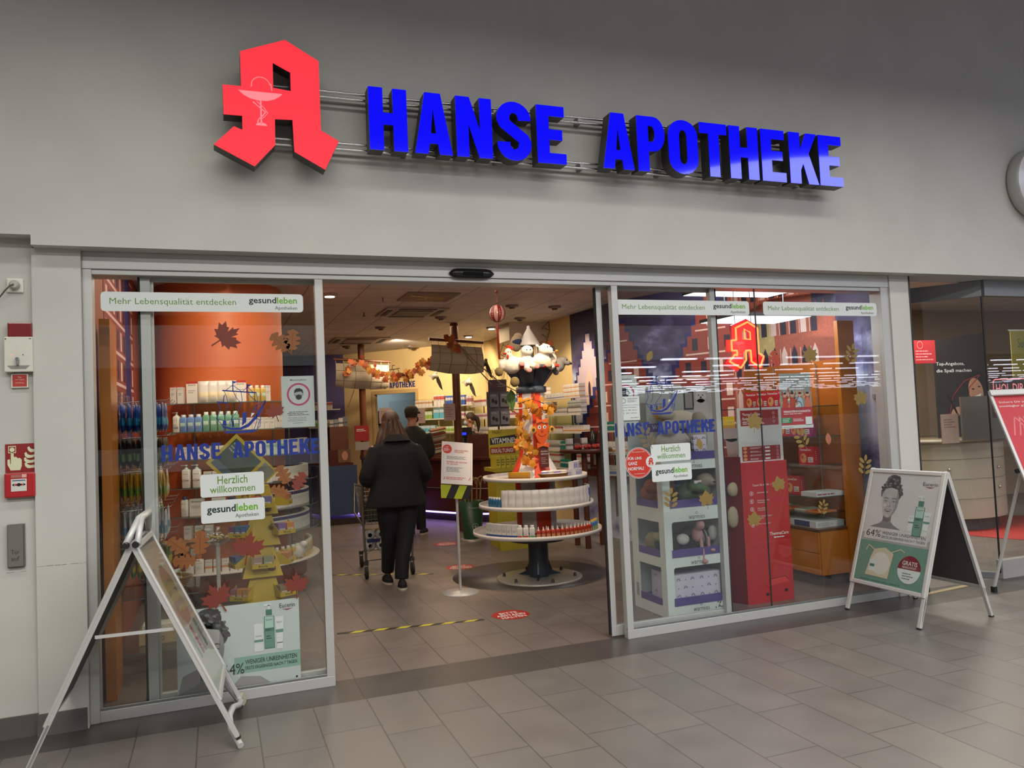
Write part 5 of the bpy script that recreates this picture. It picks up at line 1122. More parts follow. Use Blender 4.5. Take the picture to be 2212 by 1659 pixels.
b = MB(); b.box((-.50, 6.2, .68), (-.16, 6.8, .70), SHELFGLASS); solo('glass_shelf', b, 'glass ledge carrying a wicker basket under the bags', 'shelf', (-.3, 6.5, .68))
for k in range(10):
    c = ['#b0563a', '#c9c4ba', '#a0703a', '#8e8f98', '#c4a44a'][k % 5]; one('sweets_packet', pouch_mesh(.07, .09, c, '#ddd5c5', t=.02), 'small colourful packet lying in the lower wicker basket', 'bag', (-.45+.02*k, 6.3+.02*(k % 3), .52), k*.9, 'packets in the wicker baskets')
t = thing('display_carton', 'beige counter carton of small packs on the lower glass shelf', 'box', (-.36, 6.0, .18)); b = MB(); b.box((-.52, 5.95, .18), (-.22, 6.15, .27), mat('#b59a72', .6)); A = Art(PL(5.95), b); A.text('DEXTRO', -.42, .2, .03, mat('#7a2c20'), w=.12, align='C', bold=.03); part('tray', b, t)
b = MB(); b.box((-.50, 5.97, .27), (-.24, 6.13, .30), mat('#c9c0ae', .6, vary=.5, scale=60)); part('packs', b, t)

# ---- yellow sweets tower
YC = mat('#bfa21e', .55, vary=.05, scale=6); YD = mat('#ab8f18', .55, vary=.05); BRN = mat('#5d3318', .3, vary=.3, scale=50)
cx, cy = at_z(545, 1010, 1.3).x*0+.315, 6.60
zz = lambda py: at_y(545, py, cy).z
t = thing('sweets_display', 'yellow cardboard sweets tower with side trays behind the face poster', 'display', (cx, cy, 0))
b = MB()
def fr(z0, z1, w0, w1, d0, d1, m=YC): b.add([(cx-w0/2, cy-d0/2, z0), (cx+w0/2, cy-d0/2, z0), (cx+w0/2, cy+d0/2, z0), (cx-w0/2, cy+d0/2, z0), (cx-w1/2, cy-d1/2, z1), (cx+w1/2, cy-d1/2, z1), (cx+w1/2, cy+d1/2, z1), (cx-w1/2, cy+d1/2, z1)], [(0,3,2,1),(4,5,6,7),(0,1,5,4),(1,2,6,5),(2,3,7,6),(3,0,4,7)], m)
L_ = [0, .22, .46, .70, .94, 1.16]
for k in range(5): fr(L_[k], L_[k+1], .34-.02*k, .20-.015*k, .30-.02*k, .18-.01*k)
part('body', b, t)
b = MB(); A = Art(lambda u, v, w_: Vector((cx+u, cy-.175+.0-.0-w_, v)), b)
for u_, v_, k_ in ((.07, .60, 0), (.07, .52, 1), (.08, .84, 2), (-.02, 1.08, 3), (.05, .98, 4)): A.mb.ell((cx+u_, cy-.115-.005*(k_ == 1), v_), (.028, .012, .022), BRN, nu=10, nv=6)
part('sweet_motifs', b, t)
def tray(x, y, z, rz, cols, w_=.15, d=.10, h=.055):
    M = Matrix.Translation((x, y, z)) @ Matrix.Rotation(rz, 4, 'Z'); T3 = lambda p: M @ Vector(p)
    b = MB(); q = MB()
    q.box((-w_/2, -d, 0), (w_/2, 0, .004), YD); q.box((-w_/2, -d-.003, 0), (w_/2, -d, h*.6), YC)
    for sx in (-1, 1): q.prism([(-d, 0), (0, 0), (0, h*1.9), (-d, h*.6)], lambda u, v, w_2, sx=sx: Vector((sx*w_/2+w_2, u, v)), -.002, .002, YC)
    A = Art(FR(-d-.003), q, base=.0004); A.text('Ricola', 0, h*.16, h*.30, mat('#3c3a1c'), w=w_*.42, align='C', bold=.02)
    q.v = [tuple(T3(p)) for p in q.v]; o = part('tray', q, t)
    for i, c in enumerate(cols):
        q = MB(); bw = w_/len(cols)*.9; xx = -w_/2+w_*(i+.5)/len(cols)
        q.box((xx-bw/2, -d+.006, .005), (xx+bw/2, -.01, h*1.55), mat(c, .45)); A = Art(FR(-d+.006), q, base=.0004); A.rect(xx-bw*.35, .01, xx+bw*.35, h*.8, mat('#cfc7b4')); A.up(); A.lines(xx-bw*.3, .015, xx+bw*.3, h*.7, 3, mat('#6a5a48'), seed=i); q.v = [tuple(T3(p)) for p in q.v]; qo = part('sweets_box', q, o)
for k, z in enumerate((.30, .54, .78, 1.0)):
    wv = .15
    if k % 2 == 1:
        tray(cx, cy-.11, z, 0, [['#a3867a', '#8c8f74'], ['#b0503a', '#7a6f9a']][k//2], .16)
        tray(cx-.13, cy-.02, z, -1.25, ['#2f4f86', '#34588f', '#3a5a80']); tray(cx+.13, cy-.02, z, 1.25, ['#c07a3a', '#bf8a4a', '#a86a3a'])
    else:
        tray(cx-.13, cy-.06, z, -.55, [['#8f5a6a', '#c0803a', '#b5843f'], ['#6a3f6a', '#2f6a8a', '#34588f']][k//2]); tray(cx+.14, cy-.06, z, .50, [['#7d6a4a', '#34447a'], ['#7a5a8a', '#c9853a']][k//2])
# diamond topper
dz = at_y(510, 998, 6.5).z; dx = at_y(510, 998, 6.5).x
b = MB(); M = Matrix.Translation((dx, 6.46, dz)) @ Matrix.Rotation(math.radians(47), 4, 'Y'); s_ = .155
b.box((-s_, 0, -s_), (s_, .025, s_), mat('#c2ab3a', .5)); A = Art(FR(0), b); A.rect(-s_*.84, -s_*.84, s_*.84, s_*.84, mat('#44503f', .5, vary=.5, scale=12)); A.up(); A.rect(-s_*.84, -s_*.84, s_*.84, -s_*.5, mat('#55666c', .5, vary=.3, scale=14)); A.up()
for k, s2 in enumerate(['100g Bonbon', 'zum Selbst-', 'mischen nur']): A.text(s2, -s_*.75, s_*(.2+.18*k), .018, STK)
b.v = [tuple(M @ Vector(p)) for p in b.v]; part('topper', b, t, 'diamond shaped picture panel with a yellow rim')
b = MB(); b.box((dx-.01, 6.485, dz-.30), (dx+.03, 6.60, dz+.0), YC); part('topper_support', b, t)
b = MB(); M = Matrix.Translation((dx+.17, 6.56, dz-.09)) @ Matrix.Rotation(math.radians(47), 4, 'Y'); b.box((-.1, 0, -.1), (.1, .02, .1), mat('#c2ab3a', .5)); A = Art(FR(0), b); A.rect(-.085, -.085, .085, .085, mat('#8a8c84', .5)); b.v = [tuple(M @ Vector(p)) for p in b.v]; part('side_panel', b, t)
# glass bowl of sweets
q = at_y(470, 1160, 6.75); t = thing('glass_bowl', 'clear glass bowl of wrapped sweets left of the yellow tower', 'bowl', (q.x, 6.75, q.z-.06))
b = MB(); b.lathe((q.x, 6.75, q.z-.06), [(.05, 0), (.09, .03), (.115, .08), (.12, .13), (.117, .13), (.112, .08), (.087, .035), (.05, .006)], CLEAR, 28); part('bowl', b, t)
b = MB(); b.tube([(q.x, 6.75, .0), (q.x, 6.75, q.z-.062)], .016, WHITE, 12); b.lathe((q.x, 6.75, 0), [(.1, 0), (.1, .01)], WHITE, 20); part('stand', b, t)
for k in range(22):
    a = k*2.4; rr = .075*((k % 7)/7)**.5; me = _PC.setdefault(('sweet', k % 3), None)
    if me is None:
        bb = MB(); bb.ell((0, 0, 0), (.016, .010, .009), mat(['#c9b04a', '#d8d0b8', '#b8963a'][k % 3], .25), nu=8, nv=6); me = _PC[('sweet', k % 3)] = bb.mesh('sweet')
    o = one('wrapped_sweet', me, 'small golden wrapped sweet in the glass bowl', 'sweet', (q.x+rr*math.cos(a), 6.75+rr*math.sin(a), q.z-.06+.03+.010*(k//7)+.02*(rr > .04)), a, 'sweets in the glass bowl'); o.rotation_euler[0] = k
# ================================================================ ENTRANCE: FLOOR MARKINGS
def floordisc(px, py, r, label, z=.0012):
    p = at_z(px, py); b = MB(); A = Art(lambda u, v, w_: Vector((p.x+u, p.y+v, z+w_)), b, base=0)
    A.ell(0, 0, r, r, mat('#b3201c', .4, vary=.02), 36); A.up()
    for k, s_ in enumerate(['BITTE', 'ABSTAND', 'HALTEN']): A.text(s_, -.0, r*(.22-.46*k), r*.36, mat('#d9cfc9', .5), w=r*[1.0, 1.62, 1.35][k], align='C', bold=.03)
    b.v = [tuple(p+Matrix.Rotation(-.10, 3, 'Z') @ (Vector(v)-Vector((p.x, p.y, 0)))-Vector((0, 0, 0))) if 0 else v for v in b.v]
    solo('floor_sticker', b, label, 'sticker', (p.x, p.y, 0))
floordisc(1103, 1328, .155, 'nearest round red distance sticker on the entrance floor'); floordisc(994, 1225, .155, 'round red distance sticker beside the foot of the notice stand'); floordisc(963, 1175, .155, 'farthest round red distance sticker, before the counter')
def tape(p, q, w_, label, n=13):
    p = Vector(p); q = Vector(q); d = (q-p).normalized(); nn = Vector((-d.y, d.x, 0)); L = (q-p).length; b = MB(); A = Art(lambda u, v, w2: p+d*u+nn*v+Vector((0, 0, .0012+w2)), b, base=0)
    Y = mat('#c8bd2c', .45, vary=.15, scale=60); K = mat('#231d18', .5, vary=.3, scale=60); s_ = L/n
    for k in range(n): A.poly([(k*s_, 0), ((k+1)*s_, 0), (min(L, (k+1)*s_+.05), w_), (k*s_+.05, w_)] if k else [(0, 0), (s_, 0), (s_+.05, w_), (0, w_)], Y if k % 2 else K)
    solo('floor_tape', b, label, 'tape', p.to_tuple())
tape(at_z(728, 1371), at_z(1047, 1340), .05, 'yellow and black warning tape strip nearest the doorway'); tape(at_z(705, 1243), at_z(935, 1241), .05, 'yellow and black warning tape strip under the shopping cart')
# dark round inlay of the turning display
gc = Vector((3.0, 7.40, 0))
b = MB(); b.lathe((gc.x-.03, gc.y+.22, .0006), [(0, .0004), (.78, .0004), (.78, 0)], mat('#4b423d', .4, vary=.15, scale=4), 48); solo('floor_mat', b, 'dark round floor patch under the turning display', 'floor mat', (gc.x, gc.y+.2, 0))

# ================================================================ NOTICE STAND
sp = at_z(995, 1280); t = thing('notice_stand', 'white notice on a grey pole stand with striped tape in the entrance', 'sign stand', (sp.x, sp.y, 0)); GP = mat('#c2bfbb', .4, .3)
b = MB(); b.lathe((sp.x, sp.y, 0), [(.175, 0), (.175, .006), (.04, .014), (.03, .02)], GP, 36); part('base', b, t)
b = MB(); b.tube([(sp.x, sp.y, .014), (sp.x, sp.y, .96)], .013, GP, 12); part('pole', b, t)
y_ = sp.y-.03; TL, TR, BL, BR = [at_y(px, py, y_) for px, py in ((960, 953), (1027, 951), (948, 1043), (1015, 1047))]
uu = (TR-TL); vv = (BL-TL)+Vector((0, -.10, 0)); 
O = BL+Vector((0, -.08, 0)); U = (BR-BL); V = TL-BL+Vector((0, .16, 0)); Un, Vn = U.normalized(), V.normalized(); Wn = Un.cross(Vn).normalized()
W0, H0 = U.length, V.length
b = MB(); b.obox(O, U, V, -Wn*.01, mat('#d6cdc8', .5, vary=.01)); A = Art(lambda u, v, w_: O+Un*u+Vn*v+Wn*(w_), b, base=.0005)
RX = mat('#c0392f', .5, vary=0); A.ell(W0*.17, H0*.82, W0*.15, W0*.15, RX); A.up(); A.text('MIT', W0*.17, H0*.85, .012, STK, align='C'); A.lines(W0*.06, H0*.77, W0*.28, H0*.84, 3, STK); A.text('LIEBE KUNDINNEN', W0*.40, H0*.78, .015, RX, w=W0*.45, bold=.01); A.text('UND KUNDEN', W0*.40, H0*.74, .013, RX, w=W0*.30, bold=.01)
A.lines(W0*.15, H0*.58, W0*.80, H0*.66, 3, INKG, seed=2); A.text('BLEIBEN SIE GESUND', W0*.16, H0*.50, .014, RX, w=W0*.66, bold=.01); A.text('MIT ABSTAND', W0*.16, H0*.45, .013, RX, w=W0*.36); A.lines(W0*.15, H0*.28, W0*.75, H0*.40, 4, INKG, seed=5); A.lines(W0*.15, H0*.10, W0*.82, H0*.17, 2, RX, seed=6); A.line([(W0*.06, H0*.08), (W0*.06, H0*.92)], .0015, INKG); A.line([(W0*.94, H0*.08), (W0*.94, H0*.92)], .0015, INKG); A.line([(W0*.08, H0*.1), (W0*.12, H0*.16)], .006, RX); A.line([(W0*.88, H0*.1), (W0*.92, H0*.16)], .006, RX)
part('notice_board', b, t)
b = MB(); Yt = mat('#b8c22a', .4, vary=.05); Kt = mat('#1c1714', .5); q0 = O+Vector((0, .02, -.135)); Vd = Vector((0, 0, .125))
fn = lambda u, v, w_: q0+Un*u+Vd.normalized()*v-Vector((0, 1, 0))*w_
A = Art(fn, b, base=0); n = 4
for k in range(4): A.poly([(W0*k/4+(.0 if k == 0 else -.03), 0), (W0*(k+1)/4-.03, 0), (W0*(k+1)/4+(.0 if k == 3 else .03), .125), (W0*k/4+.03*(k > 0), .125)], Yt if k % 2 == 0 else Kt)
part('warning_tape', b, t)

# ================================================================ LIGHTHOUSE DISPLAY (turning round shelves with a striped tower)
t = thing('round_display', 'round white display with three tiers around a red and white lighthouse tower', 'display', gc.to_tuple())
GRY = mat('#35404a', .4, vary=.04); LW = mat('#d8d2cc', .4, vary=.01); LRD = mat('#d8401f', .4, vary=.02)
b = MB(); b.lathe(gc, [(.43, 0), (.43, .012), (.42, .018)], mat('#b5afa6', .35, .2), 48); part('base_plate', b, t)
for k in range(6):
    a = k*PI/3+.5; b = MB(); b.lathe((gc.x+.36*math.cos(a), gc.y+.36*math.sin(a), .018), [(.017, 0), (.012, .03), (.0, .034)], mat('#3a3a34', .5), 10); part('bolt', b, t)
b = MB(); b.lathe(gc, [(.10, .018), (.10, .40)], GRY, 24); part('foot_column', b, t)
for k in range(3):
    a = k*2*PI/3-PI/2+PI/3+.6; d_ = Vector((math.cos(a), math.sin(a), 0)); s_ = Vector((-d_.y, d_.x, 0)); b = MB(); b.prism([(.095, .018), (.25, .018), (.15, .06), (.095, .20)], lambda u, v, w_, d_=d_, s_=s_: gc+d_*u+s_*w_+Vector((0, 0, v)), -.008, .008, GRY); part('fin', b, t)
b = MB(); b.lathe(gc, [(.28, .38), (.30, .40), (.30, .47), (.10, .475)], GRY, 36); part('drum', b, t)
TZ = ((.47, .645), (.735, .575), (1.005, .525))
for k, (z, r) in enumerate(TZ):
    b = MB(); b.lathe(gc, [(r-.02, z-.012), (r, z-.01), (r, z+.028), (r-.006, z+.028), (r-.008, z), (.1, z)], LW, 64); part('tier', b, t, ['white lowest round tier', 'white middle round tier', 'white top round tier'][k])
# tower: striped, narrowing, with foot flare
b = MB(); prof = [(.20, .475), (.20, .98), (.26, 1.0), (.235, 1.05), (.155, 1.22), (.145, 1.27), (.128, 1.86)]; n = 64
for j in range(len(prof)-1):
    for i in range(n):
        a0, a1 = 2*PI*i/n, 2*PI*(i+1)/n; (r0, z0), (r1, z1) = prof[j], prof[j+1]
        b.add([gc+Vector((r0*math.cos(a0), r0*math.sin(a0), z0)), gc+Vector((r0*math.cos(a1), r0*math.sin(a1), z0)), gc+Vector((r1*math.cos(a1), r1*math.sin(a1), z1)), gc+Vector((r1*math.cos(a0), r1*math.sin(a0), z1))], [(0, 1, 2, 3)], LRD if ((i+4)//8) % 2 == 0 else LW, False)
part('tower', b, t, 'red and white striped tower')
b = MB(); b.lathe(gc, [(.15, 1.855), (.155, 1.86), (.155, 1.915), (.13, 1.92)], GRY, 24); part('collar', b, t)
for k in range(8):
    a = k*PI/4+.2; d_ = Vector((math.cos(a), math.sin(a), 0)); s_ = Vector((-d_.y, d_.x, 0))
    b = MB(); b.add([gc+d_*.115-s_*.045+Vector((0, 0, 1.915)), gc+d_*.115+s_*.045+Vector((0, 0, 1.915)), gc+d_*.26+s_*.10+Vector((0, 0, 2.11)), gc+d_*.26-s_*.10+Vector((0, 0, 2.11))]+[gc+d_*.105-s_*.045+Vector((0, 0, 1.92)), gc+d_*.105+s_*.045+Vector((0, 0, 1.92)), gc+d_*.25+s_*.10+Vector((0, 0, 2.115)), gc+d_*.25-s_*.10+Vector((0, 0, 2.115))], [(0, 1, 2, 3), (7, 6, 5, 4), (0, 4, 5, 1), (1, 5, 6, 2), (2, 6, 7, 3), (3, 7, 4, 0)], GRY); part('basket_panel', b, t)
b = MB(); b.lathe(gc, [(.27, 2.10), (.27, 2.125), (.0, 2.125)], GRY, 32); part('platform', b, t)
b = MB(); b.lathe(gc, [(.045, 2.125), (.045, 2.33)], mat('#4a4f55', .2, .2), 12)
for k in range(6): a = k*PI/3; b.tube([gc+Vector((.09*math.cos(a), .09*math.sin(a), 2.125)), gc+Vector((.09*math.cos(a), .09*math.sin(a), 2.345))], .006, LW, 6)
part('lantern', b, t)
b = MB(); b.lathe(gc, [(.112, 2.335), (.115, 2.345), (.02, 2.505), (.016, 2.515), (.017, 2.53), (.0, 2.545)], LW, 28); part('lantern_roof', b, t)
# balcony ring with rods
b = MB(); ring = [gc+Vector((.24*math.cos(k*PI/4+.1), .24*math.sin(k*PI/4+.1), 1.70)) for k in range(8)]
for k in range(8): b.tube([ring[k], ring[(k+1) % 8]], .007, LRD if k % 2 else LW, 6); b.tube([ring[k], gc+Vector((.13*math.cos(k*PI/4+.1), .13*math.sin(k*PI/4+.1), 1.62))], .006, LW if k % 2 else LRD, 6)
part('balcony_rail', b, t)
# lolly lamp post (weather vane ball on an angled red rod)
pz = lambda px, py: at_y(px, py, 7.30); RDK = mat('#6e1a12', .4)
t2 = thing('ball_ornament', 'dark red and pink ball on a red rod rising from the lighthouse', 'ornament', pz(1092, 775).to_tuple())
b = MB(); b.tube([pz(1092, 775), pz(1079, 775), pz(1074, 698)], .011, mat('#8d2b1a', .4), 8); b.tube([pz(1074, 655), pz(1072, 632)], .005, RDK, 6); b.ell(pz(1072, 630), .017, RDK); b.box((pz(1075, 710).x-.035, 7.295, pz(1075, 710).z-.003), (pz(1075, 710).x+.035, 7.305, pz(1075, 710).z+.003), RDK); part('rod', b, t2)
c_ = pz(1074, 677); b = MB(); b.ell(c_, (.078, .078, .088), mat('#b08078', .25, coat=.6), nu=24, nv=16); part('ball', b, t2)
for a in (0, PI/3, 2*PI/3):
    b = MB()
    V = []
    for j in range(13):
        th = PI*j/12; 
        for s_ in (-.26, .26): V.append(c_+Vector((.0805*math.sin(th)*math.cos(a+s_-PI/2), .0805*math.sin(th)*math.sin(a+s_-PI/2), .0905*math.cos(th))))
        for s_ in (-.26, .26): V.append(c_+Vector((.0805*math.sin(th)*math.cos(a+s_+PI/2), .0805*math.sin(th)*math.sin(a+s_+PI/2), .0905*math.cos(th))))
    f = []
    for j in range(12): o = 4*j; f += [(o, o+1, o+5, o+4), (o+2, o+3, o+7, o+6)]
    b.add(V, f, RDK); part('segment', b, t2)

# products on the tiers
def on_tier(k, a_deg, inset=.05): z, r = TZ[k]; a = math.radians(a_deg); return (gc.x+(r-inset)*math.cos(a), gc.y+(r-inset)*math.sin(a), z+.001), a+PI/2
def tier(k, a0, seq, inset=.05):
    a = a0; r = TZ[k][1]-inset
    for w_, fn, gap in seq:
        a += math.degrees(w_/2/r); p, rz = on_tier(k, a, inset); fn(p, rz) if fn else None; a += math.degrees((w_/2+gap)/r)
pBW = box_mesh(.052, .05, .135, '#d5d2cd', ((0, .28, '#22427e'),), None, lines=3)
K_nap = kit_bottle('wash_bottle', .05, .034, .115, '#d9d4cd', '#dad5cf', 'flat', '', (.1, .34, '#b23a3a')); K_nap2 = kit_bottle('wash_bottle', .05, .034, .115, '#d9d4cd', '#dad5cf', 'flat', '', (.1, .34, '#3f9a4a'))
K_red = kit_bottle('spray_bottle', .042, .034, .085, '#a5341f', '#d8d0c8', 'spray', '', (.25, .6, '#c47a4a')); K_ref = pouch_mesh(.085, .185, '#d3cfcb', '#cbc7c4', t=.035, pat='#d5d1cd')
K_bl = kit_bottle('mouthwash_bottle', .05, .036, .15, '#20489c', '#d9d6d2', 'flat', '', (.2, .5, '#3a62b4')); K_yb = kit_bottle('lotion_bottle', .045, .034, .10, '#3f7ab0', '#d8a92c', 'flat', '', (.2, .6, '#a8c85a')); K_blcan = kit_bottle('spray_can', .034, .034, .10, '#2d6a92', '#d5d2ce', 'flat')
tier(0, -168, [(.052, lambda p, rz: one('product_box', pBW, 'white carton with dark blue foot on the lowest tier, left side', 'box', p, rz, 'blue footed cartons on the lowest tier'), .004)]*7+[(.05, lambda p, rz: K_nap.put(p, rz, 'white wash bottle with red label on the lowest tier', 'white wash bottles on the lowest tier'), .008)]*2+[(.05, lambda p, rz: K_nap2.put(p, rz, 'white wash bottle with green label on the lowest tier'), .012)]
 +[(.042, lambda p, rz: K_red.put(p, rz, 'red spray bottle with white spray head on the lowest tier', 'red spray bottles on the lowest tier'), .004)]*14+[(.045, lambda p, rz: K_yb.put(p, rz, 'blue bottle with yellow cap at the right of the lowest tier', 'yellow capped bottles on the lowest tier'), .004)]*4)
tier(0, -105, [(.042, lambda p, rz: K_red.put(p, rz, 'red spray bottle in the second row of the lowest tier', 'second row of red spray bottles on the lowest tier'), .01)]*10, .11)
tier(1, -172, [(.034, lambda p, rz: K_blcan.put(p, rz, 'small blue can at the left of the middle tier', 'blue cans on the middle tier'), .004)]*5+[(.085, lambda p, rz: one('refill_pouch', K_ref, 'white refill pouch standing on the middle tier', 'pouch', p, rz, 'white pouches on the middle tier'), -.008)]*14)
tier(1, -28, [(.05, lambda p, rz: K_bl.put(p, rz, 'blue mouthwash bottle with white cap at the right of the middle tier', 'blue bottles on the middle tier'), .004)]*4)
tier(1, -150, [(.085, lambda p, rz: one('refill_pouch', K_ref, 'white refill pouch in the back row of the middle tier', 'pouch', p, rz, 'back row of white pouches on the middle tier'), .0)]*8, .11)
fizz = box_mesh(.055, .05, .065, '#c8c6cc', ((.0, .1, '#b8b6c0'),), None); b = MB(); 
def fizzmesh():
    b = MB(); b.box((-.029, 0, 0), (.029, .055, .075), mat('#c4c2c9', .4)); A = Art(FR(0), b, base=.0004, step=.0002); A.ell(0, .034, .019, .021, mat('#6a5aa8', .4)); A.up(); A.ring(0, .034, .014, .003, mat('#d5d2da', .4)); A.line([(-.01, .034), (.01, .036)], .004, mat('#d5d2da', .4)); return b.mesh('box')
FZ = fizzmesh()
for j, (a, z, ins) in enumerate([(-52, 0, .05), (-46, 0, .05), (-39.5, 0, .05), (-33, 0, .05), (-26, 0, .05), (-52, .076, .07), (-46, .076, .07), (-36, .076, .07), (-29, .076, .07), (-60, 0, .09)]):
    p, rz = on_tier(2, a, ins); one('product_box', FZ, 'silver carton with a violet disc in the stack on the top tier', 'box', (p[0], p[1], p[2]+z), rz, 'silver cartons on the top tier')
tin = box_mesh(.065, .045, .022, '#7b4a2c', ((.2, .6, '#c2963a'),), None, lines=0); yb = box_mesh(.05, .04, .075, '#cf9a22', ((.1, .4, '#a8701c'),), None, lines=2); ob = box_mesh(.06, .05, .06, '#cfb48c', ((.2, .6, '#d48a3a'),), None)
for k in range(14): p, rz = on_tier(2, -160+k*7.2, .04+.05*(k % 2)); one('product_box', tin, 'flat brown and gold packet on the left of the top tier', 'box', (p[0], p[1], p[2]+.023*(k % 3 == 2)*0), rz, 'flat packets on the top tier')
for k in range(5): p, rz = on_tier(2, -152+k*7, .15); one('product_box', yb, 'yellow carton behind the flat packets on the top tier', 'box', p, rz, 'yellow cartons on the top tier')
for k in range(3): p, rz = on_tier(2, -17+k*8, .05); one('product_box', ob, 'beige and orange carton at the right end of the top tier', 'box', p, rz, 'orange cartons on the top tier')
p, rz = on_tier(2, -86, .12); t3 = basket(p, .10, .05, 'wicker basket of bright packets on the top tier of the round display', 1.5)
for k in range(7): one('tea_packet', pouch_mesh(.065, .05, ['#8a6ac0', '#5fae4a', '#c9c4ba', '#d8b04a'][k % 4], '#e0dcd2', t=.02), 'violet or green packet standing in the basket on the top tier', 'bag', (p[0]-.10+.033*k, p[1]-.02+.03*(k % 2), p[2]+.035), .3*(k % 3-1), 'packets in the top tier basket')
# maple garland round the tower
def leaf3(x, z, s, rot, m): 
    A = []
    return A
ORL = mat('#d98a1c', .5, vary=.25, scale=30); ORL2 = mat('#c96a1a', .5, vary=.25, scale=30)
def leafmesh(s, m):
    P = gleaf(); b = MB(); b.v = []; c = [(p[0]*s, .12*s*abs(p[0]), p[1]*s) for p in P]; ctr = (0, 0, 0); n = len(c)
    b.add([ctr]+c, [(0, i+1, (i+1) % n+1) for i in range(n)], m); c2 = [(x, y+.0015, z) for x, y, z in c]; b.add([(0, .0015, 0)]+c2, [(0, (i+1) % n+1, i+1) for i in range(n)], m); return b.mesh('leaf')
LM = [leafmesh(.10, ORL), leafmesh(.085, ORL2), leafmesh(.09, mat('#b8801c', .5, vary=.3, scale=30))]
def garland(label, pts, n, seed, spread=.05, sc=1.0, meshes=LM):
    t = thing('leaf_garland', label, 'garland', pts[0]); og = Vector(pts[0]); b = MB(); b.tube(pts, .004, mat('#5b3a1c', .7), 5); part('twig', b, t); r = random.Random(seed); N_ = len(pts)-1
    for k in range(n):
        u = (k+.5)/n*N_; i = min(int(u), N_-1); q = Vector(pts[i]).lerp(Vector(pts[i+1]), u-i)+Vector((r.uniform(-spread, spread), r.uniform(-.03, .01), r.uniform(-spread, spread)))
        o = link('leaf', meshes[k % len(meshes)], t, q-og); o.rotation_euler = (r.uniform(-.5, .5), r.uniform(-PI, PI), r.uniform(-.6, .6)); o.scale = [sc*r.uniform(.8, 1.25)]*3
    return t
yG = gc.y-.25
garland('orange maple leaf garland around the lighthouse tower', [at_y(px, py, yG) for px, py in ((1118, 872), (1150, 862), (1190, 878), (1182, 892), (1150, 885), (1125, 905), (1118, 930), (1128, 945), (1118, 965), (1138, 958), (1150, 972), (1132, 990), (1145, 1000))], 46, 5, .035)
# orange felt figure
fy_ = gc.y-.24; F_ = lambda px, py: at_y(px, py, fy_); c0 = F_(1171, 930); OF = mat('#d2561c', .8, vary=.03)
t3 = thing('felt_figure', 'orange felt face with bow ties and sunflowers on the tower', 'decoration', c0.to_tuple())
PX = lambda u, v, w_: Vector((c0.x+u, fy_+w_, c0.z+v)); s_ = .0056
b = MB(); b.prism([(-14*s_, 4*s_), (-12*s_, 12*s_), (0, 15*s_), (12*s_, 12*s_), (15*s_, 4*s_), (12*s_, -8*s_), (6*s_, -20*s_), (3*s_, -24*s_), (-3*s_, -24*s_), (-8*s_, -18*s_), (-13*s_, -7*s_)], PX, 0, .012, OF)
A = Art(lambda u, v, w_: PX(u, v, -w_), b, base=.001)
for e in (-5, 5): A.ell(e*s_, 6*s_, 3*s_, 3.2*s_, STK, 14); A.up(); A.ell(e*s_+.002, 6*s_, 1.4*s_, 1.6*s_, BLACK, 10)
A.ell(0, -1*s_, 2.6*s_, 2.6*s_, mat('#a83c14'), 14); A.line([(8*s_*math.cos(math.radians(a)), -3*s_+7*s_*math.sin(math.radians(a))) for a in range(200, 345, 15)], .0035, mat('#5a2a14')); part('face', b, t3)
for dz in (17, -26):
    b = MB(); b.prism([(-11*s_, (dz-4)*s_), (0, (dz-1)*s_), (11*s_, (dz-4)*s_), (11*s_, (dz+5)*s_), (0, (dz+1)*s_), (-11*s_, (dz+5)*s_)], PX, -.012, 0, mat('#dd6422', .7)); part('bow', b, t3)
for dx in (-17, 18):
    b = MB(); b.prism([((dx+(7 if k % 2 else 4)*math.cos(k*PI/10))*s_, (2+(7 if k % 2 else 4)*math.sin(k*PI/10))*s_) for k in range(20)], PX, -.012, -.004, mat('#d8a53a', .7)); b.prism([((dx+2.6*math.cos(k*PI/6))*s_, (2+2.6*math.sin(k*PI/6))*s_) for k in range(12)], PX, -.018, -.010, mat('#4a2a14', .8)); part('sunflower', b, t3)
b = MB(); q = F_(1176, 985); b.box((q.x-.045, fy_+.0, q.z-.11), (q.x+.045, fy_+.010, q.z+.10), mat('#5b2a26', .5)); A = Art(PL(fy_), b); A.text('Herzlich', q.x, q.z+.04, .014, STK, w=.07, align='C'); A.text('willkommen', q.x, q.z+.015, .014, STK, w=.075, align='C'); A.lines(q.x-.035, q.z-.08, q.x+.035, q.z-.01, 4, mat('#a88a80')); part('card', b, t3)
# green leaf pennant
q = at_y(1105, 865, 7.25); t3 = thing('felt_leaf', 'large dark green felt leaf hanging left of the tower', 'decoration', q.to_tuple()); b = MB(); b.prism([(0, .11), (.03, .08), (.045, .06), (.05, .02), (.035, -.05), (.005, -.12), (-.015, -.07), (-.045, -.02), (-.05, .04), (-.03, .07)], lambda u, v, w_: Vector((q.x+u, 7.25+w_+.2*abs(u), q.z+v)), 0, .008, mat('#3b5a22', .7, vary=.15)); part('leaf_blade', b, t3); b = MB(); b.tube([q+Vector((0, 0, .11)), q+Vector((.0, 0, -.11))], .003, mat('#4f7030', .7)); part('rib', b, t3)

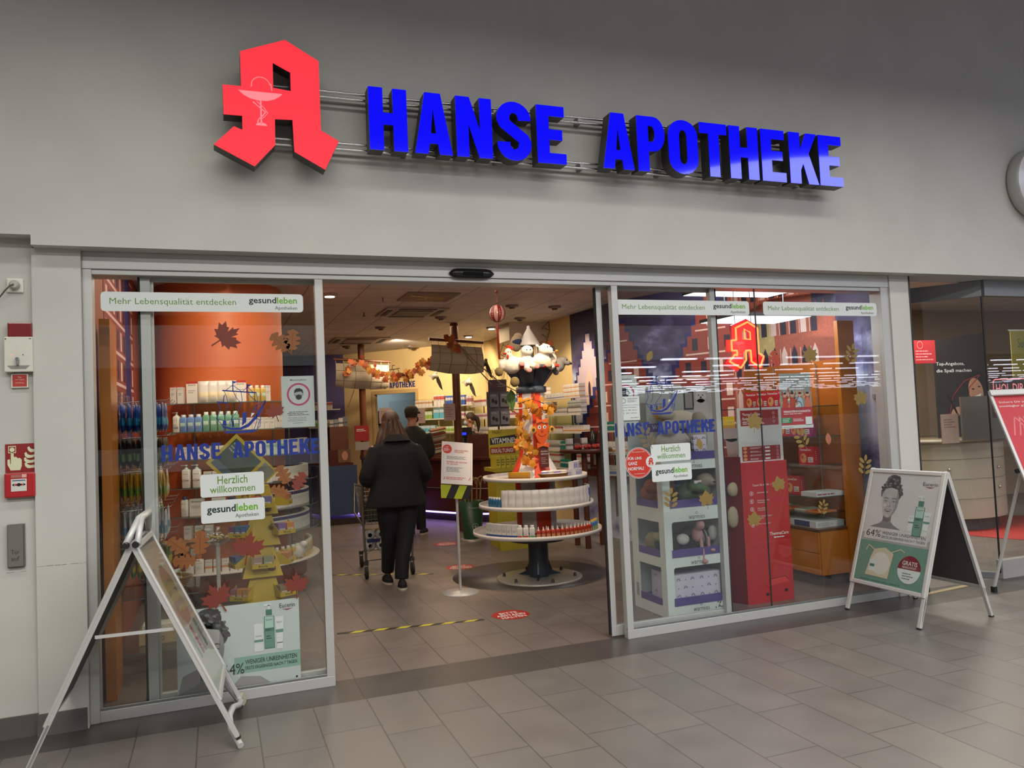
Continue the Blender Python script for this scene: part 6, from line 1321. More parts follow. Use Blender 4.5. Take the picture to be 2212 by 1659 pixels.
# ---- plush toys on the platform
CRF = lambda h, s=25: mat(h, .95, vary=.08, scale=s, bump=.5)
CW, CPK, CTN, CBK, CRD, CGR = CRF('#cdc2b4'), CRF('#c98482'), CRF('#a48f78'), CRF('#1d1d20'), CRF('#b3281c'), CRF('#7f7a74')
def G3(px, py, y): return at_y(px, py, y)
TOYS = []
def toy(label, pos):
    t = thing('plush_toy', label, 'plush toy', pos.to_tuple()); TOYS.append(t); return t
def eyes(t, pts, r=.006):
    b = MB()
    for p in pts: b.ell(p, r, mat('#0c0c0c', .15), nu=10, nv=8)
    part('eyes', b, t)
yF = gc.y-.20
# hen
p = G3(1105, 790, yF); t3 = toy('white plush hen with a red comb at the left of the toy pile', p)
b = MB(); b.ell(p, (.085, .07, .075), CW); b.ell(p+Vector((-.03, -.02, .085)), (.035, .035, .05), CW); b.ell(p+Vector((.07, .0, .03)), (.05, .04, .03), CW); b.ell(p+Vector((-.08, .0, .0)), (.03, .03, .05), CW); vpart('body', b, t3)
b = MB(); [b.ell(p+Vector((-.035+.018*k, -.02, .14-.004*k)), (.012, .009, .018), CRD) for k in range(3)]; vpart('comb', b, t3, .004, smooth=2); b = MB(); b.ell(p+Vector((-.07, -.05, .085)), (.016, .02, .010), CRD); b.ell(p+Vector((-.045, -.05, .06)), (.010, .008, .020), CRD); vpart('beak', b, t3, .004, smooth=2); eyes(t3, [p+Vector((-.04, -.052, .10)), p+Vector((-.02, -.055, .10))], .004)
# lamb with pink feet
p = G3(1138, 783, yF-.03); t3 = toy('cream plush lamb with pink feet in the middle of the toy pile', p)
b = MB(); b.ell(p, (.05, .045, .06), CW); b.ell(p+Vector((0, -.02, .085)), (.052, .045, .045), CW); b.ell(p+Vector((-.055, -.02, .0)), (.02, .02, .035), CW); b.ell(p+Vector((.055, -.02, -.0)), (.02, .02, .035), CW); b.ell(p+Vector((-.02, -.05, -.055)), (.024, .04, .03), CW); b.ell(p+Vector((.04, -.05, -.04)), (.024, .04, .03), CW); vpart('body', b, t3)
for v in ((-.012, -.085, -.075), (.058, -.08, -.045), (-.06, -.045, -.02)): b = MB(); b.ell(p+Vector(v), (.025, .015, .022), CPK); vpart('foot', b, t3, .005, smooth=2)
eyes(t3, [p+Vector((-.018, -.063, .09)), p+Vector((.012, -.065, .09))], .0045)
# polar bear
p = G3(1170, 782, yF-.01); t3 = toy('cream plush polar bear with a black nose, right of the lamb', p)
b = MB(); b.ell(p, (.085, .06, .065), CW); b.ell(p+Vector((.025, -.03, .09)), (.058, .05, .048), CW); b.ell(p+Vector((.06, -.05, .075)), (.035, .032, .028), CW); b.ell(p+Vector((-.035, -.0, .125)), (.018, .012, .016), CW); b.ell(p+Vector((.03, .01, .135)), (.018, .012, .016), CW); b.ell(p+Vector((-.08, -.03, -.03)), (.03, .035, .03), CW); b.ell(p+Vector((.07, -.04, -.05)), (.03, .035, .028), CW); vpart('body', b, t3)
for v in ((.03, -.075, -.035), (-.075, -.065, -.03)): b = MB(); b.ell(p+Vector(v), (.035, .016, .026), CTN); vpart('foot', b, t3, .006, smooth=2)
b = MB(); b.ell(p+Vector((.085, -.075, .083)), (.013, .010, .010), CBK); part('nose', b, t3); eyes(t3, [p+Vector((.03, -.075, .11)), p+Vector((.055, -.07, .11))], .005)
# penguin
p = G3(1192, 778, yF+.02); t3 = toy('plush penguin with orange beak right of the polar bear', p)
b = MB(); b.ell(p+Vector((0, 0, .075)), (.034, .034, .038), CBK); vpart('head', b, t3, .006); b = MB(); b.ell(p, (.045, .04, .055), CW); b.ell(p+Vector((.008, -.022, .065)), (.018, .016, .024), CW); vpart('body', b, t3, .006); b = MB(); b.ell(p+Vector((.03, -.035, .065)), (.018, .012, .010), mat('#d98a3a', .8)); part('beak', b, t3); b = MB(); b.ell(p+Vector((.0, -.04, -.05)), (.026, .03, .012), mat('#c9824a', .8)); part('foot', b, t3)
# badger
p = G3(1208, 790, yF+.05); t3 = toy('grey plush badger drooping at the right end of the toy pile', p)
b = MB(); b.ell(p, (.05, .05, .06), CGR); b.ell(p+Vector((.03, -.02, .03)), (.045, .04, .038), CW); b.ell(p+Vector((.06, -.05, .01)), (.025, .03, .022), CW); b.ell(p+Vector((-.04, -.02, -.05)), (.03, .03, .04), CGR); vpart('body', b, t3, .007); b = MB(); b.ell(p+Vector((.075, -.075, .003)), (.012, .010, .009), CBK); part('nose', b, t3); eyes(t3, [p+Vector((.045, -.065, .035))], .005)
# striped bird and seal behind
p = G3(1115, 742, gc.y+.02); t3 = toy('brown plush seal in a navy striped shirt behind the hen', p)
b = MB(); b.ell(p, (.062, .055, .085), CTN); b.ell(p+Vector((.02, -.01, .075)), (.045, .04, .035), CTN); vpart('body', b, t3)
b = MB(); b.ell(p+Vector((.005, -.008, .01)), (.062, .054, .045), mat('#2a3150', .9)); part('shirt', b, t3)
b = MB(); p = G3(1188, 745, gc.y); b.prism([(0, -.05), (.012, -.01), (.045, .0), (.016, .015), (.035, .045), (.008, .03), (0, .075), (-.008, .03), (-.035, .045), (-.016, .015), (-.045, .0), (-.012, -.01)], lambda u, v, w_: Vector((p.x+u, p.y+w_, p.z+v)), 0, .006, mat('#a8461c', .7)); solo('felt_leaf', b, 'small rust coloured star leaf above the penguin', 'decoration', p.to_tuple())
b = MB(); q = gc+Vector((0, -.26, 2.10)); b.tube([q+Vector((-.2, .02, .0)), q+Vector((.2, .0, .01))], .016, CRD, 10); solo('roll_pillow', b, 'red and white roll at the feet of the plush toys', 'plush toy', q.to_tuple())
for px, py, s3, lb in ((1078, 803, .045, 'olive plush ball hanging low at the left of the toys'), (1112, 825, .05, 'brown plush ball below the hen')):
    p = G3(px, py, yF-.03); t3 = toy(lb, p); b = MB(); b.ell(p, (s3, s3*.7, s3*1.05), CRF('#6d5a38')); vpart('body', b, t3)

for q in TOYS[:5]: q.scale = (1.22, 1.1, 1.22); q.location.z += .01
# ================================================================ PEOPLE
SKIN = mat('#c08a6e', .55, vary=.05); CLOTHK = mat('#0a0a0b', .9, vary=.3, scale=90, bump=.3); JEAN = mat('#101217', .8, vary=.25, scale=120)
def hand(b, wrist, d, up, side, s=1.0, curl=.9, m=None):
    """palm with four curled fingers and a side thumb; d: direction of the hand, up: back of the hand"""
    m = m or SKIN; d = Vector(d).normalized(); up = Vector(up).normalized(); sd = d.cross(up).normalized()*side; w_ = Vector(wrist)
    c = w_+d*.045*s; q = Matrix((sd, d, up)).transposed().to_quaternion()
    b.ell(c, (.040*s, .052*s, .016*s), m, q)
    for k, (o, L) in enumerate(((-.030, .072), (-.010, .080), (.010, .075), (.029, .060))):
        p0 = w_+d*.085*s+sd*o*s; pts = [p0]; dd = d.copy()
        for j in range(3): dd = (dd-up*curl*.55).normalized(); pts.append(pts[-1]+dd*L*s/3*1.0)
        b.tube([w_+d*.05*s+sd*o*s]+pts, .0085*s, m, 8, radii=[.0095*s, .009*s, .0085*s, .008*s, .006*s])
    p0 = w_+d*.03*s-sd*.034*s; b.tube([p0, p0+d*.028*s-sd*.022*s-up*.008*s, p0+d*.052*s-sd*.026*s-up*.026*s], .010*s, m, 8, radii=[.012*s, .010*s, .007*s])
def limb(b, pts, radii, m, n=16):
    # smooth tapering limb through the joints
    P = []; R_ = []
    for i in range(len(pts)-1):
        for k in range(5): u = k/5; P.append(Vector(pts[i]).lerp(Vector(pts[i+1]), u)); R_.append(radii[i]*(1-u)+radii[i+1]*u)
    P.append(Vector(pts[-1])); R_.append(radii[-1])
    for _ in range(2): P = [P[0]]+[(P[i-1]+P[i]*2+P[i+1])/4 for i in range(1, len(P)-1)]+[P[-1]]; R_ = [R_[0]]+[(R_[i-1]+R_[i]*2+R_[i+1])/4 for i in range(1, len(R_)-1)]+[R_[-1]]
    b.tube(P, 0, m, n, radii=R_)
def head(b, c, yaw, m, s=1.0):
    """c: middle of the head, face looks along yaw (0 = +y)"""
    q = Matrix.Rotation(yaw, 3, 'Z'); T = lambda x, y, z: Vector(c)+q @ Vector((x*s, y*s, z*s))
    b.ell(T(0, -.01, .02), (.076*s, .095*s, .105*s), m, q.to_quaternion()); b.ell(T(0, .025, -.05), (.058*s, .065*s, .065*s), m, q.to_quaternion()); b.ell(T(0, .05, -.085), (.032*s, .03*s, .028*s), m, q.to_quaternion())
    b.ell(T(0, .092, -.008), (.013*s, .020*s, .022*s), m); b.ell(T(0, .08, -.05), (.026*s, .012*s, .012*s), m, q.to_quaternion())
    for sx in (-1, 1): b.ell(T(sx*.078, -.01, -.01), (.010*s, .02*s, .032*s), m, q.to_quaternion())
    return T
# woman with the shopping cart, seen from behind
wx, wy = 1.66, 7.72
t = thing('person', 'long haired person in a black coat and trousers pushing a shopping cart', 'person', (wx, wy, 0))
b = MB(); H_ = Vector((wx-.02, wy+.13, 1.60)); T_ = head(b, H_, -.12, SKIN)
b.tube([(wx-.02, wy+.07, 1.36), (wx-.02, wy+.11, 1.53)], .055, SKIN, 14)
b.loft([((wx, wy+.02, .80), .165, .12), ((wx, wy+.02, .92), .185, .13), ((wx, wy+.02, 1.05), .15, .11), ((wx, wy+.04, 1.22), .175, .12), ((wx, wy+.05, 1.36), .20, .11), ((wx, wy+.06, 1.43), .12, .08), ((wx, wy+.07, 1.47), .06, .06)], SKIN, 20)
limb(b, [(wx-.18, wy+.05, 1.38), (wx-.285, wy+.03, 1.13), (wx-.23, wy+.29, 1.03)], [.055, .042, .030], SKIN); limb(b, [(wx+.18, wy+.05, 1.38), (wx+.275, wy+.03, 1.13), (wx+.22, wy+.29, 1.03)], [.055, .042, .030], SKIN)
limb(b, [(wx+.085, wy+.02, .86), (wx+.04, wy-.01, .48), (wx+.0, wy-.03, .09)], [.085, .060, .040], SKIN); limb(b, [(wx-.085, wy+.02, .86), (wx-.06, wy+.14, .50), (wx-.075, wy+.26, .10)], [.085, .060, .040], SKIN)
hand(b, (wx-.23, wy+.29, 1.03), (0, 1, -.1), (0, .1, 1), -1); hand(b, (wx+.22, wy+.29, 1.03), (0, 1, -.1), (0, .1, 1), 1)
vpart('body', b, t, .012, smooth=3)
b = MB()
b.loft([((wx-.01, wy-.01, .80), .31, .20), ((wx-.01, wy-.005, .84), .30, .20), ((wx-.01, wy+.0, .95), .265, .19), ((wx, wy+.01, 1.08), .235, .175), ((wx, wy+.02, 1.20), .235, .170), ((wx, wy+.03, 1.32), .245, .155), ((wx, wy+.04, 1.39), .225, .135), ((wx, wy+.05, 1.44), .15, .105), ((wx, wy+.06, 1.49), .085, .085)], CLOTHK, 28)
limb(b, [(wx-.19, wy+.03, 1.36), (wx-.245, wy-.0, 1.22), (wx-.315, wy-.03, 1.08), (wx-.235, wy+.24, 1.02)], [.075, .082, .073, .058], CLOTHK); limb(b, [(wx+.19, wy+.03, 1.36), (wx+.245, wy+.0, 1.22), (wx+.305, wy-.02, 1.08), (wx+.225, wy+.24, 1.02)], [.075, .082, .073, .058], CLOTHK)
vpart('coat', b, t, .011, 'long black coat flaring at the hem', smooth=4)
b = MB(); b.loft([((wx, wy+.035, 1.50), .085, .08), ((wx, wy+.02, 1.47), .12, .095), ((wx, wy+.01, 1.435), .155, .115)], CLOTHK, 20); part('collar', b, t)
b = MB()
limb(b, [(wx+.09, wy+.02, .90), (wx+.085, wy+.0, .70), (wx+.055, wy-.02, .48), (wx+.015, wy-.04, .28), (wx+.0, wy-.05, .09)], [.125, .110, .085, .072, .068], JEAN); limb(b, [(wx-.085, wy+.02, .90), (wx-.085, wy+.07, .68), (wx-.065, wy+.13, .48), (wx-.07, wy+.21, .28), (wx-.07, wy+.27, .12)], [.125, .110, .085, .070, .064], JEAN)
b.ell((wx, wy+.02, .90), (.17, .13, .12), JEAN); vpart('trousers', b, t, .011, smooth=3)
def shoe(b, c, d, s=1.0, sole=True):
    c = Vector(c); d = Vector(d).normalized(); r = Vector((d.y, -d.x, 0)); n = 12
    L = []
    for z, k in ((0, 1.0), (.022, 1.0), (.024, .93), (.05, .88), (.075, .62), (.095, .42)):
        ring = []
        for i in range(16):
            a = 2*PI*i/16; u = math.cos(a); v = math.sin(a)
            ring.append(c+d*(.045+u*.13*(k if z > .05 else 1)+(-.045 if z > .05 else 0)*(1-k))*s+r*v*(.048-.006*u)*k*s+Vector((0, 0, z*s)))
        L.append(ring)
    V = [q for R in L for q in R]; so = mat('#c9c0b2', .6); up = mat('#1a1718', .8)
    for j in range(5): b.add(V[j*16:(j+2)*16], [(i, (i+1) % 16, 16+(i+1) % 16, 16+i) for i in range(16)], so if j == 0 else up, True)
    b.add(V[:16], [tuple(range(16))], so); b.add(V[-16:], [tuple(range(16))], up)
b = MB(); shoe(b, (wx+.0, wy-.085, .0), (.15, 1, 0)); part('shoe', b, t, 'black slip-on shoe with a white sole'); b = MB(); shoe(b, (wx-.07, wy+.24, .0), (-.1, 1, 0)); part('shoe', b, t)
HAIR = mat('#4a3222', .5, vary=.45, scale=60); HAIR2 = mat('#7a5736', .5, vary=.4, scale=60)
b = MB(); q = H_
b.ell(q+Vector((0, -.02, .035)), (.092, .108, .108), HAIR); b.loft([(q+Vector((0, -.05, .02)), .098, .085), (q+Vector((0, -.07, -.08)), .115, .075), (q+Vector((0, -.10, -.18)), .135, .065), (q+Vector((0, -.13, -.28)), .14, .055), (q+Vector((-.01, -.15, -.36)), .115, .040), (q+Vector((-.02, -.16, -.43)), .07, .025), (q+Vector((-.03, -.165, -.47)), .03, .012)], HAIR, 24)
for sx in (-1, 1): limb(b, [q+Vector((sx*.07, -.04, -.02)), q+Vector((sx*.115, -.08, -.13)), q+Vector((sx*.15, -.10, -.24)), q+Vector((sx*.165, -.12, -.33))], [.04, .045, .035, .012], HAIR)
vpart('hair', b, t, .009, smooth=3)
r = random.Random(6); b = MB()
for k in range(40):
    x = r.uniform(-.11, .11); w_ = [q+Vector((x*.55, -.115-.02*(abs(x) < .05), .05)), q+Vector((x*.9, -.135, -.08)), q+Vector((x*1.15+r.uniform(-.01, .01), -.165, -.2)), q+Vector((x*1.2+r.uniform(-.02, .02), -.195, -.33)), q+Vector((x*1.1+r.uniform(-.02, .02), -.20, -.40-r.uniform(0, .07)))]
    b.tube(w_, .006, HAIR2 if k % 3 == 0 else HAIR, 5, radii=[.004, .008, .009, .007, .002])
for x, L in ((-.06, .60), (-.03, .55)):
    b.tube([q+Vector((x, -.18, -.30)), q+Vector((x-.02, -.21, -.40)), q+Vector((x+.015, -.20, -.50)), q+Vector((x-.01, -.19, -L))], .01, HAIR2, 6, radii=[.008, .012, .010, .003])
part('hair_strands', b, t)
b = MB(); b.box((wx+.02, wy+.0, .0), (wx+.02, wy, 0), BLACK) if 0 else None

# shopping cart
cx, cy = 1.68, 8.30; WIRE = mat('#8a8580', .3, .8); HND = mat('#2c2c2c', .5)
t = thing('shopping_cart', 'wire shopping cart pushed by the person in the black coat', 'cart', (cx, cy+.4, 0))
b = MB()
for sx in (-1, 1):
    x = cx+sx*.265
    b.tube([(x, cy-.08, 1.0), (x, cy-.02, .98), (x, cy+.02, .60), (x-sx*.02, cy+.02, .20), (x-sx*.02, cy+.05, .17)], .012, WIRE, 8); b.tube([(x, cy+.02, .55), (x-sx*.03, cy+.75, .62), (x-sx*.05, cy+.80, .95)], .010, WIRE, 8); b.tube([(x-sx*.02, cy+.04, .19), (x-sx*.08, cy+.40, .24), (x-sx*.10, cy+.78, .17)], .012, WIRE, 8)
b.tube([(cx-.245, cy+.04, .19), (cx+.245, cy+.04, .19)], .010, WIRE, 8); b.tube([(cx-.17, cy+.77, .18), (cx+.17, cy+.77, .18)], .010, WIRE, 8); b.tube([(cx-.24, cy+.06, .24), (cx-.12, cy+.2, .36), (cx-.05, cy+.1, .2)], .006, WIRE, 6); b.tube([(cx+.24, cy+.06, .24), (cx+.12, cy+.2, .36), (cx+.05, cy+.1, .2)], .006, WIRE, 6)
part('frame', b, t)
b = MB(); b.tube([(cx-.28, cy-.09, 1.0), (cx+.28, cy-.09, 1.0)], .016, HND, 12); part('handle', b, t)
b = MB(); c8 = [(cx-.255, cy-.0, .96), (cx+.255, cy-.0, .96), (cx+.21, cy+.80, .93), (cx-.21, cy+.80, .93), (cx-.245, cy+.02, .56), (cx+.245, cy+.02, .56), (cx+.19, cy+.72, .62), (cx-.19, cy+.72, .62)]; c8 = [Vector(p) for p in c8]
def wires(a, b_, c, d, nu, nv, mb):
    for i in range(nu+1): u = i/nu; mb.tube([a.lerp(b_, u), d.lerp(c, u)], .0022, WIRE, 4, caps=False)
    for i in range(nv+1): v = i/nv; mb.tube([a.lerp(d, v), b_.lerp(c, v)], .0022, WIRE, 4, caps=False)
wires(c8[0], c8[1], c8[5], c8[4], 14, 8, b); wires(c8[3], c8[2], c8[6], c8[7], 12, 7, b); wires(c8[0], c8[3], c8[7], c8[4], 20, 8, b); wires(c8[1], c8[2], c8[6], c8[5], 20, 8, b); wires(c8[4], c8[5], c8[6], c8[7], 12, 14, b)
b.tube([c8[0], c8[1], c8[2], c8[3]], .007, WIRE, 6, closed=True); part('basket', b, t)
for sx in (-1, 1):
    for yy, w2 in ((.04, .245), (.78, .17)):
        x = cx+sx*w2; b = MB(); b.tube([(x-.013, cy+yy-.01, .062), (x+.013, cy+yy-.01, .062)], .062, RUBBER, 20); o = part('wheel', b, t); b = MB(); b.box((x-.02, cy+yy-.02, .06), (x-.014, cy+yy+.02, .15), WIRE); b.box((x+.014, cy+yy-.02, .06), (x+.02, cy+yy+.02, .15), WIRE); b.box((x-.022, cy+yy-.022, .14), (x+.022, cy+yy+.022, .18), HND); part('fork', b, o)
t = thing('toilet_roll_pack', 'plastic wrapped pack of white paper rolls under the cart', 'paper rolls', (cx-.12, cy+.35, .25)); PR = mat('#cfccc8', .7)
for i in range(2):
    for j in range(2):
        x, z = cx-.165+.115*i, .31+.115*j; b = MB(); n = 18
        for y0, y1 in ((cy+.20, cy+.31),): b.lathe((0, 0, 0), [(.022, 0), (.055, 0), (.055, .11), (.022, .11), (.022, 0)], PR, n); b.v = [(v[0]+x, y0+v[2], v[1]+z) for v in b.v]
        part('paper_roll', b, t)
b = MB(); b.box((cx-.225, cy+.195, .255), (cx+.01, cy+.315, .48), CLEAR); part('wrapping', b, t); b = MB(); b.box((cx-.2, cy+.192, .35), (cx-.06, cy+.196, .385), mat('#26305c', .5)); part('label_strip', b, t)
b = MB(); b.box((cx-.2, cy+.15, .565), (cx+.16, cy+.45, .80), mat('#3a3b2e', .8, vary=.3, scale=14)); solo('shopping_bag', b, 'dark green bag inside the shopping cart', 'bag', (cx, cy+.3, .57), bevel=.03)

# man with a cap before the counter
mx, my = 2.66, 11.2
t = thing('person', 'person in a dark cap and black face mask standing before the counter', 'person', (mx, my, 0)); DJ = mat('#22211f', .85, vary=.2, scale=60)
b = MB(); H_ = Vector((mx+.0, my, 1.715)); T_ = head(b, H_, -.95, SKIN, 1.02); b.tube([(mx-.02, my, 1.48), (mx, my, 1.64)], .058, SKIN, 14)
b.loft([((mx, my, .85), .17, .13), ((mx, my, 1.1), .165, .12), ((mx, my, 1.35), .20, .12), ((mx, my, 1.5), .13, .09), ((mx, my, 1.54), .06, .06)], SKIN)
limb(b, [(mx-.09, my, .9), (mx-.09, my, .48), (mx-.09, my, .06)], [.09, .06, .045], SKIN); limb(b, [(mx+.09, my, .9), (mx+.09, my+.05, .48), (mx+.09, my+.05, .06)], [.09, .06, .045], SKIN)
limb(b, [(mx-.2, my, 1.44), (mx-.26, my-.02, 1.16), (mx-.20, my+.18, 1.02)], [.05, .04, .03], SKIN); limb(b, [(mx+.2, my, 1.44), (mx+.27, my, 1.16), (mx+.22, my+.2, 1.08)], [.05, .04, .03], SKIN); hand(b, (mx-.20, my+.18, 1.02), (.2, 1, 0), (0, 0, 1), -1); hand(b, (mx+.22, my+.2, 1.08), (-.2, 1, 0), (0, 0, 1), 1)
vpart('body', b, t, .012, smooth=2)
b = MB(); b.loft([((mx, my, .82), .21, .16), ((mx, my, 1.1), .22, .16), ((mx, my, 1.38), .235, .15), ((mx, my, 1.49), .18, .12), ((mx, my, 1.56), .085, .085)], DJ, 24); limb(b, [(mx-.2, my, 1.44), (mx-.27, my-.02, 1.16), (mx-.20, my+.16, 1.02)], [.08, .065, .05], DJ); limb(b, [(mx+.2, my, 1.44), (mx+.28, my, 1.16), (mx+.22, my+.18, 1.07)], [.08, .065, .05], DJ); vpart('jacket', b, t, .013)
b = MB(); limb(b, [(mx-.09, my, .9), (mx-.09, my, .48), (mx-.09, my, .06)], [.12, .08, .07], JEAN); limb(b, [(mx+.09, my, .9), (mx+.09, my+.05, .48), (mx+.09, my+.05, .06)], [.12, .08, .07], JEAN); vpart('trousers', b, t, .013); b = MB(); shoe(b, (mx-.09, my-.06, 0), (.5, 1, 0)); shoe(b, (mx+.10, my-.01, 0), (.7, 1, 0)); part('shoes', b, t)
b = MB(); CAP = mat('#2c2925', .85, vary=.1, scale=80)
b.lathe((H_.x-.005, H_.y-.01, H_.z+.035), [(.103, 0), (.103, .03), (.095, .065), (.07, .095), (.035, .110), (0, .113)], CAP, 24); fd = Vector((math.sin(.95), math.cos(.95), 0)); rd = Vector((fd.y, -fd.x, 0)); o_ = H_+fd*.075+Vector((0, 0, .045))
V = [o_+rd*(.075*math.cos(a))+fd*(.085*math.sin(a)) -Vector((0, 0, .022*math.sin(a))) for a in [k*PI/10 for k in range(11)]]; b.add(V+[v+Vector((0, 0, .006)) for v in V], [tuple(range(11))[::-1], tuple(range(11, 22))]+[(i, (i+1) % 11, 11+(i+1) % 11, 11+i) for i in range(11)], CAP, True); part('cap', b, t)
b = MB(); b.ell(T_(0, .066, -.055), (.056, .048, .055), mat('#0e0e10', .8), Matrix.Rotation(-.95, 3, 'Z').to_quaternion()); part('face_mask', b, t); b = MB(); b.lathe((H_.x-.01, H_.y-.015, H_.z-.03), [(.085, 0), (.095, .06)], mat('#2b211b', .8), 20, a0=PI*.85, a1=PI*1.9); part('hair', b, t)
b = MB(); [b.ell(T_(sx*.032, .083, .012), .008, mat('#201612', .3)) for sx in (-1, 1)]; part('eyes', b, t)
# pharmacist behind the counter
qx, qy = 4.10, 13.0
t = thing('person', 'person with a dark ponytail, glasses and blue mask behind the counter', 'person', (qx, qy, 0))
b = MB(); H_ = Vector((qx, qy, 1.62)); T_ = head(b, H_, 1.2, SKIN, .95); b.tube([(qx+.02, qy, 1.40), (qx, qy, 1.55)], .05, SKIN, 14); b.loft([((qx, qy, .9), .16, .12), ((qx, qy, 1.25), .17, .12), ((qx, qy, 1.39), .15, .09), ((qx, qy, 1.44), .05, .05)], SKIN); limb(b, [(qx-.17, qy, 1.34), (qx-.22, qy-.1, 1.1), (qx-.12, qy-.28, 1.1)], [.045, .035, .028], SKIN); limb(b, [(qx+.17, qy, 1.34), (qx+.2, qy-.1, 1.1), (qx+.06, qy-.28, 1.1)], [.045, .035, .028], SKIN); hand(b, (qx-.12, qy-.28, 1.1), (0, -1, 0), (0, 0, 1), 1); hand(b, (qx+.06, qy-.28, 1.1), (0, -1, 0), (0, 0, 1), -1)
limb(b, [(qx-.08, qy, .9), (qx-.08, qy, .05)], [.09, .045], SKIN); limb(b, [(qx+.08, qy, .9), (qx+.08, qy, .05)], [.09, .045], SKIN); vpart('body', b, t, .012, smooth=2)
b = MB(); b.loft([((qx, qy, .4), .19, .15), ((qx, qy, .9), .20, .15), ((qx, qy, 1.25), .20, .14), ((qx, qy, 1.36), .18, .11), ((qx, qy, 1.43), .07, .07)], mat('#1e2226', .8), 22); limb(b, [(qx-.17, qy, 1.34), (qx-.22, qy-.1, 1.1), (qx-.12, qy-.26, 1.1)], [.065, .05, .04], mat('#1e2226', .8)); limb(b, [(qx+.17, qy, 1.34), (qx+.2, qy-.1, 1.1), (qx+.06, qy-.26, 1.1)], [.065, .05, .04], mat('#1e2226', .8)); vpart('jacket', b, t, .013)
b = MB(); hm = mat('#2a1d17', .6, vary=.3, scale=60); b.ell(H_+Vector((.02, .0, .035)), (.092, .088, .098), hm); limb(b, [H_+Vector((.085, 0, .06)), H_+Vector((.14, 0, .02)), H_+Vector((.16, .0, -.10)), H_+Vector((.15, 0, -.22))], [.03, .042, .035, .012], hm); vpart('hair', b, t, .009)
b = MB(); b.ell(T_(0, .064, -.055), (.052, .046, .05), mat('#9fb3c9', .8), Matrix.Rotation(1.2, 3, 'Z').to_quaternion()); part('face_mask', b, t); b = MB()
for sx in (-1, 1): b.tube([T_(sx*.034+.026*math.cos(k*PI/5), .098, .012+.02*math.sin(k*PI/5)) for k in range(10)], .0025, BLACK, 5, closed=True)
b.tube([T_(.06, .095, .015), T_(.078, .0, .01)], .002, BLACK, 5); b.tube([T_(-.06, .095, .015), T_(-.078, .0, .01)], .002, BLACK, 5); part('glasses', b, t)

# ================================================================ COUNTERS
def counter(pts, z, depth, label, led=True, m=WOODD, front=None):
    """pts: front edge polyline"""
    P = [Vector((x, y, 0)) for x, y in pts]; t = thing('counter', label, 'counter', (sum(P, Vector())/len(P)).to_tuple()); n = len(P)
    N_ = []
    for i in range(n):
        d = (P[min(i+1, n-1)]-P[max(i-1, 0)]).normalized(); N_.append(Vector((-d.y, d.x, 0)))
    for nm, z0, z1, o0, o1, mm in (('body', .16, z-.04, .06, depth-.1, front or m), ('plinth', 0, .10, .16, depth-.15, mat('#2b1c18', .5)), ('worktop', z-.04, z, 0, depth, m)):
        b = MB(); A_ = [p+q*o0 for p, q in zip(P, N_)]; B_ = [p+q*o1 for p, q in zip(P, N_)][::-1]
        L = A_+B_; b.prism([(p.x, p.y) for p in L], lambda u, v, w_: Vector((u, v, w_)), z0, z1, mm); part(nm, b, t)
    b = MB(); b.tube([p+q*.05+Vector((0, 0, z*.52)) for p, q in zip(P, N_)], .008, mat('#8a7f78', .3, .7), 6); part('trim_strip', b, t)
    if led: b = MB(); b.tube([p+q*.12+Vector((0, 0, .13)) for p, q in zip(P, N_)], .014, mat('#9a7cff', .5, emit=7, vary=0), 6); part('light_strip', b, t)
    return t
counter([(2.66, 13.75), (3.12, 12.9), (3.45, 12.25), (3.85, 11.75), (4.3, 11.5)], 1.02, .75, 'long dark mahogany counter with violet light along its foot')
counter([(1.50, 14.2), (1.90, 14.0), (2.10, 13.5), (2.10, 13.1)], 1.0, -.45, 'far left counter with bluish rounded end and violet foot light', front=mat('#3f4f72', .35, .2))
b = MB(); b.obox((3.72, 11.95, 1.02), (.62, -.30, 0), (.02, .04, 0), (0, 0, .36), WOODD); solo('counter_screen', b, 'dark wooden privacy board standing on the right of the counter', 'board', (4.0, 11.8, 1.02))
# far left tall shelf and display on the first counter
t = thing('display_stand', 'dark wooden display with a face picture and red card beside the far mast', 'display', (2.05, 13.2, 0)); b = MB(); b.box((1.72, 13.1, 1.0), (2.06, 13.4, 1.22), WOODD); b.box((1.74, 13.12, 1.22), (2.04, 13.36, 1.60), mat('#5a3420', .5)); part('body', b, t)
b = MB(); A = Art(PL(13.1), b, base=.002); A.rect(1.86, 1.01, 2.06, 1.22, mat('#6b4a38')); A.up(); A.ell(1.97, 1.12, .05, .075, mat('#b08068')); part('face_picture', b, t); b = MB(); b.box((2.13, 13.0, 1.35), (2.36, 13.03, 1.60), mat('#8e1a1c', .5)); A = Art(PL(13.0), b); A.lines(2.16, 1.50, 2.33, 1.55, 2, STK); A.rect(2.13, 1.20, 2.36, 1.33, mat('#8f8a88')); part('red_card', b, t); b = MB(); b.box((2.24, 13.01, 0), (2.26, 13.03, 1.36), BLACK); part('pole', b, t)
for k in range(4): one('product_box', box_mesh(.07, .05, .10+.02*k, ['#a9a6a2', '#7f8a94', '#c0b8b0', '#5f6a6e'][k], ((.3, .5, '#4a4a52'),)), 'small pack on the dark wooden display beside the far mast', 'box', (1.78+.075*k, 13.15, 1.601), 0, 'packs on the dark wooden display')
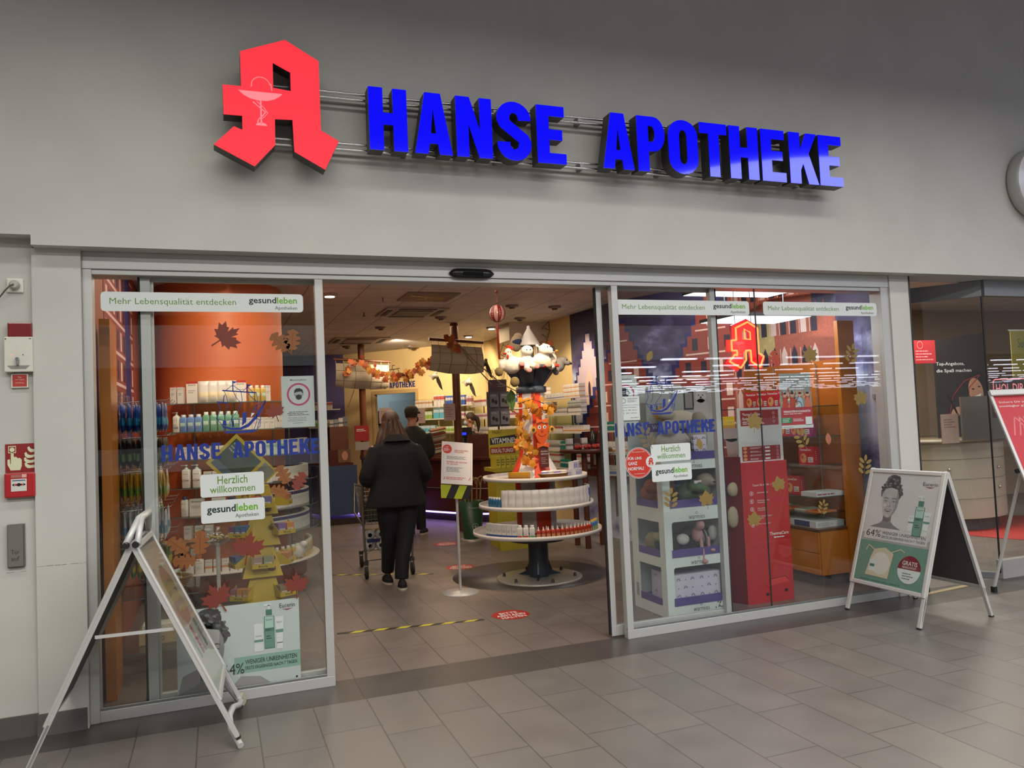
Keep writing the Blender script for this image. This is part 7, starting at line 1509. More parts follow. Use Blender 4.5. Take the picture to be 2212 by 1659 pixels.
# monitor, card terminal, magazines on the counter
def cp(px, py, y): return at_y(px, py, y)
t = thing('cash_register', 'dark till screen on the counter left of the near mast', 'till', (3.02, 12.5, 1.0)); p = cp(918, 965, 12.9); b = MB(); b.obox(p+Vector((-.12, 0, -.1)), (.16, -.02, -.12), (.02, .03, 0), (.10, .02, .34), mat('#2a2c30', .3)); b.box((p.x-.03, 12.92, 1.02), (p.x+.05, 13.0, p.z), BLACK); part('screen', b, t); b = MB(); b.box((p.x-.10, 12.85, 1.02), (p.x+.12, 13.08, 1.06), BLACK); part('base', b, t)
t = thing('magazine_rack', 'tilted stack of reddish magazines on the counter beside the near mast', 'magazines', (3.35, 12.55, 1.02)); 
for k in range(7):
    p = cp(945, 985-9*k, 12.75); b = MB(); b.obox(p+Vector((-.12, -.02, -.02)), (.26, .0, .04), (.02, .20, .02), (0, 0, .03), mat(['#6b2a22', '#b7a89a', '#7a3228', '#59241c', '#a08c7c', '#702c24', '#8c5a4a'][k], .5, vary=.2, scale=30)); part('magazine', b, t)
b = MB(); p = cp(945, 985, 12.75); b.box((p.x-.14, 12.72, 1.02), (p.x+.14, 12.95, p.z-.01), mat('#5a3a30', .4)); part('rack', b, t)
t = thing('card_terminal', 'black till display glowing blue on the counter before the pharmacist', 'till', (4.0, 12.2, 1.02)); p = cp(1003, 937, 12.0); b = MB(); b.box((p.x-.07, 12.0, p.z-.07), (p.x+.13, 12.06, p.z+.10), BLACK); b.box((p.x+.01, 12.02, 1.02), (p.x+.04, 12.05, p.z), BLACK); part('housing', b, t); b = MB(); b.box((p.x-.05, 11.996, p.z-.02), (p.x+.03, 12.0, p.z+.02), mat('#1c2cff', .4, emit=2.0, vary=0)); part('display', b, t)
# clear screens with notices hanging over the counter
for px, py, w2, lb in ((833, 898, .20, 'pinkish notice sheet on the clear screen left of the person with the long hair'), (905, 898, .20, 'pinkish notice sheet on the clear screen right of the person in the cap'), (971, 890, .17, 'pinkish notice sheet on the clear screen beside the near mast')):
    y = 12.2 if px < 960 else 10.9; p = cp(px, py, y); b = MB(); b.box((p.x-w2/2, y, p.z-.12), (p.x+w2/2, y+.003, p.z+.12), mat('#b09a96', .6)); A = Art(PL(y), b); A.lines(p.x-w2*.4, p.z-.08, p.x+w2*.4, p.z+.08, 5, mat('#8f6a68')); solo('notice_sheet', b, lb, 'notice', p.to_tuple())
b = MB(); b.obox((2.75, 13.2, 1.04), (1.2, -1.35, 0), (.008, .006, 0), (0, 0, .95), glass('screen_glass', (.94, .95, .95, 1), .04)); solo('clear_screen', b, 'clear hygiene screen standing along the counter', 'screen', (3.3, 12.5, 1.04))

# ================================================================ MASTS WITH SAILS
MAST = mat('#5e3019', .4, vary=.2, scale=10); SAIL = mat('#a59a88', .9, vary=.08, scale=14, bump=.3); ROPE = mat('#6a5340', .9)
def mast(x, y, label, bw, zy, zt, zb, lean):
    t = thing('ship_mast', label, 'mast', (x, y, 0)); b = MB(); b.tube([(x, y, .01), (x, y, 3.04)], .058, MAST, 20); b.lathe((x, y, 1.0), [(.058, 0), (.075, .0), (.085, .04), (.07, .10), (.058, .3)], MAST, 20); part('pole', b, t)
    b = MB(); b.tube([(x-bw, y-.09, zy+.03), (x+bw, y-.09, zy-.03)], .022, MAST, 12, radii=[.024, .022]); part('yard', b, t)
    b = MB(); nx, nz = 14, 10; V = []
    for j in range(nz+1):
        v = j/nz; z = zt+(zb-zt)*v
        for i in range(nx+1):
            u = i/nx*2-1; ww = bw*(.93+lean*v); sag = .03*(1-u*u)*(1 if j == nz else v)
            V.append((x+u*ww-.02*v, y-.10-.16*math.sin(PI*v)*(1-u*u*.6)-.03*math.sin(u*7)*v, z-(.05*u if True else 0)*.5+ (.03*abs(u)**3 if j == nz else 0)-sag*.3))
    f = [(j*(nx+1)+i, j*(nx+1)+i+1, (j+1)*(nx+1)+i+1, (j+1)*(nx+1)+i) for j in range(nz) for i in range(nx)]
    n1 = len(V); b.add(V+[(a, c-.004, d) for a, c, d in V], f+[tuple(n1+q for q in g[::-1]) for g in f], SAIL, True); o = part('sail', b, t)
    b = MB(); LN = mat('#7a6c5c', .9)
    for i in (2, 5, 9, 12): b.tube([Vector(V[j*(nx+1)+i])-Vector((0, .007, 0)) for j in range(nz+1)], .004, LN, 5)
    for j in (3, 7): b.tube([Vector(V[j*(nx+1)+i])-Vector((0, .007, 0)) for i in range(nx+1)], .003, LN, 5)
    for i in range(0, nx+1, 2): b.tube([V[i], (V[i][0], V[i][1]+.0, zy-.03*(i/nx*2-1)+.02)], .003, mat('#cfc8ba', .8), 5)
    part('seam', b, o); return t
mt = mast(3.32, 11.1, 'near brown mast carrying the larger grey canvas sail', .41, 2.775, 2.70, 2.30, .06)
mast(2.45, 14.0, 'far brown mast carrying the smaller grey canvas sail', .50, 2.745, 2.68, 2.25, .0)
b = MB(); p0 = cp(985, 738, 11.0)
for q in (cp(1062, 830, 9.6), cp(1082, 828, 9.3)): b.tube([p0, p0.lerp(q, .5)+Vector((0, 0, -.03)), q], .008, ROPE, 6)
b.tube([cp(1082, 828, 9.3), cp(1125, 850, 7.6)], .006, ROPE, 6); part('rope', b, mt)
b = MB(); b.tube([cp(765, 842, 13.9), cp(752, 880, 13.9)], .007, ROPE, 6); part('rope', b, mt)
LM2 = [leafmesh(.13, mat('#a8501f', .6, vary=.25, scale=30)), leafmesh(.11, mat('#8c3f1c', .6, vary=.25, scale=30)), leafmesh(.13, mat('#b0782a', .6, vary=.25, scale=30))]
garland('rust and yellow leaf garland slung between the two masts', [cp(px, py, y) for px, py, y in ((752, 800, 13.7), (780, 778, 13.7), (800, 795, 13.5), (820, 812, 13.2), (845, 818, 12.8), (870, 815, 12.3), (890, 803, 11.9), (915, 790, 11.5), (935, 777, 11.1))], 62, 8, .07, 1.0, LM2)
garland('short leaf garland tied to the top of the near mast', [cp(px, py, 10.9) for px, py in ((968, 725), (975, 740), (983, 755), (990, 762))], 16, 9, .05, .9, LM2)
# birds hanging in front of the back wall
def bird(px, py, y, label, s, dark, head_up=True, tilt=0):
    p = cp(px, py, y); t = thing('gull_figure', label, 'decoration', p.to_tuple()); W_ = mat('#cfc8bc' if not dark else '#3a2a22', .8); K_ = mat('#332c28', .8)
    b = MB(); b.ell(p, (.05*s, .07*s, .045*s), W_); b.ell(p+Vector((.01*s, -.03*s, .05*s)), (.026*s, .03*s, .026*s), W_); b.ell(p+Vector((-.03*s, .02, -.02*s)), (.03*s, .03*s, .05*s), W_); vpart('body', b, t, .008)
    b = MB(); b.prism([(.0, .02*s), (.05*s, -.01*s), (.09*s, -.11*s), (.115*s, -.24*s), (.07*s, -.20*s), (.02*s, -.10*s)], lambda u, v, w_: Vector((p.x+u, p.y-.02+w_, p.z+v)), 0, .012, K_); part('wing', b, t)
    b = MB(); b.prism([(-.0, .02*s), (-.08*s, .03*s), (-.12*s, .0), (-.05*s, -.02*s)], lambda u, v, w_: Vector((p.x+u, p.y+w_, p.z+v)), 0, .012, W_); part('wing', b, t); b = MB(); b.tube([p+Vector((0, 0, .05*s)), Vector((p.x, p.y, 3.04))], .0012, mat('#8a8070'), 4); part('cord', b, t)
bird(940, 812, 12.6, 'white gull with black wing hanging under the left edge of the near sail', 1.0, False)
bird(1012, 826, 12.2, 'white gull with black wing hanging right of the near mast', 1.0, False)
bird(1047, 785, 11.4, 'dark bird hanging high right of the near sail', 1.0, True)
bird(874, 808, 12.4, 'dark bird perched on the leaf garland', .7, True)
# inner wall lettering and ship drawing
gb = lambda u, v, w_: BW0+BWd*u-Vector((-BWd.y, BWd.x, 0))*(.004+w_)+Vector((0, 0, v))
u0, z0 = onback(840, 839); u1, z1 = onback(897, 826); ua, _ = onback(800, 840)
lettering(gb, ua, u1, z0, z1+.03, mat('#232a78', .6), WORD, 'wall_lettering', 'dark blue shop name on the yellow wall over the back doorway', (BW0+BWd*u0).to_tuple())
b = MB(); A = Art(gb, b, base=.004); u, v = onback(845, 800); KK = mat('#3a2f2a')
for L in ([(-.14, .0), (.16, .02)], [(-.10, 0), (-.09, .06), (-.05, .065)], [(.02, .01), (.03, .07), (.07, .07)], [(-.16, -.06), (-.05, -.055)], [(-.12, -.06), (-.1, 0)], [(-.04, 0), (.0, -.10), (.05, .01)], [(.12, .02), (.15, -.05), (.2, -.06), (.14, -.13)], [(-.15, -.06), (-.15, -.12)], [(-.02, -.02), (-.06, -.1)]): A.line([(u+a*1.3, v+c*1.3) for a, c in L], .012, KK)
solo('wall_drawing', b, 'small line drawing of a ship on the yellow wall', 'drawing', (BW0+BWd*u).to_tuple())
# round mirror-like notice and posters in the back doorway
t = thing('wall_mirror', 'round dark framed picture seen through the back doorway', 'picture', (3.6, 17.3, 1.6)); b = MB(); p = cp(826, 903, 17.3); b.lathe((0, 0, 0), [(.19, 0), (.2, .03), (0, .03)], mat('#3c4448', .4), 28); b.v = [(v[0]*.6+p.x, 17.38-v[2], v[1]+p.z) for v in b.v]; part('disc', b, t)

# ================================================================ WALL SHELVES FULL OF PACKS (back and right walls)
BKIT = [('#d6cdc2', ((.55, .8, '#b98a5a'),)), ('#d9d2c9', ((0, .3, '#7a8fb5'),)), ('#cfd6d2', ((.3, .6, '#5f9aa8'),)), ('#d8cfc6', ((.6, .9, '#b0524a'),)), ('#c9c3bd', ((.2, .45, '#8a8580'),)), ('#dcd5cb', ((.1, .3, '#c98a4a'),)), ('#c8d6b8', ((.0, .5, '#8fb04a'),)), ('#3f5fa8', ((.5, .8, '#c9c4c9'),)), ('#b8cfd8', ((0, .55, '#5aaac0'),)), ('#d5c9c6', ((.3, .7, '#a8607a'),)), ('#1f7a6a', ((.5, .7, '#c9d2c9'),)), ('#d8d2cc', ((.0, .2, '#444a8a'),))]
def pk(i, w_, h): c, bd = BKIT[i]; return box_mesh(w_, .09, h, c, bd, None, lines=1)
def wallshelf(p, q, zs, label, depth=.26, lab2='', plan=None, seedn=1):
    P = Vector((*p, 0)); Q = Vector((*q, 0)); d = (Q-P).normalized(); L = (Q-P).length; n = Vector((d.y, -d.x, 0)); rz = math.atan2(n.y, n.x)+PI/2
    t = thing('wall_shelf', label, 'shelf', P.lerp(Q, .5).to_tuple())
    for z in zs: b = MB(); b.obox(P+n*.02+Vector((0, 0, z-.012)), d*L, n*depth, (0, 0, .012), SHELFGLASS); b.obox(P+n*(depth+.02)+Vector((0, 0, z-.020)), d*L, n*.006, (0, 0, .022), mat('#c9c2b8', .5)); part('shelf_board', b, t)
    k = 0
    while k*1.0 <= L: b = MB(); o = P+d*k*1.0+n*.02; b.obox(o+Vector((0, 0, .3)), d*.02, n*.02, (0, 0, 1.65), ALUD); part('upright', b, t); k += 1
    r = random.Random(seedn)
    for zi, z in enumerate(zs):
        x = .04; runs = plan[zi] if plan else None; ri = 0
        while x < L-.06:
            if runs: i, w_, h, cnt, st, nm = runs[ri % len(runs)]; ri += 1
            else: i, w_, h, cnt, st, nm = r.randrange(12), r.choice([.05, .07, .09]), r.choice([.09, .12, .15]), r.randint(4, 8), 1, 'mixed'
            me = pk(i, w_, h)
            for c in range(cnt):
                if x+w_ > L-.02: break
                for s2 in range(st):
                    pos = P+d*(x+w_/2)+n*(depth-.03)+Vector((0, 0, z+.001+s2*(h+.002))); one('product_box', me, '%s pack on the %s' % (nm, lab2[zi] if isinstance(lab2, (list, tuple)) else lab2), 'box', pos, rz, '%s packs on the %s' % (nm, lab2[zi] if isinstance(lab2, (list, tuple)) else lab2))
                x += w_+.006
            x += .03
    return t
ORD = ['top shelf', 'second shelf', 'third shelf', 'fourth shelf', 'fifth shelf']
zr = [1.86, 1.635, 1.395, 1.154, .914]
planR = [[(5, .11, .055, 6, 3, 'white and orange'), (11, .10, .07, 5, 1, 'white and dark blue')], [(4, .12, .058, 7, 3, 'grey and white'), (4, .07, .09, 6, 1, 'pale grey')], [(5, .045, .085, 14, 1, 'thin cream and orange'), (3, .05, .08, 8, 1, 'thin white and red')], [(10, .10, .11, 5, 1, 'dark green'), (4, .10, .12, 5, 1, 'pale grey')], [(10, .10, .10, 4, 1, 'dark green'), (3, .08, .09, 7, 2, 'white and red')]]
wallshelf((4.70, 11.1), (4.76, 9.2), zr, 'five glass wall shelves of packs on the right wall, near section', .34, ['right wall %s' % o for o in ORD], planR, 2)
planR2 = [[(3, .06, .11, 9, 1, 'white and red'), (7, .05, .13, 6, 1, 'blue')], [(9, .06, .09, 12, 1, 'pink and white'), (1, .06, .10, 9, 1, 'white and blue')], [(4, .05, .09, 12, 1, 'white'), (5, .05, .09, 10, 1, 'cream and orange')]]
wallshelf((4.60, 13.6), (4.70, 11.2), zr[:3], 'glass wall shelves of packs on the right wall, far section', .26, ['right wall far %s' % o for o in ORD], planR2, 3)
s0 = dR+.10; e_ = BWL-.12
pA, pB = BW0+BWd*s0-n_*.0, BW0+BWd*e_
planB = [[(0, .07, .11, 5, 1, 'white'), (3, .07, .20, 3, 1, 'tall white and red'), (7, .045, .18, 8, 1, 'slanting blue'), (9, .05, .16, 8, 1, 'pink and white')], [(6, .085, .14, 4, 1, 'green and white'), (8, .12, .20, 2, 1, 'wide pale blue'), (9, .07, .11, 5, 1, 'pink banded'), (4, .06, .11, 10, 1, 'white and grey')], [(8, .10, .12, 4, 1, 'teal'), (6, .06, .09, 10, 1, 'pale green'), (1, .05, .10, 8, 1, 'white and blue')]]
wallshelf((pA.x-.03, pA.y-.03), (pB.x-.03, pB.y-.03), [1.90, 1.668, 1.425], 'glass wall shelves of packs on the yellow back wall', .24, ['back wall %s' % o for o in ORD], planB, 4)
wallshelf((1.75, 16.1), (2.35, 16.0), [1.95, 1.6], 'short glass shelves far behind the left counter', .24, ['far left %s' % o for o in ORD], [[(3, .10, .14, 4, 1, 'pink and white'), (7, .12, .16, 2, 1, 'blue')], [(6, .06, .14, 8, 1, 'yellow and white')]], 5)

# ================================================================ FLOOR DISPLAYS BETWEEN COUNTER AND TOWER
# yellow vitamins display
p = at_z(1090, 1180); x0, y0 = 3.47, 9.55; YV = mat('#b3a52a', .5, vary=.04); YVD = mat('#9c8f22', .5, vary=.04)
t = thing('sweets_display', 'yellow cardboard vitamin display left of the lighthouse tower', 'display', (x0, y0, 0)); Z = lambda py: at_y(1090, py, y0-.2).z
b = MB(); b.box((x0-.20, y0-.18, .0), (x0+.20, y0+.15, Z(1040)), YV); part('body', b, t)
b = MB(); b.box((x0-.24, y0-.25, Z(1018)), (x0+.24, y0+.15, Z(1010)), YV); b.add([(x0-.24, y0-.25, Z(1018)), (x0+.24, y0-.25, Z(1018)), (x0+.20, y0-.2, Z(1040)), (x0-.20, y0-.2, Z(1040))], [(0, 1, 2, 3)], YVD); part('tray', b, t)
for k in range(6): b = MB(); b.box((x0-.20+k*.067, y0-.22, Z(1010)+.001), (x0-.14+k*.067, y0+.0, Z(985)), mat('#c4b83a', .5)); A = Art(PL(y0-.22), b); A.lines(x0-.195+k*.067, Z(1006), x0-.145+k*.067, Z(990), 3, mat('#5a5220')); part('vitamin_box', b, t)
b = MB(); b.box((x0-.20, y0+.02, Z(990)), (x0+.20, y0+.05, Z(928)), YV); A = Art(PL(y0+.02), b, base=.002); zc = Z(945); A.text('Hallo!', x0-.15, Z(937), .045, mat('#4a421a'), w=.12); A.poly([(x0-.19, Z(961)), (x0+.17, Z(956)), (x0+.18, Z(940)), (x0-.19, Z(946))], mat('#1a1816')); A.up(); A.text('VITAMINE!', x0-.17, Z(958.5), .07, STK, w=.32, bold=.02); A.rect(x0-.19, Z(981), x0+.15, Z(967), mat('#8f1f1c')); A.up(); A.text('ERKÄLTUNG!', x0-.175, Z(979), .062, STK, w=.30, bold=.02); part('header_card', b, t)
b = MB(); b.box((x0-.26, y0-.42, .0), (x0+.12, y0-.39, .23), YV); A = Art(PL(y0-.42), b, base=.002); A.text('MAGNESIUM', x0-.18, .12, .06, mat('#2a2612'), w=.34, bold=.02); solo('floor_sign', b, 'low yellow board lettered in black under the round display', 'sign', (x0, y0-.4, 0))
# dark grey blister display
t = thing('display_stand', 'tall dark grey stand with grey blister packs behind the tower', 'display', (3.78, 10.6, 0)); GD = mat('#4a474c', .5)
zt_, zb_ = 2.16, 1.50; b = MB(); b.box((3.63, 10.6, 1.50), (3.95, 10.66, 2.0), GD); b.box((3.66, 10.6, 2.0), (3.92, 10.66, 2.17), mat('#43303a', .5)); A = Art(PL(10.6), b); A.rect(3.68, 2.06, 3.76, 2.12, mat('#5a2c3a')); A.lines(3.78, 2.06, 3.90, 2.12, 2, mat('#8a8088')); part('panel', b, t); b = MB(); b.tube([(3.79, 10.64, 0), (3.79, 10.64, 1.5)], .015, GD); b.box((3.62, 10.5, 0), (3.96, 10.8, .02), GD); part('stand', b, t)
for i in range(2):
    for j in range(2): b = MB(); x, z = 3.65+.155*i, 1.78-.25*j; b.box((x, 10.575, z), (x+.13, 10.6, z+.19), mat('#67646a', .4)); A = Art(PL(10.575), b); A.ell(x+.045, z+.09, .022, .03, BLACK); A.ell(x+.09, z+.07, .022, .03, BLACK); A.lines(x+.02, z+.15, x+.11, z+.18, 2, mat('#a9a6ac')); part('blister_pack', b, t)
# green bin with walking sticks
p = Vector((3.18, 10.15, 0)); t = thing('umbrella_bin', 'dark green bin holding wooden walking sticks beside the notice stand', 'bin', p.to_tuple()); GB = mat('#234a36', .4, vary=.08)
b = MB(); b.lathe(p, [(.12, .03), (.165, .53), (.158, .53), (.115, .04)], GB, 28); A = Art(lambda u, v, w_: p+Vector((math.sin(u/.15)*(.149+w_+.01*(v > .3)), -math.cos(u/.15)*(.149+w_+.01*(v > .3)), v)), b, base=.006); A.text('Phytohustil', 0, .43, .035, mat('#a8b8a8'), w=.17, align='C'); part('bucket', b, t)
b = MB(); A = Art(lambda u, v, w_: p+Vector((math.sin(u/.14)*(.140+w_), -math.cos(u/.14)*(.140+w_), v)), b, base=.003); A.ring(0, .20, .045, .006, mat('#a8b8a8')); A.rect(-.03, .196, .03, .204, mat('#a8b8a8')); A.rect(-.004, .17, .004, .23, mat('#a8b8a8')); part('round_logo', b, t)
b = MB(); b.lathe(p, [(.17, 0), (.17, .03), (.12, .035)], mat('#a39d96', .35, .3), 28); part('foot', b, t)
CN = mat('#8a6a3c', .4, vary=.15)
for k in range(5):
    q = p+Vector((-.08+.04*k, -.03+.02*(k % 3), .1)); top = q+Vector((.02*k-.02, 0, .66+.02*(k % 2))); b = MB(); b.tube([q, top, top+Vector((.02, 0, .05)), top+Vector((.06, 0, .07)), top+Vector((.10, 0, .04)), top+Vector((.11, 0, -.03))], .010, CN if k % 2 else mat('#9a8a5c', .4), 8); solo('walking_stick', b, 'wooden walking stick with a curved handle in the green bin', 'walking stick', q.to_tuple(), 'sticks in the green bin')
# round bar table right of the tower
q = cp(1262, 968, 9.0); t = thing('bar_table', 'dark wooden bar table at the right side of the entrance', 'table', (4.27, 8.82, 0)); b = MB(); b.lathe((4.27, 8.82, q.z-.04), [(.32, 0), (.33, .02), (.32, .04)], WOODD, 36); part('table_top', b, t, bevel=0)
for dx, dy in ((.17, 0), (-.1, .15), (-.1, -.15)): b = MB(); b.tube([(4.27+dx, 8.82+dy, 0), (4.27+dx, 8.82+dy, q.z-.04)], .035, mat('#4a2415', .4, vary=.2), 14); part('leg', b, t)
for k in range(6): one('apple', _PC.setdefault('apple', (lambda: (lambda bb: (bb.ell((0, 0, .03), (.032, .032, .03), mat('#a8352a', .3, vary=.3, scale=30), nu=10, nv=8), bb.mesh('apple'))[1])(MB()))()), 'small red fruit on the bar table', 'fruit', (4.09+.06*k, 8.70+.03*(k % 2), q.z), 0, 'red fruit on the bar table')
t = thing('bottle_display', 'dark bottle standing at the back of the bar table', 'bottle', (4.42, 8.92, q.z)); b = MB(); b.lathe((4.42, 8.92, q.z), [(.04, 0), (.04, .16), (.015, .2), (.015, .25)], mat('#1d1712', .15), 16); part('bottle', b, t)
for k in range(4): one('product_box', box_mesh(.08, .05, .13, ['#c9c6c2', '#4a2a26', '#c9c2ba', '#3a2420'][k], ((.3, .5, '#7a6a62'),)), 'tall pack standing on the bar table', 'box', (4.12+.10*k, 8.95, q.z), 0, 'packs on the bar table')

# ================================================================ CEILING FITTINGS OF THE SHOP
WC = mat('#b0a49c', .6)
def cassette(px, py, label, s=.6):
    p = at_z(px, py, 3.045); t = thing('air_vent', label, 'vent', p.to_tuple()); b = MB(); b.box((p.x-s/2, p.y-s/2, 3.03), (p.x+s/2, p.y+s/2, 3.048), WC); part('frame', b, t)
    b = MB(); b.box((p.x-s*.28, p.y-s*.28, 3.02), (p.x+s*.28, p.y+s*.28, 3.031), mat('#7d736c', .6)); part('grille', b, t)
    for dx, dy, w2, h2 in ((0, -.42, .6, .08), (0, .42, .6, .08), (-.42, 0, .08, .6), (.42, 0, .08, .6)): b = MB(); b.box((p.x+s*(dx-w2/2), p.y+s*(dy-h2/2), 3.024), (p.x+s*(dx+w2/2), p.y+s*(dy+h2/2), 3.032), mat('#2c2320', .6)); part('slot', b, t)
cassette(890, 674, 'square ceiling air cassette nearer the entrance', .8); cassette(775, 735, 'square ceiling air cassette farther back', .9)
DLC = mat('#fff0d8', .5, emit=14, vary=0)
for k, (px, py, on) in enumerate(((712, 637, 1), (1062, 708, 1), (1012, 726, 1), (1106, 661, 0), (1198, 663, 0), (1123, 688, 0), (953, 686, 0), (823, 708, 0), (750, 749, 0), (886, 749, 0))):
    p = at_z(px, py, 3.04); t = thing('ceiling_light', ['lit round downlight at the left edge of the doorway ceiling', 'lit round downlight above the near sail', 'second lit round downlight above the near sail'][k] if on else 'dark round ceiling spotlight, number %s from the entrance' % ['', '', '', 'one', 'two', 'three', 'four', 'five', 'six', 'seven'][k], 'lamp', p.to_tuple())
    b = MB(); b.lathe((p.x, p.y, 3.02), [(.055, 0), (.085, .01), (.085, .03)], WC if on else mat('#8a7d74', .4, .3), 24); part('ring', b, t)
    b = MB(); b.lathe((p.x, p.y, 3.015 if on else 3.0), [(.052, 0), (.05, .012)] if on else [(.03, 0), (.045, .02)], DLC if on else mat('#5e544d', .4, .4), 20); part('bulb', b, t)
ll = ['dark round ceiling spotlight nearest the red ball', 'dark round ceiling spotlight at the upper right of the doorway', 'dark round ceiling spotlight just right of the red ball', 'dark round ceiling spotlight left of the near mast', 'dark round ceiling spotlight between the two air cassettes', 'dark round ceiling spotlight above the far sail', 'dark round ceiling spotlight left of the near sail']
i_ = 0
for o in [o for o in bpy.data.objects if o.name.startswith('ceiling_light') and 'label' in o and 'number' in o['label']]: o['label'] = ll[i_]; i_ += 1
for px, py in ((827, 643), (786, 675)):
    p = at_z(px, py, 3.045); b = MB(); b.tube([(p.x, p.y, 3.048), (p.x, p.y, 3.0)], .006, mat('#5a4038')); b.lathe((p.x, p.y, 2.995), [(.02, 0), (.02, .006)], mat('#5a4038'), 10); solo('sprinkler', b, 'sprinkler head under the ceiling %s' % ('left of the brass ceiling ornament' if px > 800 else 'above the far air cassette'), 'sprinkler', p.to_tuple())
p = at_z(925, 641, 3.045); b = MB(); r = random.Random(1)
for k in range(26): a = r.random()*6.28; b.tube([(p.x+.28*r.uniform(-1, 1), p.y+.22*r.uniform(-1, 1), 3.03), (p.x+.28*r.uniform(-1, 1), p.y+.22*r.uniform(-1, 1), 3.045)], .006, mat('#c9a86a', .3, .6), 4)
b.box((p.x-.3, p.y-.3, 3.035), (p.x+.3, p.y+.3, 3.049), mat('#8f8074', .7)); solo('ceiling_panel', b, 'ceiling panel with glittering brass swirls', 'panel', p.to_tuple())
# fishing net wires on the right wall
b = MB(); r = random.Random(8); NT = mat('#5f4a34', .9)
for P_ in ([(1092, 722), (1100, 735), (1095, 750), (1086, 745), (1092, 722)], [(1086, 745), (1080, 765), (1097, 775), (1102, 755)], [(1185, 695), (1172, 708), (1187, 713), (1185, 695)], [(1172, 708), (1160, 737), (1178, 747), (1187, 713)], [(1160, 737), (1168, 720), (1180, 728)], [(1178, 747), (1174, 758)]): b.tube([at_x(px, py, 4.68) for px, py in P_], .006, NT, 5)
solo('fishing_net', b, 'knotted rope net hanging on the yellow wall behind the lighthouse top', 'net', at_x(1172, 708, 4.66).to_tuple())
b = MB()
for k in range(9):
    c = at_x(1048+6*k, 808+5*(k % 3), 4.68); R2 = .10+.03*(k % 3); b.tube([c+Vector((0, R2*math.cos(a*PI/8), R2*math.sin(a*PI/8))) for a in range(16)], .003, NT, 4, closed=True)
solo('wire_net', b, 'tangled wire net on the yellow wall above the grey stand', 'net', at_x(1062, 808, 4.62).to_tuple())
# ================================================================ RIGHT SHOP WINDOW
# tall pale cardboard display with plush toys
CB = mat('#d6dedb', .5, vary=.02); PUR = mat('#4d3f86', .5, vary=.03); CBD = mat('#8f9894', .6)
F0 = at_z(1444, 1338); F1 = at_z(1578, 1320); F1 = Vector((F1.x, F0.y-.0, 0)); x0, x1 = 3.255, 3.80; yf = 5.38; dp = .52
t = thing('plush_display', 'tall pale cardboard display with purple trays of plush toys behind the right window', 'display', ((x0+x1)/2, yf+dp/2, 0))
TR = (.06, .42, .50), (.50, .86, .94), (.94, 1.30, 1.38)
def zq(py): return at_y(1500, py, yf).z
openings = [(zq(1305), zq(1205)), (zq(1205)+.09, zq(1122)+.03), (zq(1098), zq(1020)), ]
OP = [(at_y(1520, 1302, yf).z, at_y(1520, 1225, yf).z+.02), (at_y(1520, 1198, yf).z, at_y(1520, 1122, yf).z), (at_y(1520, 1092, yf).z, at_y(1520, 1012, yf).z)]
b = MB(); H_ = at_y(1520, 985, yf).z; W = x1-x0
def rr(xa, za, xb, zb, r_=.02):
    p = []
    for cx_, cz_, a in ((xb-r_, zb-r_, 0), (xa+r_, zb-r_, 90), (xa+r_, za+r_, 180), (xb-r_, za+r_, 270)):
        for k in range(4): t_ = math.radians(a+k*30); p.append((cx_+r_*math.cos(t_), cz_+r_*math.sin(t_)))
    return p
b.prism([(x0, 0), (x1, 0), (x1, H_), (x0, H_)], lambda u, v, w_: Vector((u, yf+w_, v)), 0, .008, CB, CB, [rr(x0+.06, a, x1-.03, c) for a, c in OP]); part('front_panel', b, t)
b = MB(); yl = yf+.02; b.prism([(yf+.0, 0), (yf+dp, 0), (yf+dp, H_+.05), (yf, H_)], lambda u, v, w_: Vector((x0+.0+w_-.0, u, v)), -.008, 0, CB, CB, [[(yf+.08, a), (yf+dp-.10, a), (yf+dp-.10, c), (yf+.08, c)] for a, c in OP]); part('side_panel', b, t)
b = MB(); b.box((x1-.008, yf+.01, 0), (x1, yf+dp, H_), CB); b.box((x0, yf+dp, 0), (x1, yf+dp+.006, H_+.6), CB); part('back_panel', b, t)
for k, (a, c) in enumerate(OP+[(H_-.02, H_+.1)]):
    b = MB(); b.box((x0+.004, yf+.012, a), (x1-.01, yf+dp-.01, a+.012), PUR); b.box((x0+.05, yf-.004 if k < 3 else yf-.006, a), (x1-.025, yf+.012, a+.06), PUR); b.box((x0-.010, yf+.09, a), (x0, yf+dp-.11, a+.055), PUR); part('tray', b, t)
b = MB(); A = Art(PL(yf), b, base=.001)
for zc in [.03]+[q[1]+.012 for q in OP]:
    A.text('warmies', (x0+x1)/2+.02, zc, .036, mat('#4f5658', .5), w=.15, align='C'); A.ring((x0+x1)/2+.02, zc+.047, .010, .003, mat('#4f5658', .5))
r = random.Random(9)
for k in range(16): xx, z_ = x1-.03-r.uniform(0, .10), .02+r.uniform(0, .11); A.line([(xx, z_), (xx+.02*r.uniform(-1, 1), z_+.02)], .004, mat('#66706c')); A.ell(xx, z_+.012, .004, .010, mat('#5c6a62'), 8, r.random()*3)
A.rect(x0-.0, .0, x0+.0, .0, CB) if 0 else None
part('print', b, t)
b = MB(); A = Art(lambda u, v, w_: Vector((x0-.009-w_, yf+dp-u, v)), b)
for k in range(9): A.rect(.04, .10+k*.012, .08, .106+k*.012, mat('#4d5250'))
part('barcode', b, t)
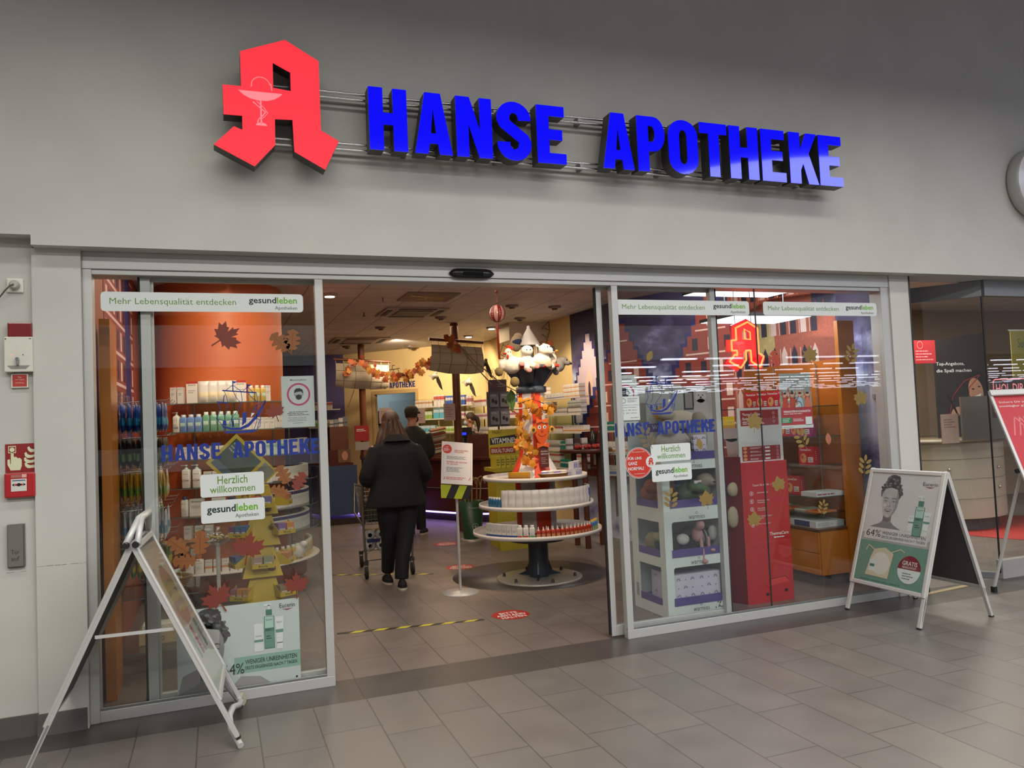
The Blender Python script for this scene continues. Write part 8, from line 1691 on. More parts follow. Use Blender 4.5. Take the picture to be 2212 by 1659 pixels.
# header picture card leaning over the top
hx0, hx1 = at_y(1395, 870, yf+.28).x, at_y(1540, 870, yf+.28).x; hz0, hz1 = at_y(1470, 912, yf+.28).z, at_y(1470, 835, yf+.28).z
b = MB(); b.box((hx0, yf+.28, H_), (hx1, yf+.286, hz1), mat('#aeb3b0', .5)); A = Art(PL(yf+.28), b); A.rect(hx0, hz0-.07, hx1, hz0, PUR); A.up(); A.text('Wärme aus der Mikrowelle', (hx0+hx1)/2, hz0-.05, .035, STK, w=(hx1-hx0)*.85, align='C')
A.rect(hx0+.36, hz0+.10, hx0+.46, hz1-.04, G(60)); A.up(); A.rect(hx0+.375, hz0+.115, hx0+.445, hz1-.055, G(150)); A.ell(hx1-.12, hz0+.10, .075, .09, G(190)); A.ell(hx1-.12, hz0+.21, .055, .055, G(200)); A.up(); A.ell(hx1-.14, hz0+.22, .006, .006, G(40)); A.ell(hx1-.10, hz0+.22, .006, .006, G(40)); A.ell(hx1-.12, hz0+.2, .01, .008, G(40)); A.ring(hx0+.33, hz0+.05, .035, .006, G(90)); A.ell(hx0+.15, hz0+.08, .09, .06, mat('#c29a54')); part('header_card', b, t, 'grey picture card with a purple strip')
# toys in the trays
def soft(label, parts_, pos, size=.009):
    q = thing('plush_toy', label, 'plush toy', pos.to_tuple())
    for nm, els in parts_:
        bb = MB()
        for v, r_, m in els: bb.ell(pos+Vector(v), r_, m)
        vpart(nm, bb, q, size, smooth=3)
    q.scale = (1.35, 1.2, 1.35); return q
za, zb2, zc2 = OP[0][0]+.013, OP[1][0]+.013, OP[2][0]+.013; T4 = H_-.0
GRN = CRF('#4f6a48'); BRW = CRF('#6a4a34'); PKF = CRF('#b98a8c'); ZB = CRF('#c9c5c0'); MOLE = CRF('#8c8072')
soft('green plush dinosaur with white eyes in the third tray from below', [('body', [((0, .06, .06), (.07, .06, .06), GRN), ((.03, -.0, .10), (.06, .05, .04), GRN), ((.07, -.02, .085), (.035, .035, .028), GRN)]), ('eye', [((.0, -.04, .125), (.016, .012, .016), ZB), ((.03, -.045, .13), (.014, .012, .014), ZB)])], Vector((x0+.33, yf+.10, zc2+.0)))
soft('beige plush mole beside the green dinosaur', [('body', [((0, .06, .07), (.07, .07, .07), MOLE), ((0, .0, .13), (.06, .05, .05), MOLE), ((.02, -.04, .12), (.03, .03, .025), MOLE)]), ('nose', [((.025, -.07, .125), (.012, .010, .010), CBK)])], Vector((x1-.10, yf+.09, zc2)))
soft('dark brown plush toy at the back of the third tray', [('body', [((0, .06, .06), (.08, .07, .06), BRW), ((.0, .0, .10), (.05, .05, .05), BRW)])], Vector((x0+.16, yf+.20, zc2)))
soft('brown plush toy seen through the side opening of the third tray', [('body', [((0, 0, .06), (.05, .08, .06), CRF('#8a4a2c')), ((-.02, -.06, .11), (.045, .05, .045), CRF('#8a4a2c'))])], Vector((x0+.055, yf+.30, zc2)))
soft('black plush penguin lying in the second tray', [('body', [((0, .07, .06), (.11, .06, .055), CBK), ((.12, .05, .10), (.05, .05, .05), CBK)]), ('belly', [((.06, .02, .075), (.045, .035, .035), ZB)]), ('beak', [((.15, .0, .10), (.025, .03, .016), CRF('#c97a34'))])], Vector((x0+.15, yf+.10, zb2)))
soft('pink plush flamingo hanging its legs over the second tray', [('body', [((0, .04, .10), (.035, .035, .05), PKF), ((0, .0, .16), (.03, .03, .03), PKF)]), ('leg', [((-.01, -.02, .05), (.012, .014, .05), PKF), ((-.005, -.03, -.0), (.010, .012, .05), PKF), ((.0, -.04, -.05), (.022, .02, .014), PKF)]), ('leg', [((.04, -.02, .05), (.012, .014, .05), PKF), ((.06, -.03, .01), (.02, .02, .014), PKF)])], Vector((x1-.20, yf+.04, zb2)))
q = soft('black and white striped plush zebra at the right of the second tray', [('body', [((0, .06, .07), (.06, .05, .05), ZB), ((.04, .01, .10), (.03, .03, .05), ZB)])], Vector((x1-.09, yf+.10, zb2)))
for k in range(6): bb = MB(); c_ = Vector((x1-.15+.022*k, yf+.155, zb2+.07)); rr_ = math.sqrt(max(.05, 1-((k-2.5)/3.2)**2)); bb.tube([c_+Vector((0, .054*rr_*math.cos(a*PI/8), .054*rr_*math.sin(a*PI/8))) for a in range(16)], .005, CBK, 6, closed=True); part('stripe', bb, q)
soft('olive plush turtle seen through the side opening of the second tray', [('body', [((0, 0, .06), (.04, .09, .06), CRF('#7a7450'))]), ('head', [((-.02, -.09, .10), (.03, .035, .03), CRF('#8c8660'))])], Vector((x0+.05, yf+.27, zb2)))
soft('pale sheep head plush peeping over the top tray', [('body', [((0, .05, .10), (.13, .06, .06), CRF('#b5ab9c')), ((-.10, .02, .14), (.06, .05, .04), CRF('#5f4a3c'))])], Vector((x0+.30, yf+.14, H_+.16)))
soft('grey plush toy at the left of the top tray', [('body', [((0, .05, .07), (.12, .07, .08), CRF('#a39a92')), ((-.05, .0, .16), (.06, .05, .05), CRF('#a39a92'))])], Vector((x0+.22, yf+.12, H_+.02)))
soft('light grey plush toy at the right end of the top tray', [('body', [((0, .05, .09), (.07, .06, .10), CRF('#8f8a80')), ((0, .02, .2), (.05, .05, .05), CRF('#8f8a80'))])], Vector((x1-.09, yf+.12, H_+.02)))
def gift(w_, d, h):
    b = MB(); m = mat('#cfc8da', .5); b.box((-w_/2, 0, 0), (w_/2, d, h), m); A = Art(FR(0), b, base=.0006); A2 = Art(lambda u, v, w2: Vector((-w_/2-w2, d-u, v)), b, base=.0006); KK = mat('#463d60', .6); r = random.Random(2)
    for AA, ww in ((A, w_), (A2, d)):
        o = -ww/2 if AA is A else 0
        for i in range(3):
            for j in range(3):
                x, z = o+ww*(.2+.3*i), h*(.2+.3*j)
                if (i+j) % 2: AA.rect(x-.004, z-.004, x+.004, z+.004, KK)
                else:
                    for a in range(5): t_ = PI*a/4; AA.line([(x+.008*math.cos(t_), z+.008*math.sin(t_)), (x+.018*math.cos(t_), z+.018*math.sin(t_))], .005, KK)
    return b.mesh('gift_box')
GM = gift(.215, .34, .215)
for k, (xx, lb) in enumerate(((x0+.19, 'lilac patterned gift box at the left of the lowest tray'), (x0+.405, 'lilac patterned gift box at the right of the lowest tray'))): one('gift_box', GM, lb, 'box', (xx, yf+.05, za), 0)
one('gift_box', gift(.12, .03, .16), 'lilac patterned gift box standing on the top tray', 'box', (x0+.38, yf+.03, H_+.01)); one('product_box', box_mesh(.13, .05, .12, '#3f7f9c', ((.1, .3, '#8fb8c8'),)), 'blue carton hanging behind the green dinosaur', 'box', (x1-.16, yf+.3, zc2+.10))

# red heat wrap tower
TRD = mat('#b0282a', .38, vary=.05, scale=4); TW = mat('#c2c9c8', .5); ty = 5.42; xa, xb = at_y(1627, 1312, ty).x, at_y(1716, 1297, ty).x
t = thing('card_display', 'tall red cardboard tower of heat wraps in the right window', 'display', ((xa+xb)/2, ty+.2, 0)); zt = at_y(1650, 997, ty).z; zh = at_y(1650, 885, ty).z
b = MB(); b.prism([(xa-.03, ty+.02), (xa, ty), (xb, ty), (xb+.02, ty+.02), (xb-.02, ty+.36), (xa+.0, ty+.36)], lambda u, v, w_: Vector((u, v, w_)), 0, zt, TRD); part('body', b, t)
b = MB(); b.box((xa-.03, ty+.03, zt), (xb-.0, ty+.045, zh+.02), TW); A = Art(PL(ty+.03), b, base=.001); RR = mat('#8c2428', .45); A.rect(xa, zh-.13, xb-.03, zh-.0, RR); A.rect(xa, zt+.01, xb-.03, zt+.13, RR); A.up()
A.text('ThermaCare Bietet', xa+.02, zh-.045, .022, STK, w=.2, bold=.01); A.text('Rückenwärme XL', xa+.02, zh-.08, .022, STK, w=.18, bold=.01); A.lines(xa+.02, zh-.12, xb-.15, zh-.09, 2, STK)
for k in range(3): A.ring(xb-.08, zh-.03-.035*k, .010, .002, STK)
for k in range(4): z_ = zt+.115-.03*k; A.ell(xa+.03, z_, .02, .012, mat('#c98a5a')); A.lines(xa+.08, z_-.008, xa+.2, z_+.006, 2, STK, seed=k); A.rect(xa+.23, z_-.008, xa+.28, z_+.006, STK); A.ring(xb-.06, z_, .010, .002, STK)
part('header_card', b, t, 'pale header card with two red panels')
b = MB(); A = Art(PL(ty), b, base=.001); zl = lambda py: at_y(1650, py, ty).z
A.text('Testen Sie die Nr. 1 Wärme', xa+.06, zl(1049), .018, STK, w=.27)
for k, s_ in enumerate(('Selbsterwärmend', 'Mindestens 8 Std.\nTiefenwärme', 'Ohne Chili\n(Capsaicin)', 'Für sitzende Frauen\ngeeignet', 'Mehr Tragekomfort')):
    z_ = zl(1063+17*k)-.01; A.ring(xa+.045, z_+.006, .018, .003, STK); A.rect(xa+.041, z_-.002, xa+.049, z_+.014, STK)
    for j, w2 in enumerate(s_.split('\n')): A.text(w2, xa+.10, z_+.004-.017*j, .012, STK, w=.0072*len(w2))
A.text('ThermaCare', xb-.02, zl(1158), .026, STK, w=.19, align='R', bold=.01); A.lines(xb-.17, zl(1166), xb-.02, zl(1160), 1, STK); A.rect(xa+.02, zl(1172), xb-.02, zl(1171), mat('#b8494a'))
A.poly([(xb-.26, zl(1268)), (xb-.04, zl(1262)), (xb-.08, zl(1250)), (xb-.22, zl(1253))], mat('#c93a38', .4)); A.up(); A.line([(xb-.22, zl(1253)), (xb-.08, zl(1250)), (xb-.05, zl(1257))], .004, mat('#3a0f10')); A.rect(xb-.28, zl(1288), xb-.25, zl(1282), BLACK); A.rect(xb-.09, zl(1284), xb-.06, zl(1278), BLACK); part('print', b, t)
b = MB(); DR = mat('#55161c', .45)
for px, py, w2, h2 in ((1577, 950, .2, .28),): pass
bx = xa-.03; b.prism([(bx-.15, ty+.34), (bx, ty+.02), (bx, ty+.34)], lambda u, v, w_: Vector((u, v, w_)), 0, zt+.05, mat('#6e1a20', .45)); part('side_wing', b, t)
b = MB()
for py, hh in ((1058, .06), (1118, .12)): p_ = at_y(1588, py, ty+.05); b.ell((p_.x, ty+.08, p_.z), (.055, .03, hh/2+.03), mat('#9a9078', .7)); 
part('sample_wrap', b, t)

# two hanging foil discs of samples left of the tower
for k, (px, py) in enumerate(((1580, 925), (1585, 965))): 
    p_ = at_y(px, py, 5.75); b = MB(); b.prism([(.12*math.cos(a), .12*math.sin(a)) for a in [PI+PI*i/10 for i in range(11)]] if k == 0 else [(-.08, .07), (.13, .07), (.02, -.10), (-.06, -.10)], lambda u, v, w_: Vector((p_.x+u, p_.y+w_, p_.z+v)), 0, .006, mat('#b3aca9', .4, vary=.1)); b.tube([p_+Vector((.15, .003, .07)), p_+Vector((.15, .003, -p_.z))], .006, ALUD, 6); solo('sample_card', b, ['pale rounded card hanging left of the red tower, upper one', 'pale tapered card hanging left of the red tower, lower one'][k], 'card', p_.to_tuple())

# neon pharmacy letter
ny = 5.38; cxn, czn = at_y(1612, 750, ny).x, at_y(1612, 745, ny).z; hN = (at_y(1612, 690, ny).z-at_y(1612, 800, ny).z); kx = (at_y(1657, 750, ny).x-at_y(1571, 750, ny).x)/(0.735-0.03); kz = hN/(3.891-3.12)
N_ = lambda p: (cxn+(p[0]-.3825)*kx, czn+(p[1]-3.505)*kz)
t = thing('neon_sign', 'glowing red neon gothic A hanging in the right window', 'sign', (cxn, ny, czn))
b = MB(); cen = (.39, 3.5); off = [(c[0]+(c[0]-cen[0])*.05, c[1]+(c[1]-cen[1])*.05) for c in AP]; b.prism([N_(p) for p in off], lambda u, v, w_: Vector((u, ny+w_, v)), .03, .045, mat('#b01822', .15, emit=.55, coat=.6, vary=0), None, [[N_(p) for p in AH]]); part('red_back_plate', b, t)
NE = mat('#ff5a2a', .4, emit=5.5, vary=0); cor = [(c[0]+(cen[0]-c[0])*.14, c[1]+(cen[1]-c[1])*.10) for c in AP]
b = MB(); P_ = [Vector((N_(p)[0], ny, N_(p)[1])) for p in cor]; P_ = [q for a, c in zip(P_, P_[1:]+P_[:1]) for q in (a, a.lerp(c, .12), a.lerp(c, .88))]; b.tube(P_, .0075, NE, 8, closed=True); part('neon_tube', b, t)
b = MB(); b.tube([Vector((N_(p)[0], ny, N_(p)[1])) for p in AH], .0065, NE, 8, closed=True); part('neon_tube', b, t)
b = MB(); A = Art(PL(ny+.03), b); PKN = mat('#d8505a', .3, emit=.4, vary=0); A.poly([N_(p) for p in [(.169, 3.562), (.40, 3.562), (.37, 3.525), (.28, 3.505), (.20, 3.535)]], PKN); A.line([N_(p) for p in [(.28, 3.5), (.31, 3.46), (.29, 3.42), (.27, 3.38)]], .008, PKN); A.line([N_(p) for p in [(.24, 3.37), (.34, 3.37)]], .008, PKN); part('bowl_emblem', b, t)
for dx in (-.07, .09): b = MB(); b.tube([(cxn+dx, ny+.04, czn+hN*.3), (cxn+dx, ny+.04, 3.04)], .0025, mat('#4a4a4a')); part('chain', b, t)
l_ = bpy.data.lights.new('neon_glow', 'POINT'); l_.energy = 2.2; l_.color = (1, .12, .08); l_.shadow_soft_size = .12; lo = bpy.data.objects.new('neon_glow', l_); COL.objects.link(lo); lo.location = (cxn, ny-.09, czn)
# luminous ceiling panels in the display window
LP_ = mat('#f2fbff', .5, emit=1.9, vary=0)
for z, ya, yb, xa_, xb_, lb in ((2.44, 5.90, 6.45, 4.40, 5.28, 'lower luminous panel above the right display shelves'), (2.74, 5.95, 6.65, 4.35, 5.38, 'upper luminous panel above the right display shelves')):
    t = thing('ceiling_light', lb, 'lamp', ((xa_+xb_)/2, ya, z)); b = MB(); b.box((xa_, ya, z+.004), (xb_, yb, z+.035), mat('#4a4d4f', .5)); part('housing', b, t); b = MB(); b.box((xa_+.01, ya+.01, z), (xb_-.01, yb-.01, z+.005), LP_); part('diffuser', b, t)
    for dx in (.1, .78): b = MB(); b.tube([(xa_+dx, (ya+yb)/2, z+.03), (xa_+dx, (ya+yb)/2, 3.04)], .004, ALUD, 5); part('hanger', b, t)

# wooden cabinet with glass shelves
CX0, CX1, CY0, CY1 = 4.965, 5.34, 5.62, 7.05; WO = mat('#b06a1e', .32, vary=.09, scale=5); zc0 = .49
t = thing('display_cabinet', 'orange wooden cabinet with drawers and glass shelves at the right end of the window', 'cabinet', ((CX0+CX1)/2, (CY0+CY1)/2, 0))
b = MB(); b.box((CX0+.05, CY0+.05, 0), (CX1, CY1, .10), mat('#77726f', .35, .4)); part('plinth', b, t)
b = MB(); b.box((CX0+.006, CY0, .10), (CX1+.02, CY1, zc0), WO); part('body', b, t, bevel=.002)
for k in range(2):
    b = MB(); b.box((CX0-.012, CY0+.01, .105+.19*k), (CX0+.006, 6.33, .29+.19*k), WO); part('drawer', b, t, bevel=.002); b = MB(); b.box((CX0-.012, 6.34, .105+.19*k), (CX0+.006, CY1, .29+.19*k), WO); part('drawer', b, t, bevel=.002)
b = MB(); b.box((CX0-.02, CY0-.01, zc0), (CX1+.02, CY1, zc0+.02), mat('#5a3a24', .3)); part('top_board', b, t)
b = MB(); b.box((CX1, CY0, zc0), (CX1+.03, CY1, 2.02), mat('#a0581c', .35, vary=.08, scale=5)); part('back_board', b, t)
b = MB(); b.box((5.27, 5.585, 0), (5.455, 5.63, 2.36), WO); part('side_post', b, t, bevel=.003)
zsh = [1.60, 1.325, 1.065, .785]
for z in zsh: b = MB(); b.box((CX0+.0, CY0+.04, z-.008), (CX1, CY1, z), SHELFGLASS); b.box((CX0-.001, CY0+.04, z-.008), (CX0, CY1, z), mat('#3f4a46', .3)); b.box((CX0, CY0+.039, z-.008), (CX1, CY0+.04, z), mat('#3f4a46', .3)); part('shelf_board', b, t)
for yy in (5.95, 6.55): b = MB(); b.tube([(CX1-.02, yy, zc0+.02), (CX1-.02, yy, 2.0)], .006, ALUD, 6); part('upright', b, t)
def heat(w_, d, h, c='#b01f26'):
    b = MB(); m = mat(c, .4, vary=.03); b.box((-w_/2, 0, 0), (w_/2, d, h), m); A = Art(FR(0), b, base=.0006); A.text('ThermaCare', -w_*.42, h*.78, h*.13, STK, w=w_*.72, bold=.01); A.ell(-w_*.2, h*.36, w_*.2, h*.28, mat('#c98a5a')); A.up(); A.ell(-w_*.26, h*.42, w_*.08, h*.12, mat('#a8512e')); A.rect(w_*.08, h*.12, w_*.4, h*.42, mat('#c9c2bb')); A.up(); A.lines(w_*.1, h*.15, w_*.38, h*.38, 2, mat('#5a4a44'))
    A2 = Art(lambda u, v, w2: Vector((w_/2+w2, u, v)), b, base=.0006); A2.lines(d*.2, h*.2, d*.4, h*.8, 5, STK); return b.mesh('box')
HB, HP, HY, HS = heat(.15, .10, .16), heat(.14, .10, .15, '#9c2470'), box_mesh(.10, .08, .13, '#c9a42a', ((.1, .35, '#a8801c'),), None), heat(.13, .10, .155)
rzc = -PI/2*.75
def rowc(z, me, n, y0, lab, grp, step=.165, x=5.06, nm='heat_wrap_box', rz=rzc):
    for k in range(n): one(nm, me, lab, 'box', (x, y0+k*step, z+.001), rz, grp if n > 1 else None)
rowc(1.60, HB, 5, 5.92, 'red heat wrap carton on the top glass shelf of the wooden cabinet', 'heat wrap cartons on the top cabinet shelf'); rowc(1.325, HP, 2, 5.86, 'magenta heat wrap carton on the second glass shelf of the cabinet', 'magenta cartons on the second cabinet shelf', .09); rowc(1.325, HB, 4, 6.12, 'red heat wrap carton on the second glass shelf of the wooden cabinet', 'heat wrap cartons on the second cabinet shelf')
rowc(1.065, HB, 1, 5.84, 'single red heat wrap carton on the third glass shelf of the cabinet', None); rowc(1.065, HS, 2, 6.35, 'red carton at the back of the third glass shelf of the cabinet', 'back cartons on the third cabinet shelf'); rowc(.785, HB, 3, 6.05, 'red heat wrap carton on the fourth glass shelf of the wooden cabinet', 'heat wrap cartons on the fourth cabinet shelf', .15)
b = MB(); b.box((4.99, 5.66, .786), (5.30, 5.86, .826), mat('#bfc4c4', .4)); A = Art(FR(5.66), b); A.lines(5.0, .79, 5.28, .82, 1, mat('#8c3a4a')); solo('product_box', b, 'flat white carton at the near end of the fourth cabinet shelf', 'box', (5.1, 5.7, .786))
zt5 = .66 
# booklets, scales and grey boxes in the cabinet
b5 = MB(); b5.box((CX0, CY0+.04, .632), (CX1, CY1, .64), SHELFGLASS); b5.box((CX0-.001, CY0+.04, .632), (CX0, CY1, .64), mat('#3f4a46', .3)); 
for k in range(5): b = MB(); x, y = 5.02+.02*(k % 2), 5.70+.17*k; b.box((x, y, .787-.0 if 0 else .788-.14 if 0 else .641), (x+.22, y+.15, .653), mat(['#c9773a', '#c9c4bb', '#d0743a', '#b9b4a8', '#c98a3a'][k], .4)); A = Art(lambda u, v, w_, x=x, y=y: Vector((x+u, y+v, .653+w_)), b); A.rect(.02, .02, .12, .13, mat('#d8502a' if k % 2 == 0 else '#8fa07a')); solo('booklet', b, 'flat colourful booklet lying on the low glass shelf of the cabinet', 'booklet', (x, y, .641), 'booklets in the cabinet')
solo('glass_shelf', b5, 'lowest glass shelf of the wooden cabinet carrying booklets', 'shelf', (5.15, 6.3, .632))
b = MB(); b.box((4.98, 5.68, zc0+.02), (5.30, 5.98, zc0+.075), mat('#c3c6c8', .4)); A = Art(FR(5.68), b); A.rect(5.22, zc0+.02, 5.30, zc0+.075, mat('#9aa3aa')); A.lines(5.0, zc0+.03, 5.2, zc0+.065, 3, mat('#8a8c90')); A2 = Art(lambda u, v, w_: Vector((4.98-w_, 5.98-u, v)), b); A2.rect(.02, zc0+.022, .22, zc0+.072, mat('#2c3766')); solo('product_box', b, 'flat white and navy carton lying on the wooden cabinet top', 'box', (5.1, 5.8, zc0+.02))
b = MB(); b.box((5.0, 6.0, zc0+.02), (5.28, 6.25, zc0+.07), mat('#bfc2c4', .4)); solo('product_box', b, 'second flat white carton behind the navy one on the cabinet top', 'box', (5.1, 6.1, zc0+.02))
one('product_box', box_mesh(.11, .08, .12, '#6e747a', ((.7, .9, '#9aa0a6'),), None), 'grey standing carton at the back of the cabinet top', 'box', (5.1, 6.42, zc0+.02), rzc)
# yellow and red cartons on the far continuation behind the plush display
for k in range(3): one('product_box', HY, 'yellow carton right of the plush display, upper shelf', 'box', (4.62+.10*k, 6.62, 1.40), 0, 'yellow cartons beside the plush display')
for k in range(3): one('heat_wrap_box', HB, 'red heat wrap carton beside the yellow cartons', 'box', (4.92+.155*k-.0, 6.60, 1.40), 0, 'red cartons beside the yellow cartons') if 0 else None
b = MB(); b.box((4.50, 6.55, 1.385), (4.93, 6.85, 1.399), SHELFGLASS); b.tube([(4.55, 6.8, 0), (4.55, 6.8, 1.385)], .01, ALUD); b.tube([(4.9, 6.8, 0), (4.9, 6.8, 1.385)], .01, ALUD); solo('glass_shelf', b, 'free standing glass ledge with yellow cartons behind the red tower', 'shelf', (4.7, 6.7, 1.385))
# socket on the purple wall
p_ = at_y(1872, 850, 5.45); b = MB(); b.box((5.40, p_.y-.0, p_.z-.07), (5.40+.0, p_.y, p_.z), IV) if 0 else None
q_ = Vector((5.535, 5.45, at_x(1872, 850, 5.53).z)); b = MB(); b.box((5.515, 5.42, q_.z-.07), (5.545, 5.47, q_.z+.09), IV); b.box((5.50, 5.43, q_.z-.05), (5.515, 5.46, q_.z-.01), mat('#a9aaa4')); solo('power_socket', b, 'cream double socket on the purple wall at the right window edge', 'socket', q_.to_tuple())
# wooden shelf area seen under the welcome stickers left of plush display
wz = [1.86, 1.40, 1.0]
pR = [[(10, .08, .11, 3, 1, 'dark green'), (3, .07, .10, 5, 1, 'white and red')], [(5, .06, .14, 12, 1, 'cream and orange')], [(1, .06, .10, 10, 1, 'white and blue')]]
wallshelf((4.80, 9.05), (5.18, 7.9), [1.40, 1.12, .86], 'wall shelves of packs seen left of the plush display', .26, ['shelves left of the plush display, %s' % o for o in ('top', 'middle', 'bottom')], pR, 7)

# ================================================================ NEIGHBOURING SHOP
NG = mat('#8a8e90', .4, .3); TAN = mat('#a89078', .7, vary=.05)
P0, P1 = Vector((6.48, 5.10, 0)), Vector((5.76, 6.0, 0)); d = (P1-P0); dn = d.normalized(); nn = Vector((-dn.y, dn.x, 0))
b = MB(); b.obox(P0+Vector((0, 0, 2.52)), d, nn*-.06, (0, 0, .14), NG); b.box((6.48, 5.07, 2.52), (10, 5.16, 2.665), NG); b.obox(P0, d, nn*-.06, (0, 0, .05), NG); b.box((6.48, 5.08, 0), (10, 5.14, .16), mat('#a9a9a4', .4)); struct('trim_6', b, 'grey metal header and sill of the neighbouring glass front')
b = MB(); b.obox(P0+Vector((0, 0, .05)), d, nn*-.010, (0, 0, 2.47), GLASS); struct('window_3', b); b = MB(); b.box((6.50, 5.10, .16), (10, 5.11, 2.52), GLASS); struct('window_3', b)
b = MB(); b.tube([(6.48, 5.105, .05), (6.48, 5.105, 2.52)], .008, mat('#1d2422', .3), 8); struct('trim_7', b, 'dark edge where the neighbouring panes meet')
b = MB(); b.box((5.56, 5.2, 0), (5.60, 5.34, 2.665), mat('#2b2a28', .5)); b.box((5.525, 5.02, 0), (5.545, 5.2, 2.665), mat('#2b2a28', .5)); struct('wall_neighbour', b)
b = MB(); b.box((5.73, 6.0, 0), (5.79, 9.5, 3.05), TAN); b.box((5.6, 9.4, 0), (15, 9.5, 3.05), TAN); b.box((14.9, 5.2, 0), (15, 9.5, 3.05), TAN); struct('wall_neighbour', b)
b = MB(); b.box((5.75, 6.2, .0), (6.15, 6.28, 1.78), mat('#8f928a', .5)); b.box((6.15, 6.15, 0), (6.45, 6.22, 1.80), mat('#c3cdd0', .5)); solo('partition_panel', b, 'pale grey room divider inside the neighbouring shop', 'panel', (6.1, 6.2, 0))
q = lambda px, py, y: at_y(px, py, y)
yb = 7.6; A0 = q(2020, 740, yb); 
b = MB(); xl, xr = q(2020, 800, yb).x, q(2128, 800, yb).x; zt_, zb_ = q(2075, 735, yb).z, q(2075, 960, yb).z
b.prism([(xl, zb_), (xr, zb_), (xr, zt_+.1), (xl, zt_)], lambda u, v, w_: Vector((u, yb+w_, v)), 0, .02, mat('#241c1a', .5)); A = Art(PL(yb), b, base=.002)
A.text('Top-Angebote,', xl+.02, q(2020, 792, yb).z, .055, STK, w=.50, bold=.01); A.text('die Spaß machen', xl+.02, q(2020, 802, yb).z-.03, .055, STK, w=.62, bold=.01); c_ = q(2108, 845, yb)
A.ell(c_.x+.02, c_.z+.06, .20, .22, mat('#15100f')); A.up(); A.ell(c_.x, c_.z, .13, .18, mat('#b08068'), rot=.3); A.up(); A.poly([(c_.x-.04, c_.z-.07), (c_.x+.10, c_.z-.03), (c_.x+.04, c_.z-.11)], STK); A.ell(c_.x-.05, c_.z+.03, .025, .01, BLACK); A.ell(c_.x+.06, c_.z+.06, .025, .01, BLACK); A.up(); p2 = q(2066, 890, yb); A.ell(p2.x, p2.z, .10, .06, mat('#b08068'), rot=.4); A.line([(p2.x-.12, p2.z+.22), (p2.x+.02, p2.z-.04)], .03, BLACK)
A.line([(c_.x+.1, c_.z+.22), (c_.x-.2, c_.z+.14), (c_.x-.42, c_.z-.05), (c_.x-.5, c_.z-.3), (c_.x-.45, c_.z-.5)], .012, mat('#8c2a2a')); A.line([(c_.x+.1, c_.z+.22), (c_.x-.12, c_.z+.05), (c_.x-.14, c_.z-.12), (c_.x, c_.z-.2)], .012, mat('#8c2a2a')); A.poly([(c_.x-.15, c_.z-.22), (c_.x+.3, c_.z-.20), (c_.x+.25, c_.z-.32), (c_.x-.02, c_.z-.33)], mat('#b9b5ac'))
solo('wall_poster', b, 'large dark poster of a smiling face in the neighbouring shop', 'poster', (xl, yb, zb_))
b = MB(); xl2, xr2 = q(1975, 780, 7.5).x, q(2022, 780, 7.5).x; z1_, z0_ = q(2000, 735, 7.5).z, q(2000, 785, 7.5).z; b.box((xl2, 7.5, z0_), (xr2, 7.52, z1_), mat('#a8262e', .5)); A = Art(PL(7.5), b); A.ring((xl2*.7+xr2*.3), z1_-.06, .05, .008, mat('#d88a8c')); A.lines(xl2+.03, z0_+.03, xr2-.03, z1_-.12, 4, mat('#d88a8c')); solo('wall_poster', b, 'small red poster left of the dark face poster', 'poster', (xl2, 7.5, z0_))
# hanging neon text, yellow poster
b = MB(); p_ = q(2140, 820, 6.2); b.box((p_.x, 6.2, p_.z-.42), (p_.x+1.0, 6.21, p_.z+.02), mat('#3c2420', .3)); A = Art(PL(6.2), b, base=.003); NP = mat('#e8868c', .4, emit=.8, vary=0); A.line([(p_.x+.03, p_.z-.35), (p_.x+.03, p_.z-.02), (p_.x+.06, p_.z), (p_.x+.9, p_.z)], .012, NP); A.text('HOL DIR DIE', p_.x+.07, p_.z-.15, .10, NP, w=.62); A.text('GRATIS', p_.x+.27, p_.z-.31, .10, NP, w=.40)
solo('window_sign', b, 'dark sign with pink glowing outline letters in the neighbouring shop', 'sign', p_.to_tuple())
b = MB(); p_ = q(2182, 715, 7.4); b.box((p_.x, 7.4, p_.z-.75), (p_.x+.8, 7.41, p_.z), mat('#a39a4a', .5, vary=.25, scale=6)); A = Art(PL(7.4), b); A.rect(p_.x-.04, p_.z, p_.x+.8, p_.z+.02, STK); A.text('Summer', p_.x+.12, p_.z-.22, .12, mat('#4a6a5a'), w=.4); solo('wall_poster', b, 'yellow green banner hanging at the right edge of the picture', 'poster', p_.to_tuple())
# counter furniture
CW2 = mat('#b5ac98', .4, vary=.03); xc, yc = 8.75, 7.75; t = thing('shop_counter', 'rounded cream drawer counter in the neighbouring shop', 'counter', (xc, yc, 0)); zc_ = 1.08
b = MB(); b.lathe((xc, yc, .16), [(.80, 0), (.80, zc_-.16)], CW2, 40); part('body', b, t); b = MB(); b.lathe((xc, yc, 0), [(.70, 0), (.70, .16)], mat('#3c3a36', .5), 40); part('plinth', b, t); b = MB(); b.lathe((xc, yc, zc_), [(.84, 0), (.84, .03), (0, .03)], mat('#6a5a48', .4), 40); part('worktop', b, t)
for z in (.40, .64, .88): b = MB(); b.tube([(xc+.802*math.cos(a), yc+.802*math.sin(a), z) for a in [PI+.2+k*(PI-.2)/20 for k in range(21)]], .003, mat('#8c8474', .5), 4); part('drawer_joint', b, t)
for z in (.52, .76):
    for a in (-2.2, -1.35): b = MB(); b.ell((xc+.81*math.cos(a), yc+.81*math.sin(a), z), .018, CHROME); part('knob', b, t)
p_ = q(2075, 910, 6.9); b = MB(); b.box((p_.x, 6.88, zc_+.03), (p_.x+.75, 6.9, zc_+.55), mat('#6f665c', .35, .3)); solo('till_back', b, 'brownish grey till housing on the cream counter', 'till', (p_.x, 6.9, zc_+.03))
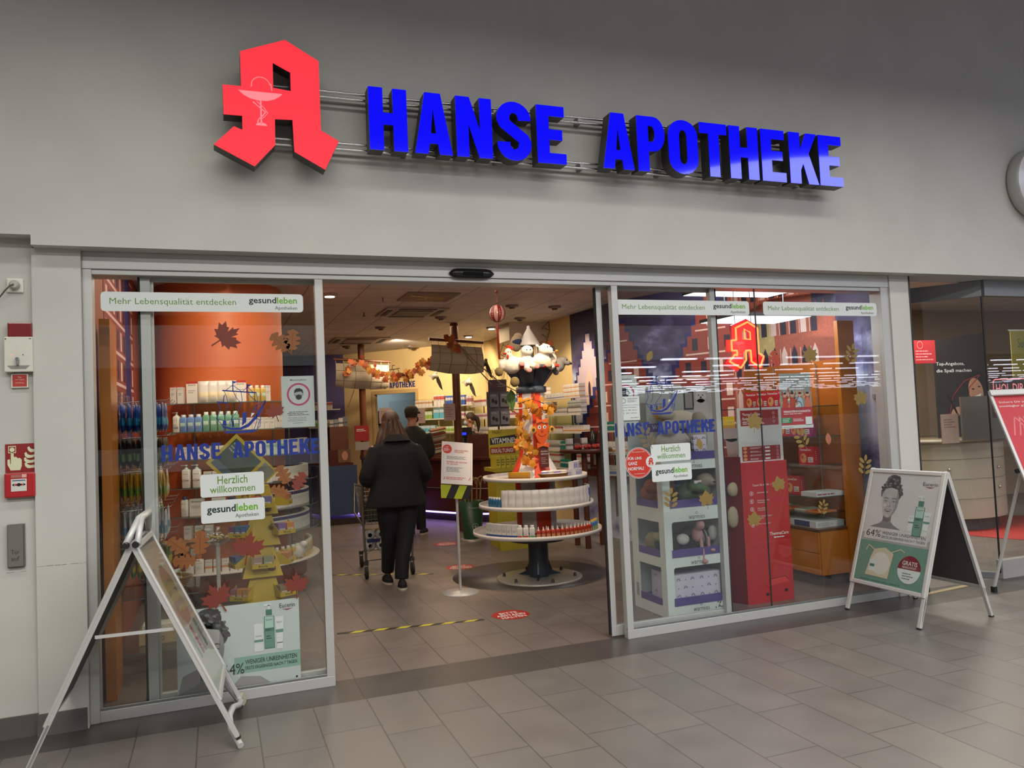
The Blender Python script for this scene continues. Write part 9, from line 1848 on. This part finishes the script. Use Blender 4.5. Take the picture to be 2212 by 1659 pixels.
p_ = q(2038, 940, 6.6); b = MB(); b.box((p_.x-.02, 6.6, zc_+.03), (p_.x+.24, 6.61, zc_+.36), mat('#c4a390', .6)); A = Art(PL(6.6), b); A.lines(p_.x+.02, zc_+.2, p_.x+.20, zc_+.31, 4, mat('#8c6a5c')); solo('notice_sheet', b, 'pinkish notice sheet on the cream counter of the neighbouring shop', 'notice', p_.to_tuple())
b = MB(); b.lathe((9.3, 6.9, .002), [(1.05, 0), (1.05, .006), (0, .006)], mat('#b5352f', .8), 40); solo('floor_mat', b, 'round red mat on the floor of the neighbouring shop', 'floor mat', (9.3, 6.9, 0))
b = MB(); b.obox(at_z(1990, 1288, .001)-Vector((.0, .0, 0)), at_z(2105, 1264, .001)-at_z(1990, 1288, .001), (0, .05, 0), (0, 0, .004), mat('#a8946c', .6)); struct('trim_8', b, 'pale threshold strip of the neighbouring shop')
for k, (xx, yy, z) in enumerate(((8.6, 7.9, 3.0), (9.4, 6.5, 3.0))): t = thing('ceiling_light', ['white ceiling panel light at the back of the neighbouring shop', 'white ceiling panel light at the front of the neighbouring shop'][k], 'lamp', (xx, yy, z)); b = MB(); b.box((xx-.9, yy-.16, z), (xx+.9, yy+.16, z+.04), WHITE); part('housing', b, t); b = MB(); b.box((xx-.88, yy-.14, z-.005), (xx+.88, yy+.14, z+.001), mat('#f4fff6', .5, emit=3, vary=0)); part('diffuser', b, t)
# ================================================================ far packs too many to single out: one object of their kind
P_ALL = [o for o in bpy.data.objects if o.name.split('.')[0] == 'product_box' and o.type == 'MESH']
bpy.context.view_layer.update()
def seen_size(o):
    c = o.matrix_world.translation; return (o.dimensions.x*o.dimensions.z)/max(.1, (c-CP).length_squared)
P_ALL.sort(key=seen_size, reverse=True)
rest = P_ALL[290:]
if len(rest) > 5:
    b = MB()
    for o in rest:
        me = o.data; M = o.matrix_world
        vs = [M @ v.co for v in me.vertices]; base = len(b.v); b.v += [tuple(v) for v in vs]
        for p in me.polygons: b.f.append(tuple(i+base for i in p.vertices)); b.m.append(b.mi(me.materials[p.material_index])); b.sm.append(False)
    for o in rest: bpy.data.objects.remove(o)
    o = link('product_boxes', b.mesh('product_boxes')); o['kind'] = 'stuff'; o['label'] = 'small far packs filling the wall shelves at the back of the shop'; o['category'] = 'boxes'
